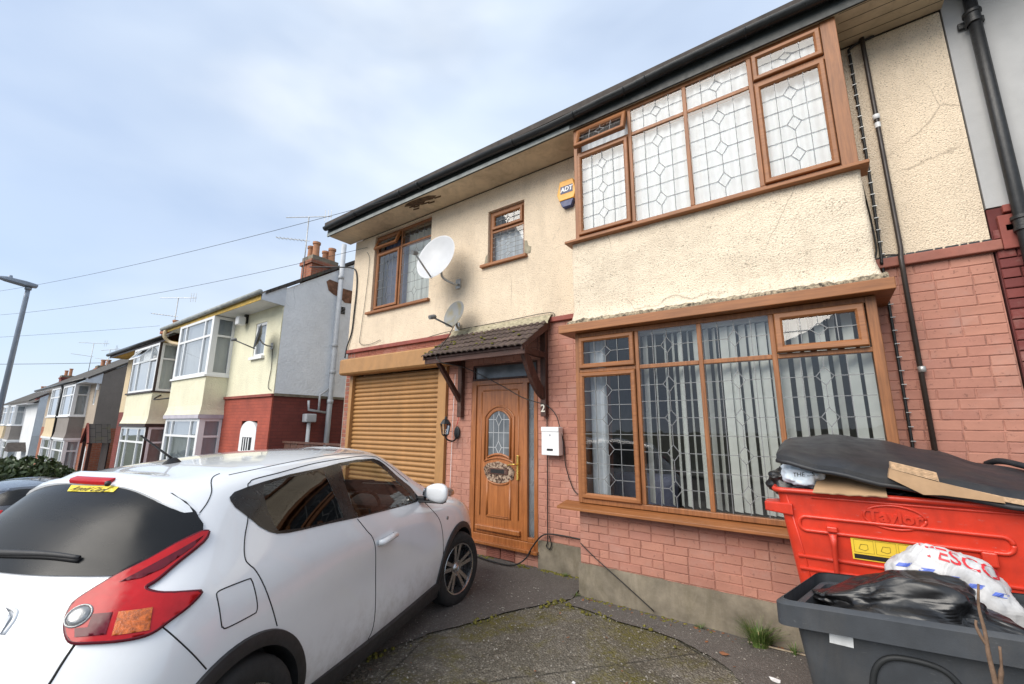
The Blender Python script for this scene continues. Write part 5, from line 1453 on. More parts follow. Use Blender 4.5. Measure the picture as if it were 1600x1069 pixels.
wire('topmost telephone wire running from the gutter to the left edge', (-5.3, -.56, 5.50), (-22, -3.7, 6.06), .15)
wire('telephone wire fixed beside the bedroom window and running left behind the lamp', (-7.0, -.02, 5.20), (-22, -3.57, 5.26), .2)
wire('lowest near telephone wire reaching the roof of the paired houses', (-20.5, .3, 5.45), (-22.3, -3.5, 4.54), .02)
wire('faint far telephone wire over the distant chimneys', (-40, 3.5, 6.0), (-40, -2.6, 5.12), .03, .014)
aerial('tv_aerial', 'television aerial on the four-pot chimney of the yellow house', (-12.95, 1.78, 6.3), 2.1, R(35), 1)
aerial('tv_aerial', 'television aerial rising behind the cream semi, above its single pot', (-22.2, 1.2, 5.0), 2.1, R(40), 1)
aerial('tv_aerial', 'tall thin television aerial left of the two-pot chimney', (-37.7, 1.4, 4.6), 2.2, R(60))
aerial('tv_aerial', 'television aerial just right of the two-pot chimney', (-33.8, 1.5, 4.5), 1.5, R(20))
# wooded hill far behind the street
t = NT('far_wood'); t.color(t.ramp(t.noise(.25, 6, .7), [(.35, (.03, .035, .03)), (.65, (.07, .075, .06))])).rough(1.0)
m = MB(); vs = []; N = 60
for i in range(N + 1):
    x = lerp(-420, -180, i / N); h = 22 + 10 * noise.noise(Vector((x * .012, 0, 0))) + 3 * noise.noise(Vector((x * .09, 5, 0)))
    vs += [(x, 60 + .3 * (x + 300), -12), (x, 70 + .3 * (x + 300), h * .55), (x, 110, h), (x, 200, -12)]
m.add(vs, [(i * 4 + k, i * 4 + k + 1, i * 4 + 5 + k, i * 4 + 4 + k) for i in range(N) for k in range(3)])
struct('hill', m, 'far_wood', smooth=True)
# ------------------------------------------------------------------ bins and rubbish
plain('bin_red', (.62, .042, .018), .42, var=.16, vscale=5, bump=.08, bscale=30, coat=.15, grime=.45, gcol=(.30, .03, .02), scuff=.8, scol=(.55, .22, .20))
plain('bin_grey', (.045, .050, .058), .5, var=.22, vscale=7, bump=.14, bscale=260, grime=.4, gcol=(.085, .08, .075), scuff=.6, scol=(.16, .165, .17))
plain('lid_black', (.018, .020, .025), .5, var=.3, vscale=5, bump=.12, bscale=120, grime=.5, gcol=(.055, .05, .045), scuff=.5, scol=(.10, .10, .10))
plain('card_brown', (.42, .27, .155), .9, var=.15, vscale=9, bump=.15, bscale=60)
plain('card_edge', (.50, .34, .21), .95, var=.3, vscale=60)
plain('label_yellow', (.78, .55, .05), .5, var=.08)
plain('label_white', (.70, .71, .72), .6, var=.12, vscale=30)
plain('bag_blue', (.10, .16, .55), .5); plain('bag_red', (.62, .03, .04), .5); plain('bag_orange', (.75, .20, .06), .5, var=.1)
plain('bag_pale', (.62, .70, .78), .4, var=.2, vscale=12)
t = NT('bag_black'); t.color((.008, .008, .009)).rough(t.ramp(t.noise(9, 5, .6), [(.3, .30), (.7, .50)])).set(Specular_IOR_Level=.7)
t.bump(t.noise(22, 2, .5, dist=1.2), .12, .006, t.bump(t.noise(4.5, 2, .5, stretch=(1, 1.6, 2.2), dist=1.2), .8, .04))
t = NT('bag_white'); t.color(t.ramp(t.noise(6, 4, .6), [(.3, (.46, .45, .45)), (.7, (.62, .62, .63))])).rough(.38).set(Subsurface_Weight=.25, Subsurface_Radius=(.02, .02, .02))
t.bump(t.noise(24, 4, .6, dist=1.0), .18, .008, t.bump(t.noise(5, 3, .5, dist=1.4), .6, .03))

plain('bin_groove', (.016, .018, .02), .6); plain('tyre_rubber', (.02, .02, .02), .8)
plain('batten', (.40, .33, .24), .9, var=.3, vscale=20); plain('litter_white', (.7, .7, .7), .7); plain('leaf_brown', (.22, .09, .04), .8)
m = NT('grit'); m.color(m.ramp(m.noise(50, 3, .6), [(.3, (.10, .09, .08)), (.7, (.42, .39, .34))])).rough(.9)
def tub(x0, x1, y0, y1, z0, z1, tx, ty, r=.06, n=5):
    """rings of a tapered open tub: outer wall points per level"""
    def loop(z):
        v = (z - z0) / (z1 - z0); ax, ay = tx * (1 - v), ty * (1 - v); P = []
        for cx, cy, a0 in ((x1 - ax - r, y1 - ay - r, 0), (x0 + ax + r, y1 - ay - r, 90), (x0 + ax + r, y0 + ay + r, 180), (x1 - ax - r, y0 + ay + r, 270)):
            for k in range(n + 1):
                a = R(a0 + 90 * k / n); P.append((cx + r * math.cos(a), cy + r * math.sin(a), z))
        return P
    return loop
def skin_loops(mb, loops, cap0=False, cap1=False):
    n = len(loops[0]); vs = [p for l in loops for p in l]
    fs = [(i * n + k, i * n + (k + 1) % n, (i + 1) * n + (k + 1) % n, (i + 1) * n + k) for i in range(len(loops) - 1) for k in range(n)]
    if cap0: fs.append(tuple(range(n - 1, -1, -1)))
    if cap1: fs.append(tuple(range((len(loops) - 1) * n, len(loops) * n)))
    return mb.add(vs, fs)
def scaled(l, s_, dz=0.0, inset=None):
    cx = sum(p[0] for p in l) / len(l); cy = sum(p[1] for p in l) / len(l)
    if inset is not None:
        return [(cx + (p[0] - cx) * (1 - inset / max(abs(q[0] - cx) for q in l)), cy + (p[1] - cy) * (1 - inset / max(abs(q[1] - cy) for q in l)), p[2] + dz) for p in l]
    return [(cx + (p[0] - cx) * s_, cy + (p[1] - cy) * s_, p[2] + dz) for p in l]
# ---- red trade bin
rb = thing('trade_bin', 'large red four-wheeled trade waste bin with its black lid propped askew', 'bin', (.42, -1.0, 0), world=True)
X0, X1, Y0, Y1, Z0, Z1 = -.275, 1.02, -1.60, -.66, .24, 1.345
lp = tub(X0, X1, Y0, Y1, Z0, Z1, .13, .12, .05)
m = MB(); lv = [lp(lerp(Z0, Z1, k / 10)) for k in range(11)]
inner = [scaled(lp(lerp(Z1, Z0 + .05, k / 4)), 1, 0, .02) for k in range(5)]
skin_loops(m, lv + inner, True, True)
rbody = obj('tub', m, 'bin_red', rb, smooth=True, auto=35)
m = MB(); L = lp(Z1); path = [(p[0] * 1.0 + (.012 if p[0] > .37 else -.012), p[1] + (.012 if p[1] > -1.13 else -.012), Z1 + .004) for p in L]
m.tube(path + [path[0]], .016, 8); obj('rim', m, 'bin_red', rb, smooth=True)
def face_y(z): return Y0 + .12 * (1 - (z - Z0) / (Z1 - Z0))
def on_front(u, z, d): return (u, face_y(z) - d, z)
# pressed panels and ribs
def press(name, pts, d=.010, r=.011):
    m = MB(); m.tube([on_front(u, z, d * .3) for u, z in pts + [pts[0]]], r, 8); return obj(name, m, 'bin_red', rbody, smooth=True)
def rrect(x0, x1, z0, z1, r, n=5):
    out = []
    for cx, cz, a0 in ((x1 - r, z1 - r, 0), (x0 + r, z1 - r, 90), (x0 + r, z0 + r, 180), (x1 - r, z0 + r, 270)):
        out += [(cx + r * math.cos(R(a0 + 90 * k / n)), cz + r * math.sin(R(a0 + 90 * k / n))) for k in range(n + 1)]
    return out
press('pressed_panel', rrect(-.175, .69, 1.125, 1.205, .035))
press('pressed_oval', [(.262 + .128 * math.cos(a), 1.246 + .062 * math.sin(a)) for a in [2 * math.pi * k / 28 for k in range(28)]], .006, .007)
obj('pressed_lettering', text_mesh('Taylor', .088, lambda u, v, d: on_front(.262 + u, 1.246 + v, d + .003), .007, bold=.003), 'bin_red', rbody)
for z in (.975, .905, .62):
    m = MB(); m.tube([on_front(x, z, .0) for x in (-.22 + .02, .3, .93)], .012, 6); obj('rib', m, 'bin_red', rbody, smooth=True)
m = MB(); m.tube([on_front(x, z, .001) for x, z in ((-.225, 1.32), (-.165, .95), (-.11, .3))], .006, 5); obj('corner_crease', m, 'bin_red', rbody, smooth=True)
m = MB(); m.tube([on_front(.3 + k * .1, 1.318, .0) for k in range(-4, 7)], .008, 6); obj('rib', m, 'bin_red', rbody, smooth=True)
# lid-lift lever
m = MB(); m.box(-.045, .005, face_y(1.16) - .035, face_y(1.16) + .01, 1.135, 1.165); lev = obj('lever_bracket', m, 'bin_red', rb, bevel=.006)
m = MB(); m.tube([on_front(-.02, 1.125, .03), on_front(-.02, 1.06, .035), on_front(-.024, .9, .03), on_front(-.02, .55, .02)], [.020, .013, .012, .012], 8); obj('lever', m, 'bin_red', lev, smooth=True)
m = MB(); m.box(.57, .625, face_y(1.1) - .04, face_y(1.1) + .01, 1.06, 1.13); obj('lever_bracket', m, 'bin_red', rb, bevel=.008)
m = MB(); m.box(.66, .76, face_y(.85) - .03, face_y(.85) + .01, .80, .90); obj('stop_bracket', m, 'bin_red', rb, bevel=.006)
# side trunnion lug
m = MB(); m.add([(x, y, z) for x, y0, y1, z0, z1 in ((-.355, -1.52, -1.40, 1.205, 1.262), (-.20, -1.62, -1.38, 1.205, 1.275)) for y, z in ((y0, z0), (y1, z0), (y1, z1), (y0, z1))], [(0, 1, 2, 3), (7, 6, 5, 4), (0, 4, 5, 1), (1, 5, 6, 2), (2, 6, 7, 3), (3, 7, 4, 0)]); obj('lifting_lug', m, 'bin_red', rb, bevel=.008)
m = MB(); m.add([(x, y, z) for x, y0, y1, z0, z1 in ((1.09, -1.52, -1.40, 1.205, 1.262), (.95, -1.6, -1.38, 1.205, 1.275)) for y, z in ((y0, z0), (y1, z0), (y1, z1), (y0, z1))], [(0, 3, 2, 1), (7, 4, 5, 6), (0, 1, 5, 4), (1, 2, 6, 5), (2, 3, 7, 6), (3, 0, 4, 7)]); obj('lifting_lug', m, 'bin_red', rb, bevel=.008)
# instruction label
m = MB(); m.add([on_front(u, z, .004) for u, z in ((.06, 1.0), (.36, 1.0), (.36, 1.115), (.06, 1.115))], [(0, 1, 2, 3)]); yl = obj('instruction_label', m, 'label_yellow', rb, fix=False)
m = MB(); m.add([on_front(u, z, .0055) for u, z in ((.068, 1.006), (.352, 1.006), (.352, 1.03), (.068, 1.03))], [(0, 1, 2, 3)]); obj('label_strip', m, 'print_black', yl, fix=False)
for k in range(3):
    m = MB(); m.tube([on_front(.072 + k * .095 + a, 1.04 + b, .0055) for a, b in ((0, 0), (.085, 0), (.085, .068), (0, .068), (0, 0))], .0006, 4); obj('label_frame', m, 'print_black', yl)
    m = MB(); q = .072 + k * .095
    m.tube([on_front(q + a, 1.04 + b, .0055) for a, b in ((.02, .02), (.03, .045), (.06, .045), (.06, .02), (.045, .012), (.02, .02))], .0009, 4); obj('label_pictogram', m, 'print_black', yl)
for x in (-.08, .82):
    for y in (-1.40, -.85):
        m = MB(); m.lathe([(0, -.025), (.09, -.025), (.10, -.015), (.10, .015), (.09, .025), (0, .025)], lambda a, b, h: (x + a, y + h, .115 + b), 18); w_ = obj('castor', m, 'tyre_rubber', rb, smooth=True, auto=40)
        obj('castor_fork', MB().box(x - .04, x + .04, y - .045, y + .045, .20, .25), 'galvanised', w_)
# ---- lid: domed black shell lying askew on the rubbish
def lid():
    t_ = thing('plastic_cover', 'black domed plastic lid lying tilted across the red bin', 'lid', (.45, -1.2, 1.4), world=True)
    NX, NY = 40, 22
    fz = [(-.30, 1.592), (-.255, 1.590), (0, 1.537), (.263, 1.485), (.49, 1.452), (.749, 1.418), (1.1, 1.39)]
    bz = [(-.36, 1.61), (-.15, 1.655), (.05, 1.681), (.30, 1.648), (.555, 1.587), (.78, 1.50), (1.15, 1.44)]
    F = lambda tab, x: interp([a for a, b in tab], [b for a, b in tab], x)
    def P(u, v, th):
        x = lerp(-.285 + .03 * (1 - v), 1.10, u); y = lerp(-1.66, -.72, v)
        if u < .12: y = lerp(y, -1.2, (1 - u / .12) ** 2 * .10)
        z = lerp(F(fz, x), F(bz, x), v)
        z += .03 * math.sin(math.pi * v) * (1 - (2 * u - 1) ** 4)
        e = min(u, 1 - u, v * .8, (1 - v) * .8)
        z -= .030 * max(0, 1 - e / .035) ** 2
        if .62 < u < .98 and abs(v - .75) < .2: z += .02 * max(0, 1 - abs(v - .75) / .08)
        return (x, y, z - th)
    m = MB(); vs = []
    for th in (0, .028):
        for j in range(NY + 1):
            for i in range(NX + 1): vs.append(P(i / NX, j / NY, th))
    W = NX + 1; O = W * (NY + 1)
    fs = [(j * W + i, j * W + i + 1, (j + 1) * W + i + 1, (j + 1) * W + i) for j in range(NY) for i in range(NX)]
    fs += [(O + j * W + i, O + (j + 1) * W + i, O + (j + 1) * W + i + 1, O + j * W + i + 1) for j in range(NY) for i in range(NX)]
    for i in range(NX): fs += [(i, O + i, O + i + 1, i + 1), (NY * W + i, NY * W + i + 1, O + NY * W + i + 1, O + NY * W + i)]
    for j in range(NY): fs += [(j * W, (j + 1) * W, O + (j + 1) * W, O + j * W), (j * W + NX, O + j * W + NX, O + (j + 1) * W + NX, (j + 1) * W + NX)]
    m.add(vs, fs); sh_ = obj('lid_shell', m, 'lid_black', t_, smooth=True, auto=40)
    m = MB(); m.tube([Vector(P(k / 20, .0, .028)) + Vector((0, .0, -.008)) for k in range(21)], .015, 6); obj('lid_lip', m, 'lid_black', sh_, smooth=True)
    m = MB(); m.tube(smooth_path([P(.80, .95, -.01), P(.83, .80, -.035), P(.92, .55, -.035), P(.99, .35, -.03)], 5), .018, 8); obj('grab_rib', m, 'lid_black', sh_, smooth=True)
lid()
# ---- rubbish
def blob(name, label, c, r, mat, seed, cat='bag', rough=.16, fl=None, n=34, group=None, parent=None, crease=.05):
    """crumpled plastic sack"""
    m = MB(); NU, NV = n, n * 2; vs = []; c = Vector(c)
    for i in range(NU + 1):
        ph = math.pi * i / NU
        for k in range(NV):
            th = 2 * math.pi * k / NV
            d = Vector((math.sin(ph) * math.cos(th), math.sin(ph) * math.sin(th), math.cos(ph)))
            q = d * 1.6 + Vector((seed, seed * 2, 0))
            s_ = 1 + rough * noise.noise(q) + rough * .6 * noise.noise(q * 2.3) - crease * abs(noise.noise(q * 3.7)) * 2 - crease * abs(noise.noise(q * 8 + Vector((4, 4, 4))))
            p = Vector((math.copysign(abs(d.x) ** .8, d.x) * r[0], math.copysign(abs(d.y) ** .8, d.y) * r[1], math.copysign(abs(d.z) ** .85, d.z) * r[2])) * s_
            if fl: p = fl(p)
            vs.append(c + p)
    m.add(vs, [(i * NV + k, i * NV + (k + 1) % NV, (i + 1) * NV + (k + 1) % NV, (i + 1) * NV + k) for i in range(NU) for k in range(NV)])
    o = obj(name, m, mat, parent, smooth=True)
    if parent is None: tag(o, label, cat, group)
    return o
blob('bin_bag', 'shiny black bin bag bulging over the left rim of the red bin', (-.165, -1.36, 1.375), (.17, .17, .095), 'bag_black', 3, rough=.25, crease=.05)
blob('bin_bag', 'black bin bag in the middle of the red bin under the lid', (.34, -1.18, 1.33), (.34, .26, .14), 'bag_black', 5, rough=.25, crease=.05)
o = blob('printed_bag', 'pale blue and white printed plastic bag under the corner of the black lid', (-.13, -1.46, 1.435), (.115, .13, .085), 'bag_pale', 8, rough=.22)
prb = BVHTree.FromObject(o, bpy.context.evaluated_depsgraph_get())
def on_bag(tree, off=.002):
    def f(p, dr):
        h = tree.ray_cast(Vector(p) - Vector(dr) * 1.0, Vector(dr)); 
        return (h[0] - Vector(dr) * off) if h[0] is not None else Vector(p)
    return f
fb = on_bag(prb)
obj('bag_lettering', text_mesh('THE LIST', .034, lambda u, v, d: fb((-.115 + u, -1.46, 1.445 + v + .12 * u), (0, 1, 0)), .0), 'print_black', o)
def card(name, label, pts, th, wav, seed, cat='cardboard'):
    """sheet of cardboard through four corners, slightly buckled"""
    A_, B_, C_, D_ = [Vector(p) for p in pts]; N = 14; n = (B_ - A_).cross(D_ - A_).normalized(); vs = []
    for s_ in (0, 1):
        for j in range(N + 1):
            for i in range(N + 1):
                u, v = i / N, j / N; p = A_.lerp(B_, u).lerp(D_.lerp(C_, u), v)
                k = noise.noise(Vector((u * 3 + seed, v * 3, seed)))
                e = noise.noise(Vector((u * 9 + seed, 7, 0))) * .012 if j == N else 0
                vs.append(p + n * (wav * k + s_ * th) + (C_ - B_).normalized() * e)
    W = N + 1; O = W * W
    fs = [(j * W + i, j * W + i + 1, (j + 1) * W + i + 1, (j + 1) * W + i) for j in range(N) for i in range(N)]
    fs += [tuple(O + q for q in reversed(f)) for f in fs]
    for i in range(N): fs += [(i, O + i, O + i + 1, i + 1), (N * W + i, N * W + i + 1, O + N * W + i + 1, O + N * W + i), (i * W, (i + 1) * W, O + (i + 1) * W, O + i * W), (i * W + N, O + i * W + N, O + (i + 1) * W + N, (i + 1) * W + N)]
    return tag(obj(name, MB().add(vs, fs), 'card_brown'), label, cat)
card('cardboard_sheet', 'flat torn cardboard flap bent over the front rim of the red bin', [(-.05, -1.44, 1.445), (.255, -1.44, 1.455), (.243, -1.665, 1.362), (-.088, -1.665, 1.356)], .006, .005, 2)
t_ = thing('folded_cardboard', 'flattened cardboard box wedged under the front edge of the black lid', 'cardboard', (.45, -1.63, 1.40), world=True)
m = MB(); m.prism([(.257, 1.463), (.268, 1.511), (.453, 1.454), (.663, 1.401), (.670, 1.375), (.459, 1.392), (.385, 1.388)], lambda u, v, d: (u, -1.69 + d, v), 0, .05); obj('box_side', m, 'card_brown', t_)
for k in range(5):
    a = k / 5; m = MB(); m.prism([(.270 + a * .006, 1.512 + a * .035), (.276 + a * .006, 1.517 + a * .035), (.452 - a * .0, 1.466 + a * .042), (.454, 1.458 + a * .042)], lambda u, v, d: (u, -1.688 + d + .006 * k, v), 0, .05); obj('corrugation', m, 'card_edge', t_)
m = MB(); m.prism([(.455, 1.452), (.674, 1.402), (.80, 1.385), (.80, 1.358), (.681, 1.379), (.46, 1.44)], lambda u, v, d: (u, -1.672 + d, v), 0, .03); obj('box_flap', m, 'card_edge', t_)

# ---- grey wheelie bin
gb = thing('wheelie_bin', 'open dark grey wheelie bin in the right foreground, white label on its side', 'bin', (.2, -2.2, .02), world=True)
X0, X1, Y0, Y1, Z0, Z1 = -.20, .66, -2.465, -1.98, .06, .965
lp = tub(X0, X1, Y0, Y1, Z0, Z1, .10, .08, .05)
m = MB(); lv = [lp(lerp(Z0, Z1, k / 10)) for k in range(11)]
inner = [scaled(lp(lerp(Z1 + .0, Z0 + .1, k / 4)), 1, 0, .03) for k in range(5)]
skin_loops(m, lv + inner, True, True)
tilt = lambda p: (p[0] + .24 * (p[1] + 2.465) * max(0, (.35 - p[0]) / .55), p[1], p[2] + .055 * (p[0] + .2))
m.v = [tilt(p) for p in m.v]
gbody = obj('tub', m, 'bin_grey', gb, smooth=True, auto=35)
# broad rim with a deeper front lip
def rim_loop(off, z, dip):
    P = []
    for p in lp(Z1):
        cx, cy = (X0 + X1) / 2, (Y0 + Y1) / 2
        x = p[0] + math.copysign(off, p[0] - cx); y = p[1] + math.copysign(off, p[1] - cy)
        zz = z - (dip * max(0, min(1, (.14 - x) / .12)) if dip else 0)
        P.append(tilt((x, y, zz)))
    return P
m = MB(); skin_loops(m, [rim_loop(-.045, Z1 - .06, 0), rim_loop(-.045, Z1 + .022, 0), rim_loop(-.040, Z1 + .027, 0), rim_loop(.024, Z1 + .036, 0), rim_loop(.029, Z1 + .031, 0), rim_loop(.032, Z1 - .010, 0), rim_loop(.034, Z1 - .016, .028), rim_loop(.028, Z1 - .017, .028), rim_loop(.0, Z1 - .012, .024)])
obj('rim', m, 'bin_grey', gb, smooth=True, auto=35)
def gface(z): return Y0 + .08 * (1 - (z - Z0) / (Z1 - Z0))
# moulded loop on the side
pts = [(.03, .50), (.045, .70), (.065, .79), (.11, .838), (.18, .848), (.258, .835), (.30, .79), (.34, .70), (.36, .5)]
m = MB(); m.tube([tilt((u, gface(z) - .002, z)) for u, z in [(p.x, p.z) for p in smooth_path([(a, 0, b) for a, b in pts], 4)]], .011, 8); obj('moulded_loop', m, 'bin_groove', gbody, smooth=True)
m = MB(); m.add([tilt((u, gface(z) - .003, z)) for u, z in ((-.073, .866 - .012), (.005, .862 - .012), (.008, .905 - .012), (-.069, .908 - .012))], [(0, 1, 2, 3)]); obj('white_label', m, 'label_white', gbody, fix=False)
for y in (-2.42, -1.97):
    m = MB(); m.lathe([(0, -.025), (.09, -.025), (.10, -.015), (.10, .015), (.09, .025), (0, .025)], lambda a, b, h: (.60 + a, y + h, .145 + b), 18); obj('bin_wheel', m, 'tyre_rubber', gb, smooth=True, auto=40)
m = MB(); m.tube([(.70, -2.42, 1.0), (.76, -2.40, 1.02), (.76, -1.99, 1.02), (.70, -1.97, 1.0)], .018, 8); obj('pull_handle', m, 'bin_grey', gb, smooth=True)
# lid hanging open behind
m = MB(); m.box(.80, .83, -2.48, -1.92, .35, 1.0); obj('open_lid', m, 'bin_grey', gb, bevel=.01)
bo = blob('bin_bag', 'tied black bin bag heaped over the rim of the grey wheelie bin', (.20, -2.22, .955), (.30, .19, .158), 'bag_black', 11, rough=.26, crease=.03, n=44,
     fl=lambda p: Vector((p.x, p.y, p.z * (1.0 if p.x > -.02 else max(.25, 1 + (p.x + .02) * 2.6)))))
wb = blob('carrier_bag', 'white supermarket carrier bag with red letters and blue dashes in the grey bin', (.375, -2.0, .985), (.215, .12, .205), 'bag_white', 14, rough=.13, crease=.035, n=44,
     fl=lambda p: Vector((p.x, p.y, p.z * (1.06 - .5 * max(0, p.x - .02) / .2 * .5))))
tr_ = BVHTree.FromObject(wb, bpy.context.evaluated_depsgraph_get()); fw_ = on_bag(tr_, .003)
DR = Vector((.05, .92, -.38)).normalized()
def bagpt(u, v): return fw_(Vector((.375, -2.0, 1.09)) + Vector((u, 0, 0)) + Vector((0, .38, .92)) * v, DR)
obj('bag_lettering', text_mesh('TESCO', .080, lambda u, v, d: bagpt(u * 1.0 + .05, v + .040 - .22 * (u - .02)), .0, bold=.001), 'bag_red', wb)
for k in range(5):
    u0 = -.17 + k * .072; m = MB()
    q = [(0, 0), (.045, 0), (.06, .016), (.015, .016)]
    g = []
    for i in range(7):
        for j in range(2):
            a = lerp(q[0][0] if j == 0 else q[3][0], q[1][0] if j == 0 else q[2][0], i / 6); g.append(bagpt(u0 + a, -.050 - .22 * (u0 - .02) + j * .016))
    m.add(g, [(i * 2, i * 2 + 2, i * 2 + 3, i * 2 + 1) for i in range(6)]); obj('bag_dash', m, 'bag_blue', wb)
g = [bagpt(-.125 + .06 * i / 5, -.115 + .05 * j / 4) for j in range(5) for i in range(6)]
obj('orange_label', MB().add(g, [(j * 6 + i, j * 6 + i + 1, j * 6 + 7 + i, j * 6 + 6 + i) for j in range(4) for i in range(5)]), 'bag_orange', wb)
# ---- weeds, twigs and litter
t = NT('grass_blade'); t.color(t.ramp(t.noise(34, 3, .6), [(.28, (.04, .085, .012)), (.55, (.10, .16, .035)), (.72, (.30, .25, .11))])).rough(.6)
def tuft(name, label, c, n, h, spread, seed):
    rr = random.Random(seed); m = MB(); c = Vector(c)
    for k in range(n):
        a = rr.uniform(0, 6.28); r0 = rr.uniform(0, spread * .35); L = h * rr.uniform(.5, 1.1); out = rr.uniform(.25, 1.0) * spread; w = rr.uniform(.003, .006)
        d = Vector((math.cos(a), math.sin(a), 0)); s_ = Vector((-d.y, d.x, 0)); b = c + d * r0; vs = []
        for i in range(5):
            u = i / 4; p = b + d * out * u ** 1.6 + Vector((0, 0, L * (u - .35 * u ** 2.6 * out / spread))); ww = w * (1 - u * .9); vs += [p - s_ * ww, p + s_ * ww]
        m.add(vs, [(i * 2, i * 2 + 1, i * 2 + 3, i * 2 + 2) for i in range(4)])
    return tag(obj(name, m, 'grass_blade', None, fix=False), label, 'grass', kind='stuff')
tuft('grass_tuft', 'tuft of green grass growing against the plinth left of the bins', (-.60, -.545, .0), 260, .24, .20, 4)
tuft('weeds', 'small weeds in the crack along the bay plinth', (-2.24, -.5, .0), 40, .05, .06, 5)
tw = thing('bare_twig', 'bare brown twig standing in front of the grey wheelie bin', 'twig', (.30, -3.0, 0), world=True)
plain('twig_brown', (.16, .10, .065), .9, var=.4, vscale=30, bump=.5)
m = MB(); m.tube(smooth_path([(.315, -3.0, 0), (.305, -3.0, .5), (.303, -3.0, .9), (.301, -3.0, 1.055), (.298, -3.0, 1.12), (.299, -3.0, 1.18), (.296, -3.0, 1.24), (.304, -3.0, 1.30)], 4), [.009 - .0065 * i / 28 for i in range(29)], 7); st_ = obj('stem', m, 'twig_brown', tw, smooth=True)
m = MB(); m.tube(smooth_path([(.299, -3.0, 1.145), (.290, -3.0, 1.165), (.284, -3.0, 1.19), (.286, -3.0, 1.205)], 4), [.004] * 8 + [.003] * 5, 6); obj('side_shoot', m, 'twig_brown', tw, smooth=True)
m = MB(); m.tube(smooth_path([(.304, -3.0, .95), (.309, -3.0, 1.05), (.318, -3.0, 1.10), (.322, -3.0, 1.15)], 4), [.0055] * 8 + [.003] * 5, 6); obj('side_shoot', m, 'twig_brown', tw, smooth=True)
def strip(name, label, a, b, w, h, mat, cat):
    a = Vector(a); b = Vector(b); t_ = (b - a).normalized(); n = Vector((-t_.y, t_.x, 0)) * w / 2; u = Vector((0, 0, h))
    m = MB(); m.add([a - n, b - n, b + n, a + n, a - n + u, b - n + u, b + n + u, a + n + u], [(0, 3, 2, 1), (4, 5, 6, 7), (0, 1, 5, 4), (1, 2, 6, 5), (2, 3, 7, 6), (3, 0, 4, 7)])
    return tag(obj(name, m, mat, bevel=.003), label, cat)
strip('timber_batten', 'thin pale timber batten lying on the tarmac beside the grass tuft', (-.68, -.56, .02), (-.20, -.525, .02), .014, .010, 'batten', 'batten')
rr = random.Random(31)
def scrap(name, label, x, y, s_, mat, cat, seed):
    rr = random.Random(seed); m = MB(); z = gz_at(x) + .022; vs = []
    for k in range(7):
        a = 6.28 * k / 7; q = s_ * rr.uniform(.6, 1.2); vs.append((x + q * math.cos(a) * 1.5, y + q * math.sin(a), z + rr.uniform(0, .012)))
    vs.append((x, y, z + .014)); m.add(vs, [(k, (k + 1) % 7, 7) for k in range(7)])
    return tag(obj(name, m, mat, fix=False), label, cat)
scrap('paper_scrap', 'torn scrap of white paper on the tarmac in front of the bins', -.45, -1.05, .03, 'litter_white', 'litter', 1)
scrap('dead_leaf', 'curled brown leaf on the tarmac near the batten', -.80, -.88, .025, 'leaf_brown', 'leaf', 2)
scrap('paper_scrap', 'tiny white scrap on the mossy concrete in the foreground', -1.55, -1.9, .012, 'litter_white', 'litter', 3)
# loose stones and grit scattered on the drive
m = MB()
for k in range(1500):
    x = rr.uniform(-3.4, .2); y = rr.uniform(-3.6, -.55); s_ = rr.choice((.004, .005, .006, .009)) * rr.uniform(.7, 1.3); z = gz_at(x) + .012 * noise.noise(Vector((x * 1.7, y * 1.7, 0))) + .018
    m.add([(x - s_, y, z), (x, y - s_, z + s_ * .2), (x + s_, y, z), (x, y + s_, z), (x, y, z + s_)], [(0, 1, 4), (1, 2, 4), (2, 3, 4), (3, 0, 4)])
gr = obj('grit', m, 'grit', fix=False); tag(gr, 'pale grit and small stones scattered over the old drive', 'grit', kind='stuff')

# moss cushions and weeds along the tarmac edges, dead leaves and twigs blown against the plinth
rr = random.Random(77); m = MB()
EDGE = [(-2.26, -.6), (-2.45, -.95), (-2.62, -1.35), (-2.85, -1.9), (-3.0, -2.6)], [(-2.24, -.74), (-1.75, -.78), (-1.2, -.80), (-.75, -1.05), (.2, -2.2)], [(-3.0, -.03), (-2.25, -.03)], [(-2.24, -.50), (-.3, -.50)], [(-4.0, -.05), (-3.1, -.05)]
for ed_ in EDGE:
    for k in range(130):
        i = rr.randrange(len(ed_) - 1); u = rr.random(); x = lerp(ed_[i][0], ed_[i + 1][0], u) + rr.gauss(0, .035); y = lerp(ed_[i][1], ed_[i + 1][1], u) + rr.gauss(0, .03)
        if noise.noise(Vector((x * 3, y * 3, 8))) < -.05: continue
        r_ = rr.uniform(.006, .022); c = Vector((x, y, gz_at(x) + .012))
        m.lathe([(0, r_ * .55), (r_ * .6, r_ * .42), (r_, 0), (r_, -.01)], lambda a, b, h: c + Vector((a * rr.uniform(.7, 1.3), b * rr.uniform(.7, 1.3), h)), 7)
tag(obj('moss_cushions', m, 'moss', None, smooth=True), 'cushions of yellow-green moss along the broken tarmac edges', 'moss', kind='stuff')
m = MB()
for k in range(70):
    if k < 45: x = rr.uniform(-2.2, -.3); y = -.50 - abs(rr.gauss(0, .05))
    else: x = rr.uniform(-2.8, -.4); y = rr.uniform(-2.6, -.7)
    z = gz_at(x) + .02; a = rr.uniform(0, 6.28); L_ = rr.uniform(.008, .022); d = Vector((math.cos(a), math.sin(a), rr.uniform(-.2, .4))); s_ = Vector((-d.y, d.x, .2)) * .5; c = Vector((x, y, z))
    m.add([c - d * L_, c + s_ * L_, c + d * L_, c - s_ * L_], [(0, 1, 2, 3)])
tag(obj('leaf_litter', m, 'leaf_brown', None, fix=False), 'small dead leaves scattered along the foot of the bay wall', 'leaf litter', kind='stuff')
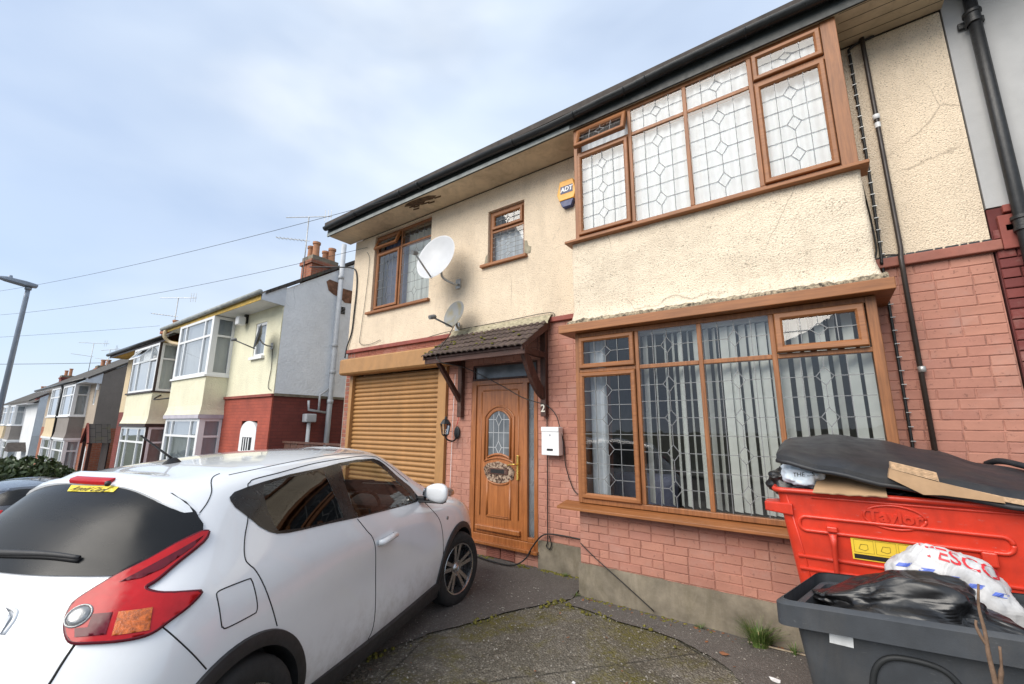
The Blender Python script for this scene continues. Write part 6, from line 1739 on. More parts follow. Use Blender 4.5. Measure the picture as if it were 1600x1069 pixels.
for k, (x, y, h, lb) in enumerate(((-1.05, -.52, .07, 'small weed at the foot of the bay plinth, left of the grass tuft'), (-2.62, -.06, .06, 'tiny weed at the foot of the wall under the letter box'), (-.36, -.55, .12, 'ragged weed between the grass tuft and the red bin'))):
    tuft('weed', lb, (x, y, .0), 34, h, .06, 40 + k)
# ------------------------------------------------------------------ car body (front axle at x=0, nose to +x, z up)
CAGE = {  # rows of (x, half width, z) from the middle of the tail round the right side to the middle of the nose
'a': [(-3.20, 0, .30), (-3.18, .40, .30), (-3.10, .66, .30), (-2.99, .78, .30), (-2.86, .82, .28), (-2.53, .82, .24), (-2.10, .80, .22), (-1.65, .79, .22), (-1.15, .79, .22), (-.70, .79, .22), (-.35, .80, .22), (0, .81, .24), (.35, .81, .24), (.62, .72, .22), (.76, .45, .21), (.80, 0, .21)],
'b': [(-3.30, 0, .50), (-3.28, .40, .50), (-3.19, .69, .50), (-3.06, .835, .50), (-2.90, .885, .50), (-2.53, .90, .48), (-2.10, .865, .40), (-1.65, .845, .37), (-1.15, .84, .37), (-.70, .845, .40), (-.35, .87, .46), (0, .89, .48), (.35, .88, .48), (.66, .77, .46), (.80, .45, .45), (.835, 0, .45)],
'c': [(-3.24, 0, .76), (-3.22, .40, .76), (-3.12, .67, .77), (-3.0, .81, .78), (-2.86, .875, .79), (-2.53, .895, .80), (-2.10, .855, .74), (-1.65, .80, .66), (-1.15, .795, .64), (-.70, .82, .68), (-.35, .865, .76), (0, .885, .80), (.35, .86, .79), (.64, .74, .72), (.79, .45, .69), (.82, 0, .69)],
'd': [(-3.14, 0, .98), (-3.12, .40, .98), (-3.02, .64, .985), (-2.91, .76, .995), (-2.78, .825, 1.0), (-2.53, .85, 1.0), (-2.10, .84, .97), (-1.65, .825, .93), (-1.15, .815, .92), (-.70, .825, .94), (-.35, .845, .97), (0, .84, .985), (.33, .78, .95), (.58, .66, .88), (.71, .42, .85), (.74, 0, .85)],
'e': [(-3.05, 0, 1.08), (-3.02, .38, 1.08), (-2.90, .575, 1.09), (-2.82, .68, 1.11), (-2.69, .725, 1.125), (-2.48, .755, 1.125), (-2.10, .775, 1.08), (-1.65, .78, 1.05), (-1.15, .775, 1.03), (-.72, .765, 1.025), (-.40, .73, 1.03), (-.18, .64, 1.045), (-.10, .52, 1.06), (-.02, .38, 1.07), (.01, .20, 1.075), (.02, 0, 1.08)],
'f': [(-2.80, 0, 1.40), (-2.775, .33, 1.39), (-2.70, .48, 1.37), (-2.60, .545, 1.375), (-2.50, .575, 1.39), (-2.33, .595, 1.40), (-2.03, .615, 1.425), (-1.65, .63, 1.445), (-1.28, .625, 1.445), (-1.02, .605, 1.43), (-.90, .56, 1.43), (-.84, .47, 1.45), (-.81, .37, 1.465), (-.79, .26, 1.472), (-.78, .13, 1.478), (-.775, 0, 1.48)],
'g': [(-2.62, 0, 1.47), (-2.60, .30, 1.465), (-2.55, .44, 1.45), (-2.45, .47, 1.455), (-2.35, .49, 1.465), (-2.20, .505, 1.478), (-1.98, .52, 1.495), (-1.65, .53, 1.51), (-1.35, .53, 1.51), (-1.15, .51, 1.50), (-1.06, .47, 1.50), (-1.02, .40, 1.51), (-1.0, .32, 1.515), (-.985, .22, 1.52), (-.98, .11, 1.524), (-.975, 0, 1.525)],
}
def car_cage(adj=None):
    rows = [CAGE[k] for k in 'abcdefg']
    nc = len(rows[0])
    ring = 2 * nc - 2
    vs = []; fs = []
    for r in rows:
        full = [(x, -y, z) for x, y, z in r] + [(x, y, z) for x, y, z in reversed(r[1:-1])]
        vs += [adj(*p) if adj else p for p in full]
    for i in range(len(rows) - 1):
        for k in range(ring):
            k2 = (k + 1) % ring
            fs.append((i * ring + k, i * ring + k2, (i + 1) * ring + k2, (i + 1) * ring + k))
    top = (len(rows) - 1) * ring
    mid = {}
    for k in range(2, nc - 2):
        x, y, z = vs[top + k]
        mid[k] = len(vs); vs.append((x, 0, z + (.012 if k in (2, nc - 3) else .024 if k in (3, nc - 4) else .035)))
    L = lambda k: top + (ring - k) % ring
    for k in range(2, nc - 3):
        fs.append((top + k, top + k + 1, mid[k + 1], mid[k]))
        fs.append((L(k + 1), L(k), mid[k], mid[k + 1]))
    for e, a, b in ((0, 1, 2), (nc - 1, nc - 2, nc - 3)):
        fs.append((top + e, top + a, top + b, mid[b])); fs.append((top + e, L(a), L(b), mid[b]))
    return vs, fs
def car_mesh(levels, adj=None):
    vs, fs = car_cage(adj)
    me = bpy.data.meshes.new('body'); me.from_pydata(vs, [], fs)
    o = bpy.data.objects.new('tmp', me); col.objects.link(o)
    md = o.modifiers.new('s', 'SUBSURF'); md.levels = levels; md.render_levels = levels
    out = bpy.data.meshes.new_from_object(o.evaluated_get(bpy.context.evaluated_depsgraph_get()))
    bpy.data.objects.remove(o)
    bm = bmesh.new(); bm.from_mesh(out); bmesh.ops.recalc_face_normals(bm, faces=bm.faces); bm.to_mesh(out); bm.free()
    for p in out.polygons: p.use_smooth = True
    return out
t = NT('car_white'); _sp = t.n('ShaderNodeSeparateXYZ'); t.l(t.coord(), _sp.inputs[0])
_low = t.math('MULTIPLY', t.ramp(_sp.outputs[2], [(.30, 1.0), (.62, 0.0)]), t.ramp(t.noise(9, 8, .75), [(.42, 0.0), (.68, .5)]))
t.color(t.mix(_low, t.mix(t.math('MULTIPLY', t.ramp(t.noise(5, 8, .7), [(.5, 0.0), (.75, 1.0)]), .10), (.76, .78, .81), (.45, .43, .40)), (.30, .27, .24))).rough(.20).set(Coat_Weight=1.0, Coat_Roughness=.02)
plain('car_navy', (.012, .018, .035), .3, var=.1, coat=.9)
plain('car_pale', (.32, .42, .52), .3, var=.05, coat=.9)
plain('car_black_trim', (.012, .012, .013), .28, var=.2, coat=.2)
plain('car_plastic', (.022, .022, .024), .55, var=.25, vscale=14, bump=.25, bscale=300)
plain('lamp_red', (.42, .008, .012), .16, var=.12, vscale=20, spec=.35)
plain('lamp_dark_red', (.10, .004, .012), .16, var=.2, vscale=30, spec=.35)
plain('lamp_amber', (.48, .10, .006), .2, var=.5, vscale=70, coat=.3, bump=.6, bscale=180)
plain('lamp_clear', (.24, .245, .25), .12, metal=.4, var=.3, vscale=60, coat=1, bump=.4, bscale=200)
plain('tyre', (.018, .018, .018), .85, var=.3, vscale=10, bump=.3, bscale=160)
plain('alloy', (.48, .48, .49), .28, metal=1.0, var=.1)
plain('car_cabin', (.02, .02, .021), .8, var=.3)
glassmat('car_glass', (.45, .50, .48), .01, 1.5, 1.15)
glassmat('car_glass_dark', (.055, .055, .06), .015, 1.5, 1.5)

def in_poly(x, y, poly):
    c = False; n = len(poly)
    for i in range(n):
        x1, y1 = poly[i]; x2, y2 = poly[i - 1]
        if (y1 > y) != (y2 > y) and x < (x2 - x1) * (y - y1) / (y2 - y1) + x1: c = not c
    return c
class Skin:
    """lays outlines on a curved body: every outline point is cast on it along d"""
    def __init__(s, me):
        s.bm = bmesh.new(); s.bm.from_mesh(me); s.t = BVHTree.FromBMesh(s.bm)
    def hit(s, p, d):
        h = s.t.ray_cast(Vector(p) - d * 6, d)
        if h[0] is None:
            q = s.t.find_nearest(Vector(p)); return q[0], q[1]
        return h[0], h[1] if h[1].dot(d) < 0 else -h[1]
    def patch(s, name, pts, d, mat, parent, off=.004, step=.045, holes=(), mirror=False, dens=.03):
        d = Vector(d).normalized(); e = Vector((-d.y, d.x, 0)); up = d.cross(e)
        if up.z < 0: up = -up
        to2 = lambda p: (Vector(p).dot(e), Vector(p).dot(up))
        def dense(l):
            o = []
            for i in range(len(l)):
                a = Vector(l[i]); b = Vector(l[(i + 1) % len(l)])
                n = max(1, int((b - a).length / dens))
                o += [a.lerp(b, k / n) for k in range(n)]
            return o
        out = dense([to2(p) for p in pts]); hol = [dense([to2(p) for p in h]) for h in holes]
        v2 = list(out); ed = [(i, (i + 1) % len(out)) for i in range(len(out))]
        for h in hol:
            n = len(v2); v2 += h; ed += [(n + i, n + (i + 1) % len(h)) for i in range(len(h))]
        xs = [p[0] for p in out]; ys = [p[1] for p in out]
        po = [tuple(p) for p in out]; ph = [[tuple(p) for p in h] for h in hol]
        y = min(ys) + step / 2
        while y < max(ys):
            x = min(xs) + step / 2
            while x < max(xs):
                if in_poly(x, y, po) and not any(in_poly(x, y, h) for h in ph): v2.append(Vector((x, y)))
                x += step
            y += step
        V, E_, F, *_r = delaunay_2d_cdt([Vector(p) for p in v2], ed, [], 0, 1e-6)
        vs = []
        for p in V:
            q, nrm = s.hit(e * p[0] + up * p[1], d)
            vs.append(q + nrm * off)
        fs = []
        for f in F:
            c = sum((V[i] for i in f), Vector((0, 0))) / len(f)
            if in_poly(c[0], c[1], po) and not any(in_poly(c[0], c[1], h) for h in ph): fs.append(tuple(f))
        mb = MB(); mb.add(vs, fs)
        r = [obj(name, mb, mat, parent, smooth=True)]
        if mirror:
            m2 = MB(); m2.add([(x, -y, z) for x, y, z in vs], [tuple(reversed(f)) for f in fs])
            r.append(obj(name, m2, mat, parent, smooth=True))
        return r
    def seam(s, name, pts, d, mat, parent, r=.0035, mirror=True, closed=False, off=.0):
        d = Vector(d).normalized()
        pts = list(pts) + ([pts[0]] if closed else [])
        sm = smooth_path(pts, 5)
        q = []
        for p in sm:
            h, n = s.hit(p, d); q.append(h + n * off)
        mb = MB(); mb.tube(q, r, 5)
        o = obj(name, mb, mat, parent, smooth=True)
        if mirror:
            m2 = MB(); m2.tube([(x, -y, z) for x, y, z in q], r, 5)
            obj(name, m2, mat, parent, smooth=True)
        return o
def mir(l): return [(x, -y, z) for x, y, z in l]
def wheel(parent, loc, side, steer=0.0, r=.335, w=.215, spokes=5):
    """tyre and double-spoke alloy rim; side -1 = right-hand side of the car"""
    e = Matrix.Translation(loc) @ Matrix.Rotation(steer, 4, 'Z')
    F = lambda x, y, h: e @ Vector((x, h * side, y))
    t = MB()
    t.lathe([(r * .67, w * .46), (r * .72, w * .52), (r * .90, w * .52), (r * .975, w * .42), (r, w * .30), (r, -w * .30), (r * .975, -w * .42), (r * .9, -w * .52), (r * .67, -w * .46)], F, 40)
    ty = obj('tyre', t, 'tyre', parent, smooth=True, auto=50)
    m = MB()
    m.lathe([(r * .70, w * .47), (r * .685, w * .50), (r * .655, w * .48), (r * .63, w * .30), (r * .60, -w * .30), (r * .66, -w * .45)], F, 40)
    R0 = r * .64
    for k in range(spokes):
        for sgn in (-1, 1):
            a = 2 * math.pi * k / spokes + .35
            da = sgn * .17
            def P(rr, aa, h, tw): 
                return F(rr * math.cos(aa) - tw * math.sin(aa), rr * math.sin(aa) + tw * math.cos(aa), h)
            ring = []
            for rr, aa, h, hw in ((r * .10, a + da * 2.0, w * .30, r * .045), (r * .36, a + da * 1.15, w * .36, r * .05), (R0, a + da * 1.05, w * .42, r * .055)):
                ring += [P(rr, aa, h, -hw), P(rr, aa, h, hw), P(rr, aa, h - .03, hw), P(rr, aa, h - .03, -hw)]
            m.add(ring, [(i * 4 + k2, i * 4 + (k2 + 1) % 4, i * 4 + 4 + (k2 + 1) % 4, i * 4 + 4 + k2) for i in range(2) for k2 in range(4)])
    m.lathe([(0, w * .36), (r * .11, w * .36), (r * .15, w * .30), (r * .17, w * .2)], F, 20)
    ri = obj('rim', m, 'alloy', ty, smooth=True, auto=35)
    b = MB(); b.lathe([(0, w * .05), (r * .60, w * .05), (r * .60, -w * .2)], F, 24)
    obj('brake_disc', b, 'car_plastic', ty)
    c = MB(); c.lathe([(0, w * .385), (r * .075, w * .38), (r * .085, w * .35)], F, 16)
    obj('centre_cap', c, 'chrome', ty, smooth=True)
    for k in range(5):
        a = 2 * math.pi * (k + .5) / 5 + .35
        n = MB(); n.lathe([(0, w * .335), (.009, w * .335), (.01, w * .25)], lambda x, y, h, a=a: F(x + r * .2 * math.cos(a), y + r * .2 * math.sin(a), h), 6)
        obj('wheel_nut', n, 'chrome', ty)
    return ty
def arch_ring(name, skin, cx, r0, r1, side, parent, mat='car_plastic', a0=-.62, a1=math.pi + .35, zc=.335):
    """proud plastic wheel-arch trim that follows the body"""
    mb = MB(); N = 44; d = Vector((0, -side, 0)); rows = []
    for k in range(N + 1):
        a = a0 + (a1 - a0) * k / N
        ca, sa = math.cos(a), math.sin(a)
        row = []
        for rr, off in ((r1, -.004), (r1 - .004, .014), ((r0 + r1) / 2, .02), (r0, .014)):
            p, n = skin.hit((cx + rr * ca, side * .8, zc + rr * sa), d)
            yy = max(abs(p.y), .80)
            row.append((cx + rr * ca, side * (yy + off), zc + rr * sa))
        x, y, z = row[-1]
        row.append((x, side * .60, z))
        rows.append(row)
    vs = [p for r_ in rows for p in r_]; m = 5
    fs = [(i * m + k, i * m + k + 1, (i + 1) * m + k + 1, (i + 1) * m + k) for i in range(N) for k in range(m - 1)]
    mb.add(vs, fs)
    return obj(name, mb, mat, parent, smooth=True, auto=45)

DLO = [(-2.468, -0.597, 1.351), (-2.434, -0.585, 1.371), (-2.351, -0.585, 1.387), (-2.249, -0.585, 1.402), (-2.059, -0.588, 1.423), (-1.766, -0.595, 1.44), (-1.61, -0.589, 1.454), (-1.399, -0.578, 1.461), (-1.157, -0.568, 1.452), (-1.089, -0.581, 1.431), (-1.019, -0.609, 1.382), (-0.907, -0.648, 1.292), (-0.74, -0.67, 1.19), (-0.66, -0.72, 1.09), (-0.72, -0.75, 1.063), (-0.896, -0.756, 1.066), (-1.281, -0.759, 1.082), (-1.594, -0.76, 1.097), (-1.875, -0.757, 1.116), (-2.098, -0.754, 1.126), (-2.214, -0.751, 1.134), (-2.283, -0.745, 1.145), (-2.327, -0.733, 1.164), (-2.371, -0.714, 1.195), (-2.417, -0.677, 1.25), (-2.464, -0.634, 1.304), (-2.472, -0.608, 1.336)]
RGL = [(-2.259, -0.598, 1.386), (-2.07, -0.599, 1.409), (-1.8, -0.603, 1.429), (-1.783, -0.662, 1.331), (-1.733, -0.751, 1.125), (-1.918, -0.752, 1.129), (-2.094, -0.75, 1.136), (-2.27, -0.739, 1.155), (-2.284, -0.723, 1.184), (-2.296, -0.68, 1.258), (-2.287, -0.627, 1.342)]
FGL = [(-1.614, -0.604, 1.437), (-1.418, -0.593, 1.446), (-1.219, -0.586, 1.44), (-1.137, -0.607, 1.407), (-1.016, -0.649, 1.314), (-0.911, -0.679, 1.235), (-0.80, -0.70, 1.15), (-0.77, -0.75, 1.079), (-0.91, -0.751, 1.079), (-1.277, -0.755, 1.091), (-1.591, -0.758, 1.103), (-1.627, -0.723, 1.193), (-1.641, -0.668, 1.322)]
SCREEN = [(-.94, -.45, 1.42), (-.85, -.25, 1.45), (-.83, 0, 1.46), (-.85, .25, 1.45), (-.94, .45, 1.42), (-.70, .56, 1.27), (-.36, .62, 1.10), (-.17, .45, 1.075), (-.08, .2, 1.09), (-.06, 0, 1.09), (-.08, -.2, 1.09), (-.17, -.45, 1.075), (-.36, -.62, 1.10), (-.70, -.56, 1.27)]
REARG = [(-2.753, 0.0, 1.396), (-2.729, -0.113, 1.41), (-2.707, -0.202, 1.417), (-2.69, -0.317, 1.411), (-2.654, -0.454, 1.386), (-2.636, -0.526, 1.349), (-2.627, -0.581, 1.308), (-2.628, -0.634, 1.255), (-2.641, -0.655, 1.225), (-2.737, -0.635, 1.194), (-2.825, -0.606, 1.149), (-2.897, -0.566, 1.108), (-2.971, -0.394, 1.113), (-3.018, 0, 1.11)]
TAIL = [(-2.62, -0.664, 1.221), (-2.654, -0.681, 1.188), (-2.765, -0.686, 1.13), (-2.834, -0.686, 1.087), (-2.865, -0.676, 1.071), (-2.874, -0.678, 1.062), (-2.871, -0.696, 1.052), (-2.843, -0.736, 1.038), (-2.748, -0.792, 1.019), (-2.74, -0.801, 1.009), (-2.791, -0.804, 0.979), (-2.855, -0.796, 0.951), (-2.903, -0.783, 0.928), (-2.951, -0.747, 0.923), (-3.018, -0.66, 0.929), (-3.045, -0.607, 0.934), (-3.047, -0.574, 0.954), (-3.035, -0.534, 0.991), (-3.014, -0.512, 1.024), (-2.994, -0.509, 1.045), (-2.935, -0.539, 1.087), (-2.896, -0.562, 1.112), (-2.825, -0.606, 1.149), (-2.737, -0.635, 1.194), (-2.649, -0.654, 1.223)]
AMBER = [(-2.95, -0.67, 1.002), (-2.882, -0.743, 1.001), (-2.907, -0.775, 0.936), (-2.982, -0.701, 0.939)]
REDLOW = [(-2.993, -0.602, 1.002), (-2.961, -0.656, 1.002), (-2.991, -0.684, 0.944), (-3.038, -0.605, 0.945), (-3.031, -0.585, 0.968), (-3.012, -0.62, 0.968)]
INSERT = [(-2.911, -0.587, 1.084), (-2.862, -0.616, 1.111), (-2.749, -0.658, 1.166), (-2.644, -0.668, 1.208), (-2.704, -0.679, 1.17), (-2.81, -0.672, 1.114), (-2.867, -0.642, 1.091)]
FUEL = [(-2.675, -0.826, 0.982), (-2.656, -0.819, 1.0), (-2.52, -0.826, 1.003), (-2.502, -0.83, 0.994), (-2.495, -0.842, 0.965), (-2.484, -0.862, 0.888), (-2.49, -0.868, 0.859), (-2.511, -0.869, 0.854), (-2.639, -0.868, 0.851), (-2.659, -0.865, 0.86), (-2.667, -0.862, 0.875)]
SEAM_A = [(-0.729, -0.653, 1.234), (-1.031, -0.58, 1.43), (-1.10, -0.555, 1.465), (-1.349, -0.541, 1.481), (-1.797, -0.554, 1.469), (-2.137, -0.563, 1.436), (-2.289, -0.559, 1.42), (-2.326, -0.568, 1.407), (-2.353, -0.587, 1.384), (-2.418, -0.679, 1.247), (-2.459, -0.717, 1.183), (-2.492, -0.755, 1.12), (-2.502, -0.783, 1.078), (-2.489, -0.799, 1.053), (-2.466, -0.818, 1.02), (-2.414, -0.859, 0.89), (-2.357, -0.873, 0.746)]
SEAM_B = [(-1.597, -0.763, 1.09), (-1.523, -0.793, 1.002), (-1.466, -0.806, 0.944), (-1.424, -0.811, 0.842), (-1.397, -0.813, 0.607), (-1.416, -0.826, 0.366), (-1.455, -0.807, 0.30)]
SEAM_C = [(-0.60, -0.754, 1.05), (-0.527, -0.807, 0.962), (-0.432, -0.842, 0.859), (-0.385, -0.857, 0.719), (-0.365, -0.857, 0.483), (-0.35, -0.811, 0.30)]
RIGHT = Vector((0, 1, 0)); TAILDIR = Vector((.8, .6, 0)).normalized(); FWD = Vector((1, 0, 0)); DOWN = Vector((.02, 0, -1))
def cut(bm, test):
    dead = [f for f in bm.faces if test(f.calc_center_median(), f.normal)]
    bmesh.ops.delete(bm, geom=dead, context='FACES')
def open_body(me, windows=True):
    bm = bmesh.new(); bm.from_mesh(me)
    side = [(p[0], p[2]) for p in FGL]; side2 = [(p[0], p[2]) for p in RGL]; scr = [(p[0], p[1]) for p in SCREEN]; rg = [(p[1], p[2]) for p in REARG]; rg = rg + [(-a, b) for a, b in reversed(rg)]
    def test(c, n):
        for cx in (0, -2.53):
            if (c.x - cx) ** 2 + (c.z - .335) ** 2 < .395 ** 2 and abs(c.y) > .45: return True
        if c.z < .26 and abs(n.z) > .9: return True
        if windows:
            if abs(c.y) > .5 and (in_poly(c.x, c.z, side) or in_poly(c.x, c.z, side2)): return True
            if c.z > 1.06 and c.x > -1.05 and in_poly(c.x, c.y, scr): return True
        return False
    cut(bm, test)
    bm.to_mesh(me); bm.free()
    return me
def build_car():
    t = thing('parked_car', 'white compact crossover parked nose-in on the driveway, red boomerang tail lamp nearest', 'car', (-3.92, -1.66, 0), R(110))
    me = car_mesh(4)
    sk = Skin(me)
    open_body(me)
    me.materials.append(M['car_white'])
    body = obj('body', me, None, t)
    # glazing and the black pillar trim
    sk.patch('pillar_trim', DLO, RIGHT, 'car_black_trim', t, .004, holes=[RGL, FGL], mirror=True)
    for o in sk.patch('rear_door_window', RGL, RIGHT, 'car_glass_dark', t, .002, mirror=True): pass
    for o in sk.patch('front_door_window', FGL, RIGHT, 'car_glass', t, .002, mirror=True): pass
    sk.patch('windscreen', SCREEN, DOWN, 'car_glass', t, .003)
    full = REARG + [(x, -y, z) for x, y, z in reversed(REARG[1:-1])]
    rw = sk.patch('rear_window', full, FWD, 'car_black_glass', t, .009, step=.03)[0]
    # trims
    for s in (-1, 1):
        arch_ring('wheel_arch_trim', sk, 0, .372, .43, s, t)
        arch_ring('wheel_arch_trim', sk, -2.53, .372, .437, s, t)
        for cx in (0, -2.53):       # arch linings
            m = MB(); N = 24
            rows = [[(cx + .40 * math.cos(a), s * yy, .335 + .40 * math.sin(a)) for yy in (.84, .45)] for a in [(-.55 + (math.pi + 1.0) * k / N) for k in range(N + 1)]]
            m.add([p for r_ in rows for p in r_], [(i * 2, i * 2 + 1, i * 2 + 3, i * 2 + 2) for i in range(N)])
            m.box(cx - .42, cx + .42, s * .45, s * .44, .2, .78)
            obj('wheel_arch_lining', m, 'seam_black', t)
        # sill cladding
        m = MB(); N = 30; rows = []
        for k in range(N + 1):
            x = -2.16 + (1.80) * k / N
            lift = .035 * (1 - ((k / N) - .5) ** 2 * 4)
            rows.append([(x, s * .80, .335 - lift), (x, s * .838, .325 - lift), (x, s * .842, .27), (x, s * .82, .19), (x, s * .70, .17)])
        m.add([p for r_ in rows for p in r_], [(i * 5 + k, i * 5 + k + 1, (i + 1) * 5 + k + 1, (i + 1) * 5 + k) for i in range(N) for k in range(4)])
        obj('sill_cladding', m, 'car_plastic', t, smooth=True, auto=40)
    # shut lines
    for nm, l in (('door_gap', SEAM_A), ('door_gap', SEAM_B), ('door_gap', SEAM_C)):
        sk.seam(nm, l, RIGHT, 'seam_black', t, .0035)
    sk.seam('roof_joint', [(-2.375, -.47, 1.455), (-2.132, -.48, 1.475), (-1.798, -.475, 1.499), (-1.4, -.46, 1.51), (-1.10, -.44, 1.50)], DOWN, 'seam_black', t, .003)
    sk.seam('fuel_flap', FUEL, RIGHT, 'seam_black', t, .003, mirror=False, closed=True)
    sk.seam('bumper_gap', [(-2.877, -0.788, 0.945), (-2.83, -0.837, 0.876), (-2.779, -0.863, 0.806), (-2.727, -0.878, 0.734)], RIGHT, 'seam_black', t, .003)
    sk.seam('tailgate_gap', [(-3.04, -.612, .93), (-3.075, -.612, .875), (-3.10, -.61, .82), (-3.13, -.59, .74), (-3.16, -.50, .66), (-3.20, -.3, .62), (-3.21, 0, .61)], FWD, 'seam_black', t, .0045)
    sk.seam('spoiler_gap', [(-2.40, -.43, 1.455), (-2.466, -0.46, 1.44), (-2.524, -0.54, 1.388), (-2.569, -0.575, 1.341), (-2.622, -0.595, 1.298)], TAILDIR, 'seam_black', t, .003)
    # roof spoiler lip over the rear window
    m = MB(); rows = []
    for k in range(25):
        y = -.60 + 1.2 * k / 24
        q = abs(y) / .60
        zt = 1.437 - .14 * q ** 3.2; xb = -2.745 + .17 * q ** 2.6
        h, n = sk.hit((-2.6, y * .985, zt), FWD)
        rows.append([h + Vector((.10, 0, .018)), Vector((h.x - .022 * (1 - q ** 12), y, zt + .012 * (1 - q ** 12))), Vector((h.x - .040 * (1 - q ** 9) - .01, y, zt - .010)), Vector((h.x - .036 * (1 - q ** 9) - .01, y, zt - .022)), h + Vector((.01, 0, -.02))])
    m.add([p for r_ in rows for p in r_], [(i * 5 + k, i * 5 + k + 1, (i + 1) * 5 + k + 1, (i + 1) * 5 + k) for i in range(24) for k in range(4)])
    sp = obj('roof_spoiler', m, 'car_white', t, smooth=True, auto=60)
    # high brake lamp
    m = MB(); N = 16; rows = []
    for k in range(N + 1):
        y = -.135 + .27 * k / N; e = 1 - abs(k / N - .5) ** 6 * 40
        h, n = sk.hit((-2.6, y, 1.437), FWD); x = h.x - .047
        rows.append([(x + .02, y, 1.457), (x - .008, y, 1.447), (x - .012, y, 1.437), (x - .006, y, 1.424), (x + .02, y, 1.420)])
    m.add([p for r_ in rows for p in r_], [(i * 5 + k, i * 5 + k + 1, (i + 1) * 5 + k + 1, (i + 1) * 5 + k) for i in range(N) for k in range(4)] + [(0, 1, 2, 3, 4), tuple(N * 5 + k for k in (4, 3, 2, 1, 0))])
    obj('high_brake_lamp', m, 'lamp_red', t, smooth=True, auto=50)
    m = MB(); m.lathe([(0, .0), (.011, .004), (.014, .012), (.012, .02), (0, .024)], lambda x, y, h: (-2.735 - h, -.155 + x, 1.435 + y), 10)
    obj('washer_jet', m, 'car_plastic', t, smooth=True)
    # tail lamps
    for s in (-1, 1):
        ml = (lambda l: l) if s < 0 else mir
        dd = TAILDIR if s < 0 else Vector((TAILDIR.x, -TAILDIR.y, 0))
        tl = sk.patch('tail_lamp', ml(TAIL), dd, 'lamp_red', t, .016, step=.02, dens=.012)[0]
        cx = sum((Vector(p) for p in TAIL), Vector()) / len(TAIL)
        rim = MB()
        q = []
        for p in smooth_path(ml(TAIL) + [ml(TAIL)[0]], 3):
            h, n = sk.hit(p, dd); q.append(h + n * .008)
        rim.tube(q, .009, 6)
        obj('lamp_edge', rim, 'lamp_dark_red', tl, smooth=True)
        sk.patch('indicator', ml(AMBER), dd, 'lamp_amber', tl, .0185, step=.015, dens=.01)
        sk.patch('reflector', ml(REDLOW), dd, 'lamp_dark_red', tl, .0182, step=.015, dens=.01)
        sk.patch('lamp_insert', ml(INSERT), dd, 'lamp_dark_red', tl, .0184, step=.015, dens=.01)
        c = Vector(ml([(-3.016, -.566, 1.0)])[0]); h, n = sk.hit(c, dd); n = -n if n.dot(dd) > 0 else n
        e1 = n.cross(Vector((0, 0, 1))).normalized(); e2 = e1.cross(n)
        m = MB(); m.lathe([(0, .026), (.022, .025), (.031, .022), (.036, .016), (.037, .008)], lambda x, y, hh: h + e1 * x + e2 * y * .95 + n * hh, 24)
        obj('reversing_lamp', m, 'lamp_clear', tl, smooth=True)
        m = MB(); m.lathe([(.036, .017), (.040, .021), (.043, .017)], lambda x, y, hh: h + e1 * x + e2 * y * .95 + n * hh, 24)
        obj('lamp_bezel', m, 'lamp_clear', tl, smooth=True)
    # tailgate handle recess and plate
    sk.patch('number_plate_panel', [(-3.1, -.33, 1.0), (-3.1, -.27, 1.022), (-3.1, 0, 1.028), (-3.1, .27, 1.022), (-3.1, .33, 1.0), (-3.1, .345, .955), (-3.1, -.345, .955)], FWD, 'car_white', t, .014, step=.03)
    sk.seam('panel_edge', [(-3.1, -.345, .955), (-3.1, -.335, 1.0), (-3.1, -.27, 1.024), (-3.1, 0, 1.03)], FWD, 'car_white', t, .008)
    sk.patch('number_plate', [(-3.2, -.26, .90), (-3.2, .26, .90), (-3.2, .26, .79), (-3.2, -.26, .79)], FWD, 'sticker_yellow', t, .012)
    sk.patch('rear_valance', [(-3.2, -.78, .46), (-3.2, -.4, .42), (-3.2, .4, .42), (-3.2, .78, .46), (-3.2, .72, .28), (-3.2, -.72, .28)], FWD, 'car_plastic', t, .006)
    # dealer sticker
    P4 = [Vector(p) for p in ((-2.767, .07, 1.385), (-2.733, .109, 1.407), (-2.714, -.196, 1.413), (-2.745, -.208, 1.391))]
    st = sk.patch('window_sticker', [tuple(p) for p in P4], FWD, 'sticker_yellow', t, .011, step=.03)[0]
    def on_glass(u, v, d):
        z = 1.3965 + v * .62 - .002 * u; y = -.055 - u
        h, n = sk.hit((-2.7, y + (-v * .8), z), FWD)
        return h + n * (.013 + d)
    obj('sticker_lettering', text_mesh('Arnold Clark', .036, on_glass, .0003, space=1.12), 'print_black', st)
    # wiper
    q = []
    for p in smooth_path([(-2.99, .30, 1.145), (-2.978, .047, 1.162), (-2.954, -.225, 1.172), (-2.93, -.38, 1.164)], 4):
        h, n = sk.hit(p, FWD); q.append(h + n * .02)
    m = MB(); m.tube(q, [.018 - .010 * i / (len(q) - 1) for i in range(len(q))], 8)
    w = obj('rear_wiper', m, 'car_plastic', t, smooth=True)
    m = MB(); m.tube([p + Vector((0, 0, -.012)) for p in q], [.014] * 3 + [.009] * (len(q) - 3), 6)
    obj('wiper_blade', m, 'seam_black', w, smooth=True)
    # aerial
    m = MB(); m.lathe([(.0, .035), (.012, .034), (.02, .026), (.034, .008), (.04, -.01)], lambda x, y, h: (-2.30 + x * 1.5, .05 + y * .8, 1.487 + h), 14)
    a = obj('roof_aerial', m, 'car_plastic', t, smooth=True)
    m = MB(); m.tube([(-2.305, .05, 1.515), (-2.50, .05, 1.655)], [.0065, .0045], 8)
    obj('aerial_rod', m, 'car_plastic', a, smooth=True)
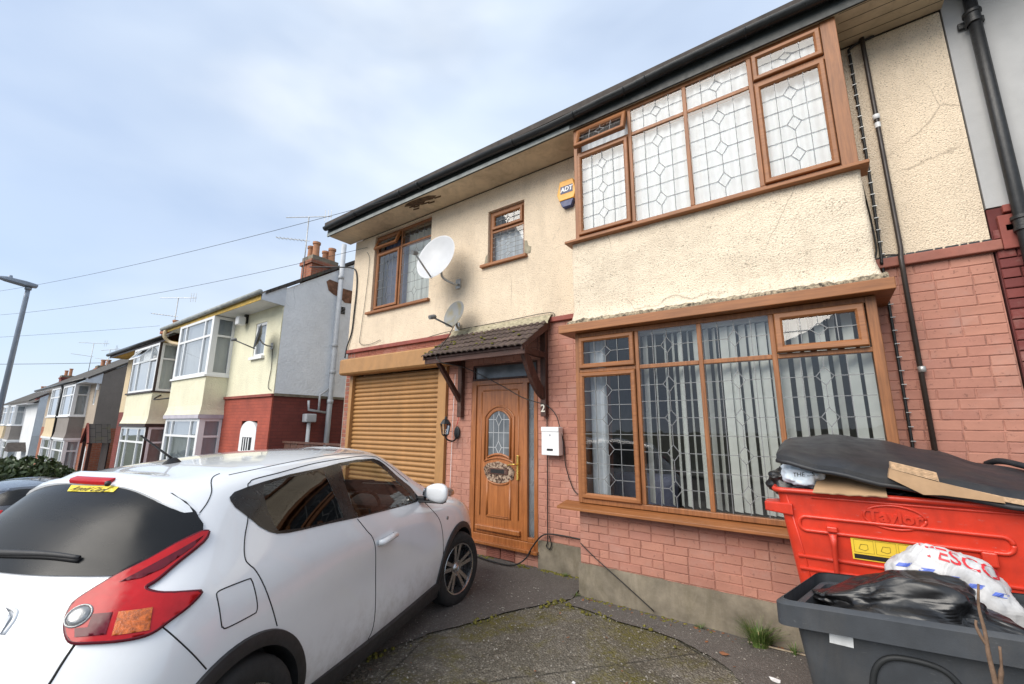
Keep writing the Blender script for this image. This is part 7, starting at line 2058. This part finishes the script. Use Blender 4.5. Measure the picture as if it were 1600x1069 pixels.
    # door furniture and mirrors
    for s in (-1, 1):
        d = Vector((0, -s, 0))
        h0, n0 = sk.hit((-1.40, s * .8, .893), d); h1, n1 = sk.hit((-1.18, s * .8, .905), d)
        m = MB(); m.tube([h0 + n0 * .006, h0 + n0 * .03 + Vector((.02, 0, 0)), h1 + n1 * .032 + Vector((-.02, 0, 0)), h1 + n1 * .006], [.019, .023, .022, .017], 10)
        dh = obj('door_handle', m, 'car_white', t, smooth=True)
        m = MB(); m.lathe([(0, .004), (.05, .004), (.056, -.004)], lambda x, y, h: Vector((-1.28 + x * .9, s * (abs(sk.hit((-1.28 + x, s * .8, .895 + y), d)[0].y) + .0005), .895 + y)), 20)
        obj('handle_cup', m, 'car_white', dh, smooth=True)
        for xx in (-1.372, -1.345):
            m = MB(); m.lathe([(0, .003), (.0075, .003), (.008, 0)], lambda x, y, h: Vector((xx + x, s * (abs(h0.y) + .047 + h), .896 + y)), 8)
            obj('handle_button', m, 'seam_black', dh)
        m = MB()
        NU, NV = 14, 20; c = Vector((-.66, s * .90, 1.135)); vs = []
        for i in range(NU + 1):
            ph = math.pi * i / NU
            for k in range(NV):
                th = 2 * math.pi * k / NV
                X, Y, Z_ = math.sin(ph) * math.cos(th), math.cos(ph), math.sin(ph) * math.sin(th)
                f = lambda v, e: math.copysign(abs(v) ** e, v)
                p = Vector((f(X, .8) * (.085 if X > 0 else .05), Y * .125, f(Z_, .75) * (.082 - .018 * (Y * s * -1))))
                p.x += -.03 * Y * s
                vs.append(c + p)
        m.add(vs, [(i * NV + k, i * NV + (k + 1) % NV, (i + 1) * NV + (k + 1) % NV, (i + 1) * NV + k) for i in range(NU) for k in range(NV)])
        mi = obj('door_mirror', m, 'car_white', t, smooth=True)
        m = MB(); m.box(-.70, -.62, s * .74, s * .99, 1.052, 1.072)
        m.box(-.69, -.63, s * .70, s * .80, 1.05, 1.10)
        obj('mirror_foot', m, 'car_plastic', mi, bevel=.01)
        m = MB(); m.lathe([(0, .108), (.045, .106), (.05, .09)], lambda x, y, h: c + Vector((x, -s * h, y * .9)), 20)
        obj('mirror_glass', m, 'chrome', mi)
        h, n = sk.hit((-.28, s * .8, .852), d)
        m = MB(); m.lathe([(0, .008), (.014, .006), (.018, 0)], lambda x, y, hh: h + Vector((x * 1.3, s * hh, y)), 12)
        obj('side_repeater', m, 'lamp_clear', t, smooth=True)
        # bonnet-top running lamp
        m = MB(); NU, NV = 8, 12; c = Vector((.30, s * .60, 1.0)); vs = []
        for i in range(NU + 1):
            ph = math.pi * i / NU
            for k in range(NV):
                th = 2 * math.pi * k / NV
                vs.append(c + Vector((math.cos(ph) * .16, math.sin(ph) * math.cos(th) * .055 - s * math.cos(ph) * .02, math.sin(ph) * math.sin(th) * .05 - math.cos(ph) * .03)))
        m.add(vs, [(i * NV + k, i * NV + (k + 1) % NV, (i + 1) * NV + (k + 1) % NV, (i + 1) * NV + k) for i in range(NU) for k in range(NV)])
        obj('running_lamp', m, 'lamp_clear', t, smooth=True)
        m = MB(); m.lathe([(0, .03), (.07, .02), (.09, 0), (.09, -.04)], lambda x, y, hh: Vector((.76 + hh, s * .50 + x, .60 + y)), 20)
        obj('headlamp', m, 'lamp_clear', t, smooth=True)
    sk.patch('front_grille', [(.8, -.42, .80), (.8, .42, .80), (.8, .34, .70), (.8, -.34, .70)], Vector((-1, 0, 0)), 'car_plastic', t, .006)
    sk.patch('front_intake', [(.8, -.5, .48), (.8, .5, .48), (.8, .4, .28), (.8, -.4, .28)], Vector((-1, 0, 0)), 'car_plastic', t, .006)
    # wheels
    for s in (-1, 1):
        wheel(t, (0, s * .785, .335), s, R(-15))
        wheel(t, (-2.53, s * .785, .335), s)
    # cabin
    m = MB(); m.box(-2.75, -.30, -.66, .66, .28, .34); m.box(-.62, -.22, -.66, .66, .34, 1.0); m.box(-2.75, -2.6, -.5, .5, .34, 1.05)
    for s in (-1, 1): m.box(-2.6, -.3, s * .70, s * .68, .3, 1.03)
    obj('cabin_lining', m, 'car_cabin', t, bevel=.03)
    m = MB(); m.box(-.80, -.25, -.60, .60, .93, 1.035)
    obj('dashboard', m, 'car_cabin', t, bevel=.05)
    for s in (-1, 1):
        m = MB()
        m.add([(x, s * .36 + y, z) for x, z in ((-1.0, .42), (-1.0, .56), (-1.5, .54), (-1.72, 1.10), (-1.84, 1.08), (-1.62, .40)) for y in (-.25, .25)],
              [(0, 2, 4, 6, 8, 10)[::-1], (1, 3, 5, 7, 9, 11)] + [((2 * i) % 12, (2 * i + 1) % 12, (2 * i + 3) % 12, (2 * i + 2) % 12) for i in range(6)])
        se = obj('seat', m, 'car_cabin', t, bevel=.04)
        m = MB(); m.box(-1.86, -1.77, s * .36 - .13, s * .36 + .13, 1.12, 1.30)
        obj('headrest', m, 'car_cabin', se, bevel=.04)
    m = MB(); m.tube([Vector((-.98 + .07 * math.sin(a), -.36 + .18 * math.cos(a), 1.0 + .18 * math.sin(a) * .9)) for a in [2 * math.pi * k / 24 for k in range(25)]], .014, 8)
    m.box(-.99, -.90, -.42, -.30, .96, 1.02)
    obj('steering_wheel', m, 'car_cabin', t, smooth=True)
    m = MB(); m.tube(smooth_path([(-.10, -.45, 1.095), (-.12, -.15, 1.11), (-.14, .2, 1.11)], 4), .01, 6)
    obj('front_wiper', m, 'seam_black', t)
    return t
t = NT('car_black_glass'); t.color((.010, .011, .013)).rough(t.ramp(t.noise(5, 5, .6, stretch=(1, .3, 1)), [(.3, .16), (.7, .34)])).set(Specular_IOR_Level=.22)
build_car()
def other_car(name, label, loc, rot, paint, sx=1.0, sz=1.0):
    """another parked car: body, glazing, lamps, wheels"""
    t = thing(name, label, 'car', loc, rot)
    me = car_mesh(3, lambda x, y, z: (x * sx, y, z * sz if z < 1.0 else sz + (z - 1.0) * .92))
    sk = Skin(me)
    bm = bmesh.new(); bm.from_mesh(me); cut(bm, lambda c, n: any((c.x - cx * sx) ** 2 + (c.z - .335) ** 2 < .39 ** 2 and abs(c.y) > .45 for cx in (0, -2.53))); bm.to_mesh(me); bm.free()
    me.materials.append(M[paint]); obj('body', me, None, t)
    S = lambda l: [(x * sx, y, z * sz if z < 1.0 else sz + (z - 1.0) * .92) for x, y, z in l]
    sk.patch('side_window', S(DLO), RIGHT, 'car_black_glass', t, .005, mirror=True)
    sk.patch('windscreen', S(SCREEN), DOWN, 'car_black_glass', t, .005)
    full = REARG + [(x, -y, z) for x, y, z in reversed(REARG[1:-1])]
    sk.patch('rear_window', S(full), FWD, 'car_black_glass', t, .005)
    for s in (-1, 1):
        sk.patch('tail_lamp', S([(-3.0, s * .50, 1.02), (-2.9, s * .74, 1.02), (-2.95, s * .74, .84), (-3.05, s * .55, .84)]), FWD, 'lamp_red', t, .008)
        for cx in (0, -2.53): wheel(t, (cx * sx, s * .785, .335), s)
    sk.seam('door_gap', S(SEAM_B), RIGHT, 'seam_black', t); sk.seam('door_gap', S(SEAM_A), RIGHT, 'seam_black', t)
    return t
other_car('parked_car', 'dark navy car parked beyond the white crossover, below the hedge', (-17.0, -2.85, -1.08), R(180), 'car_navy')
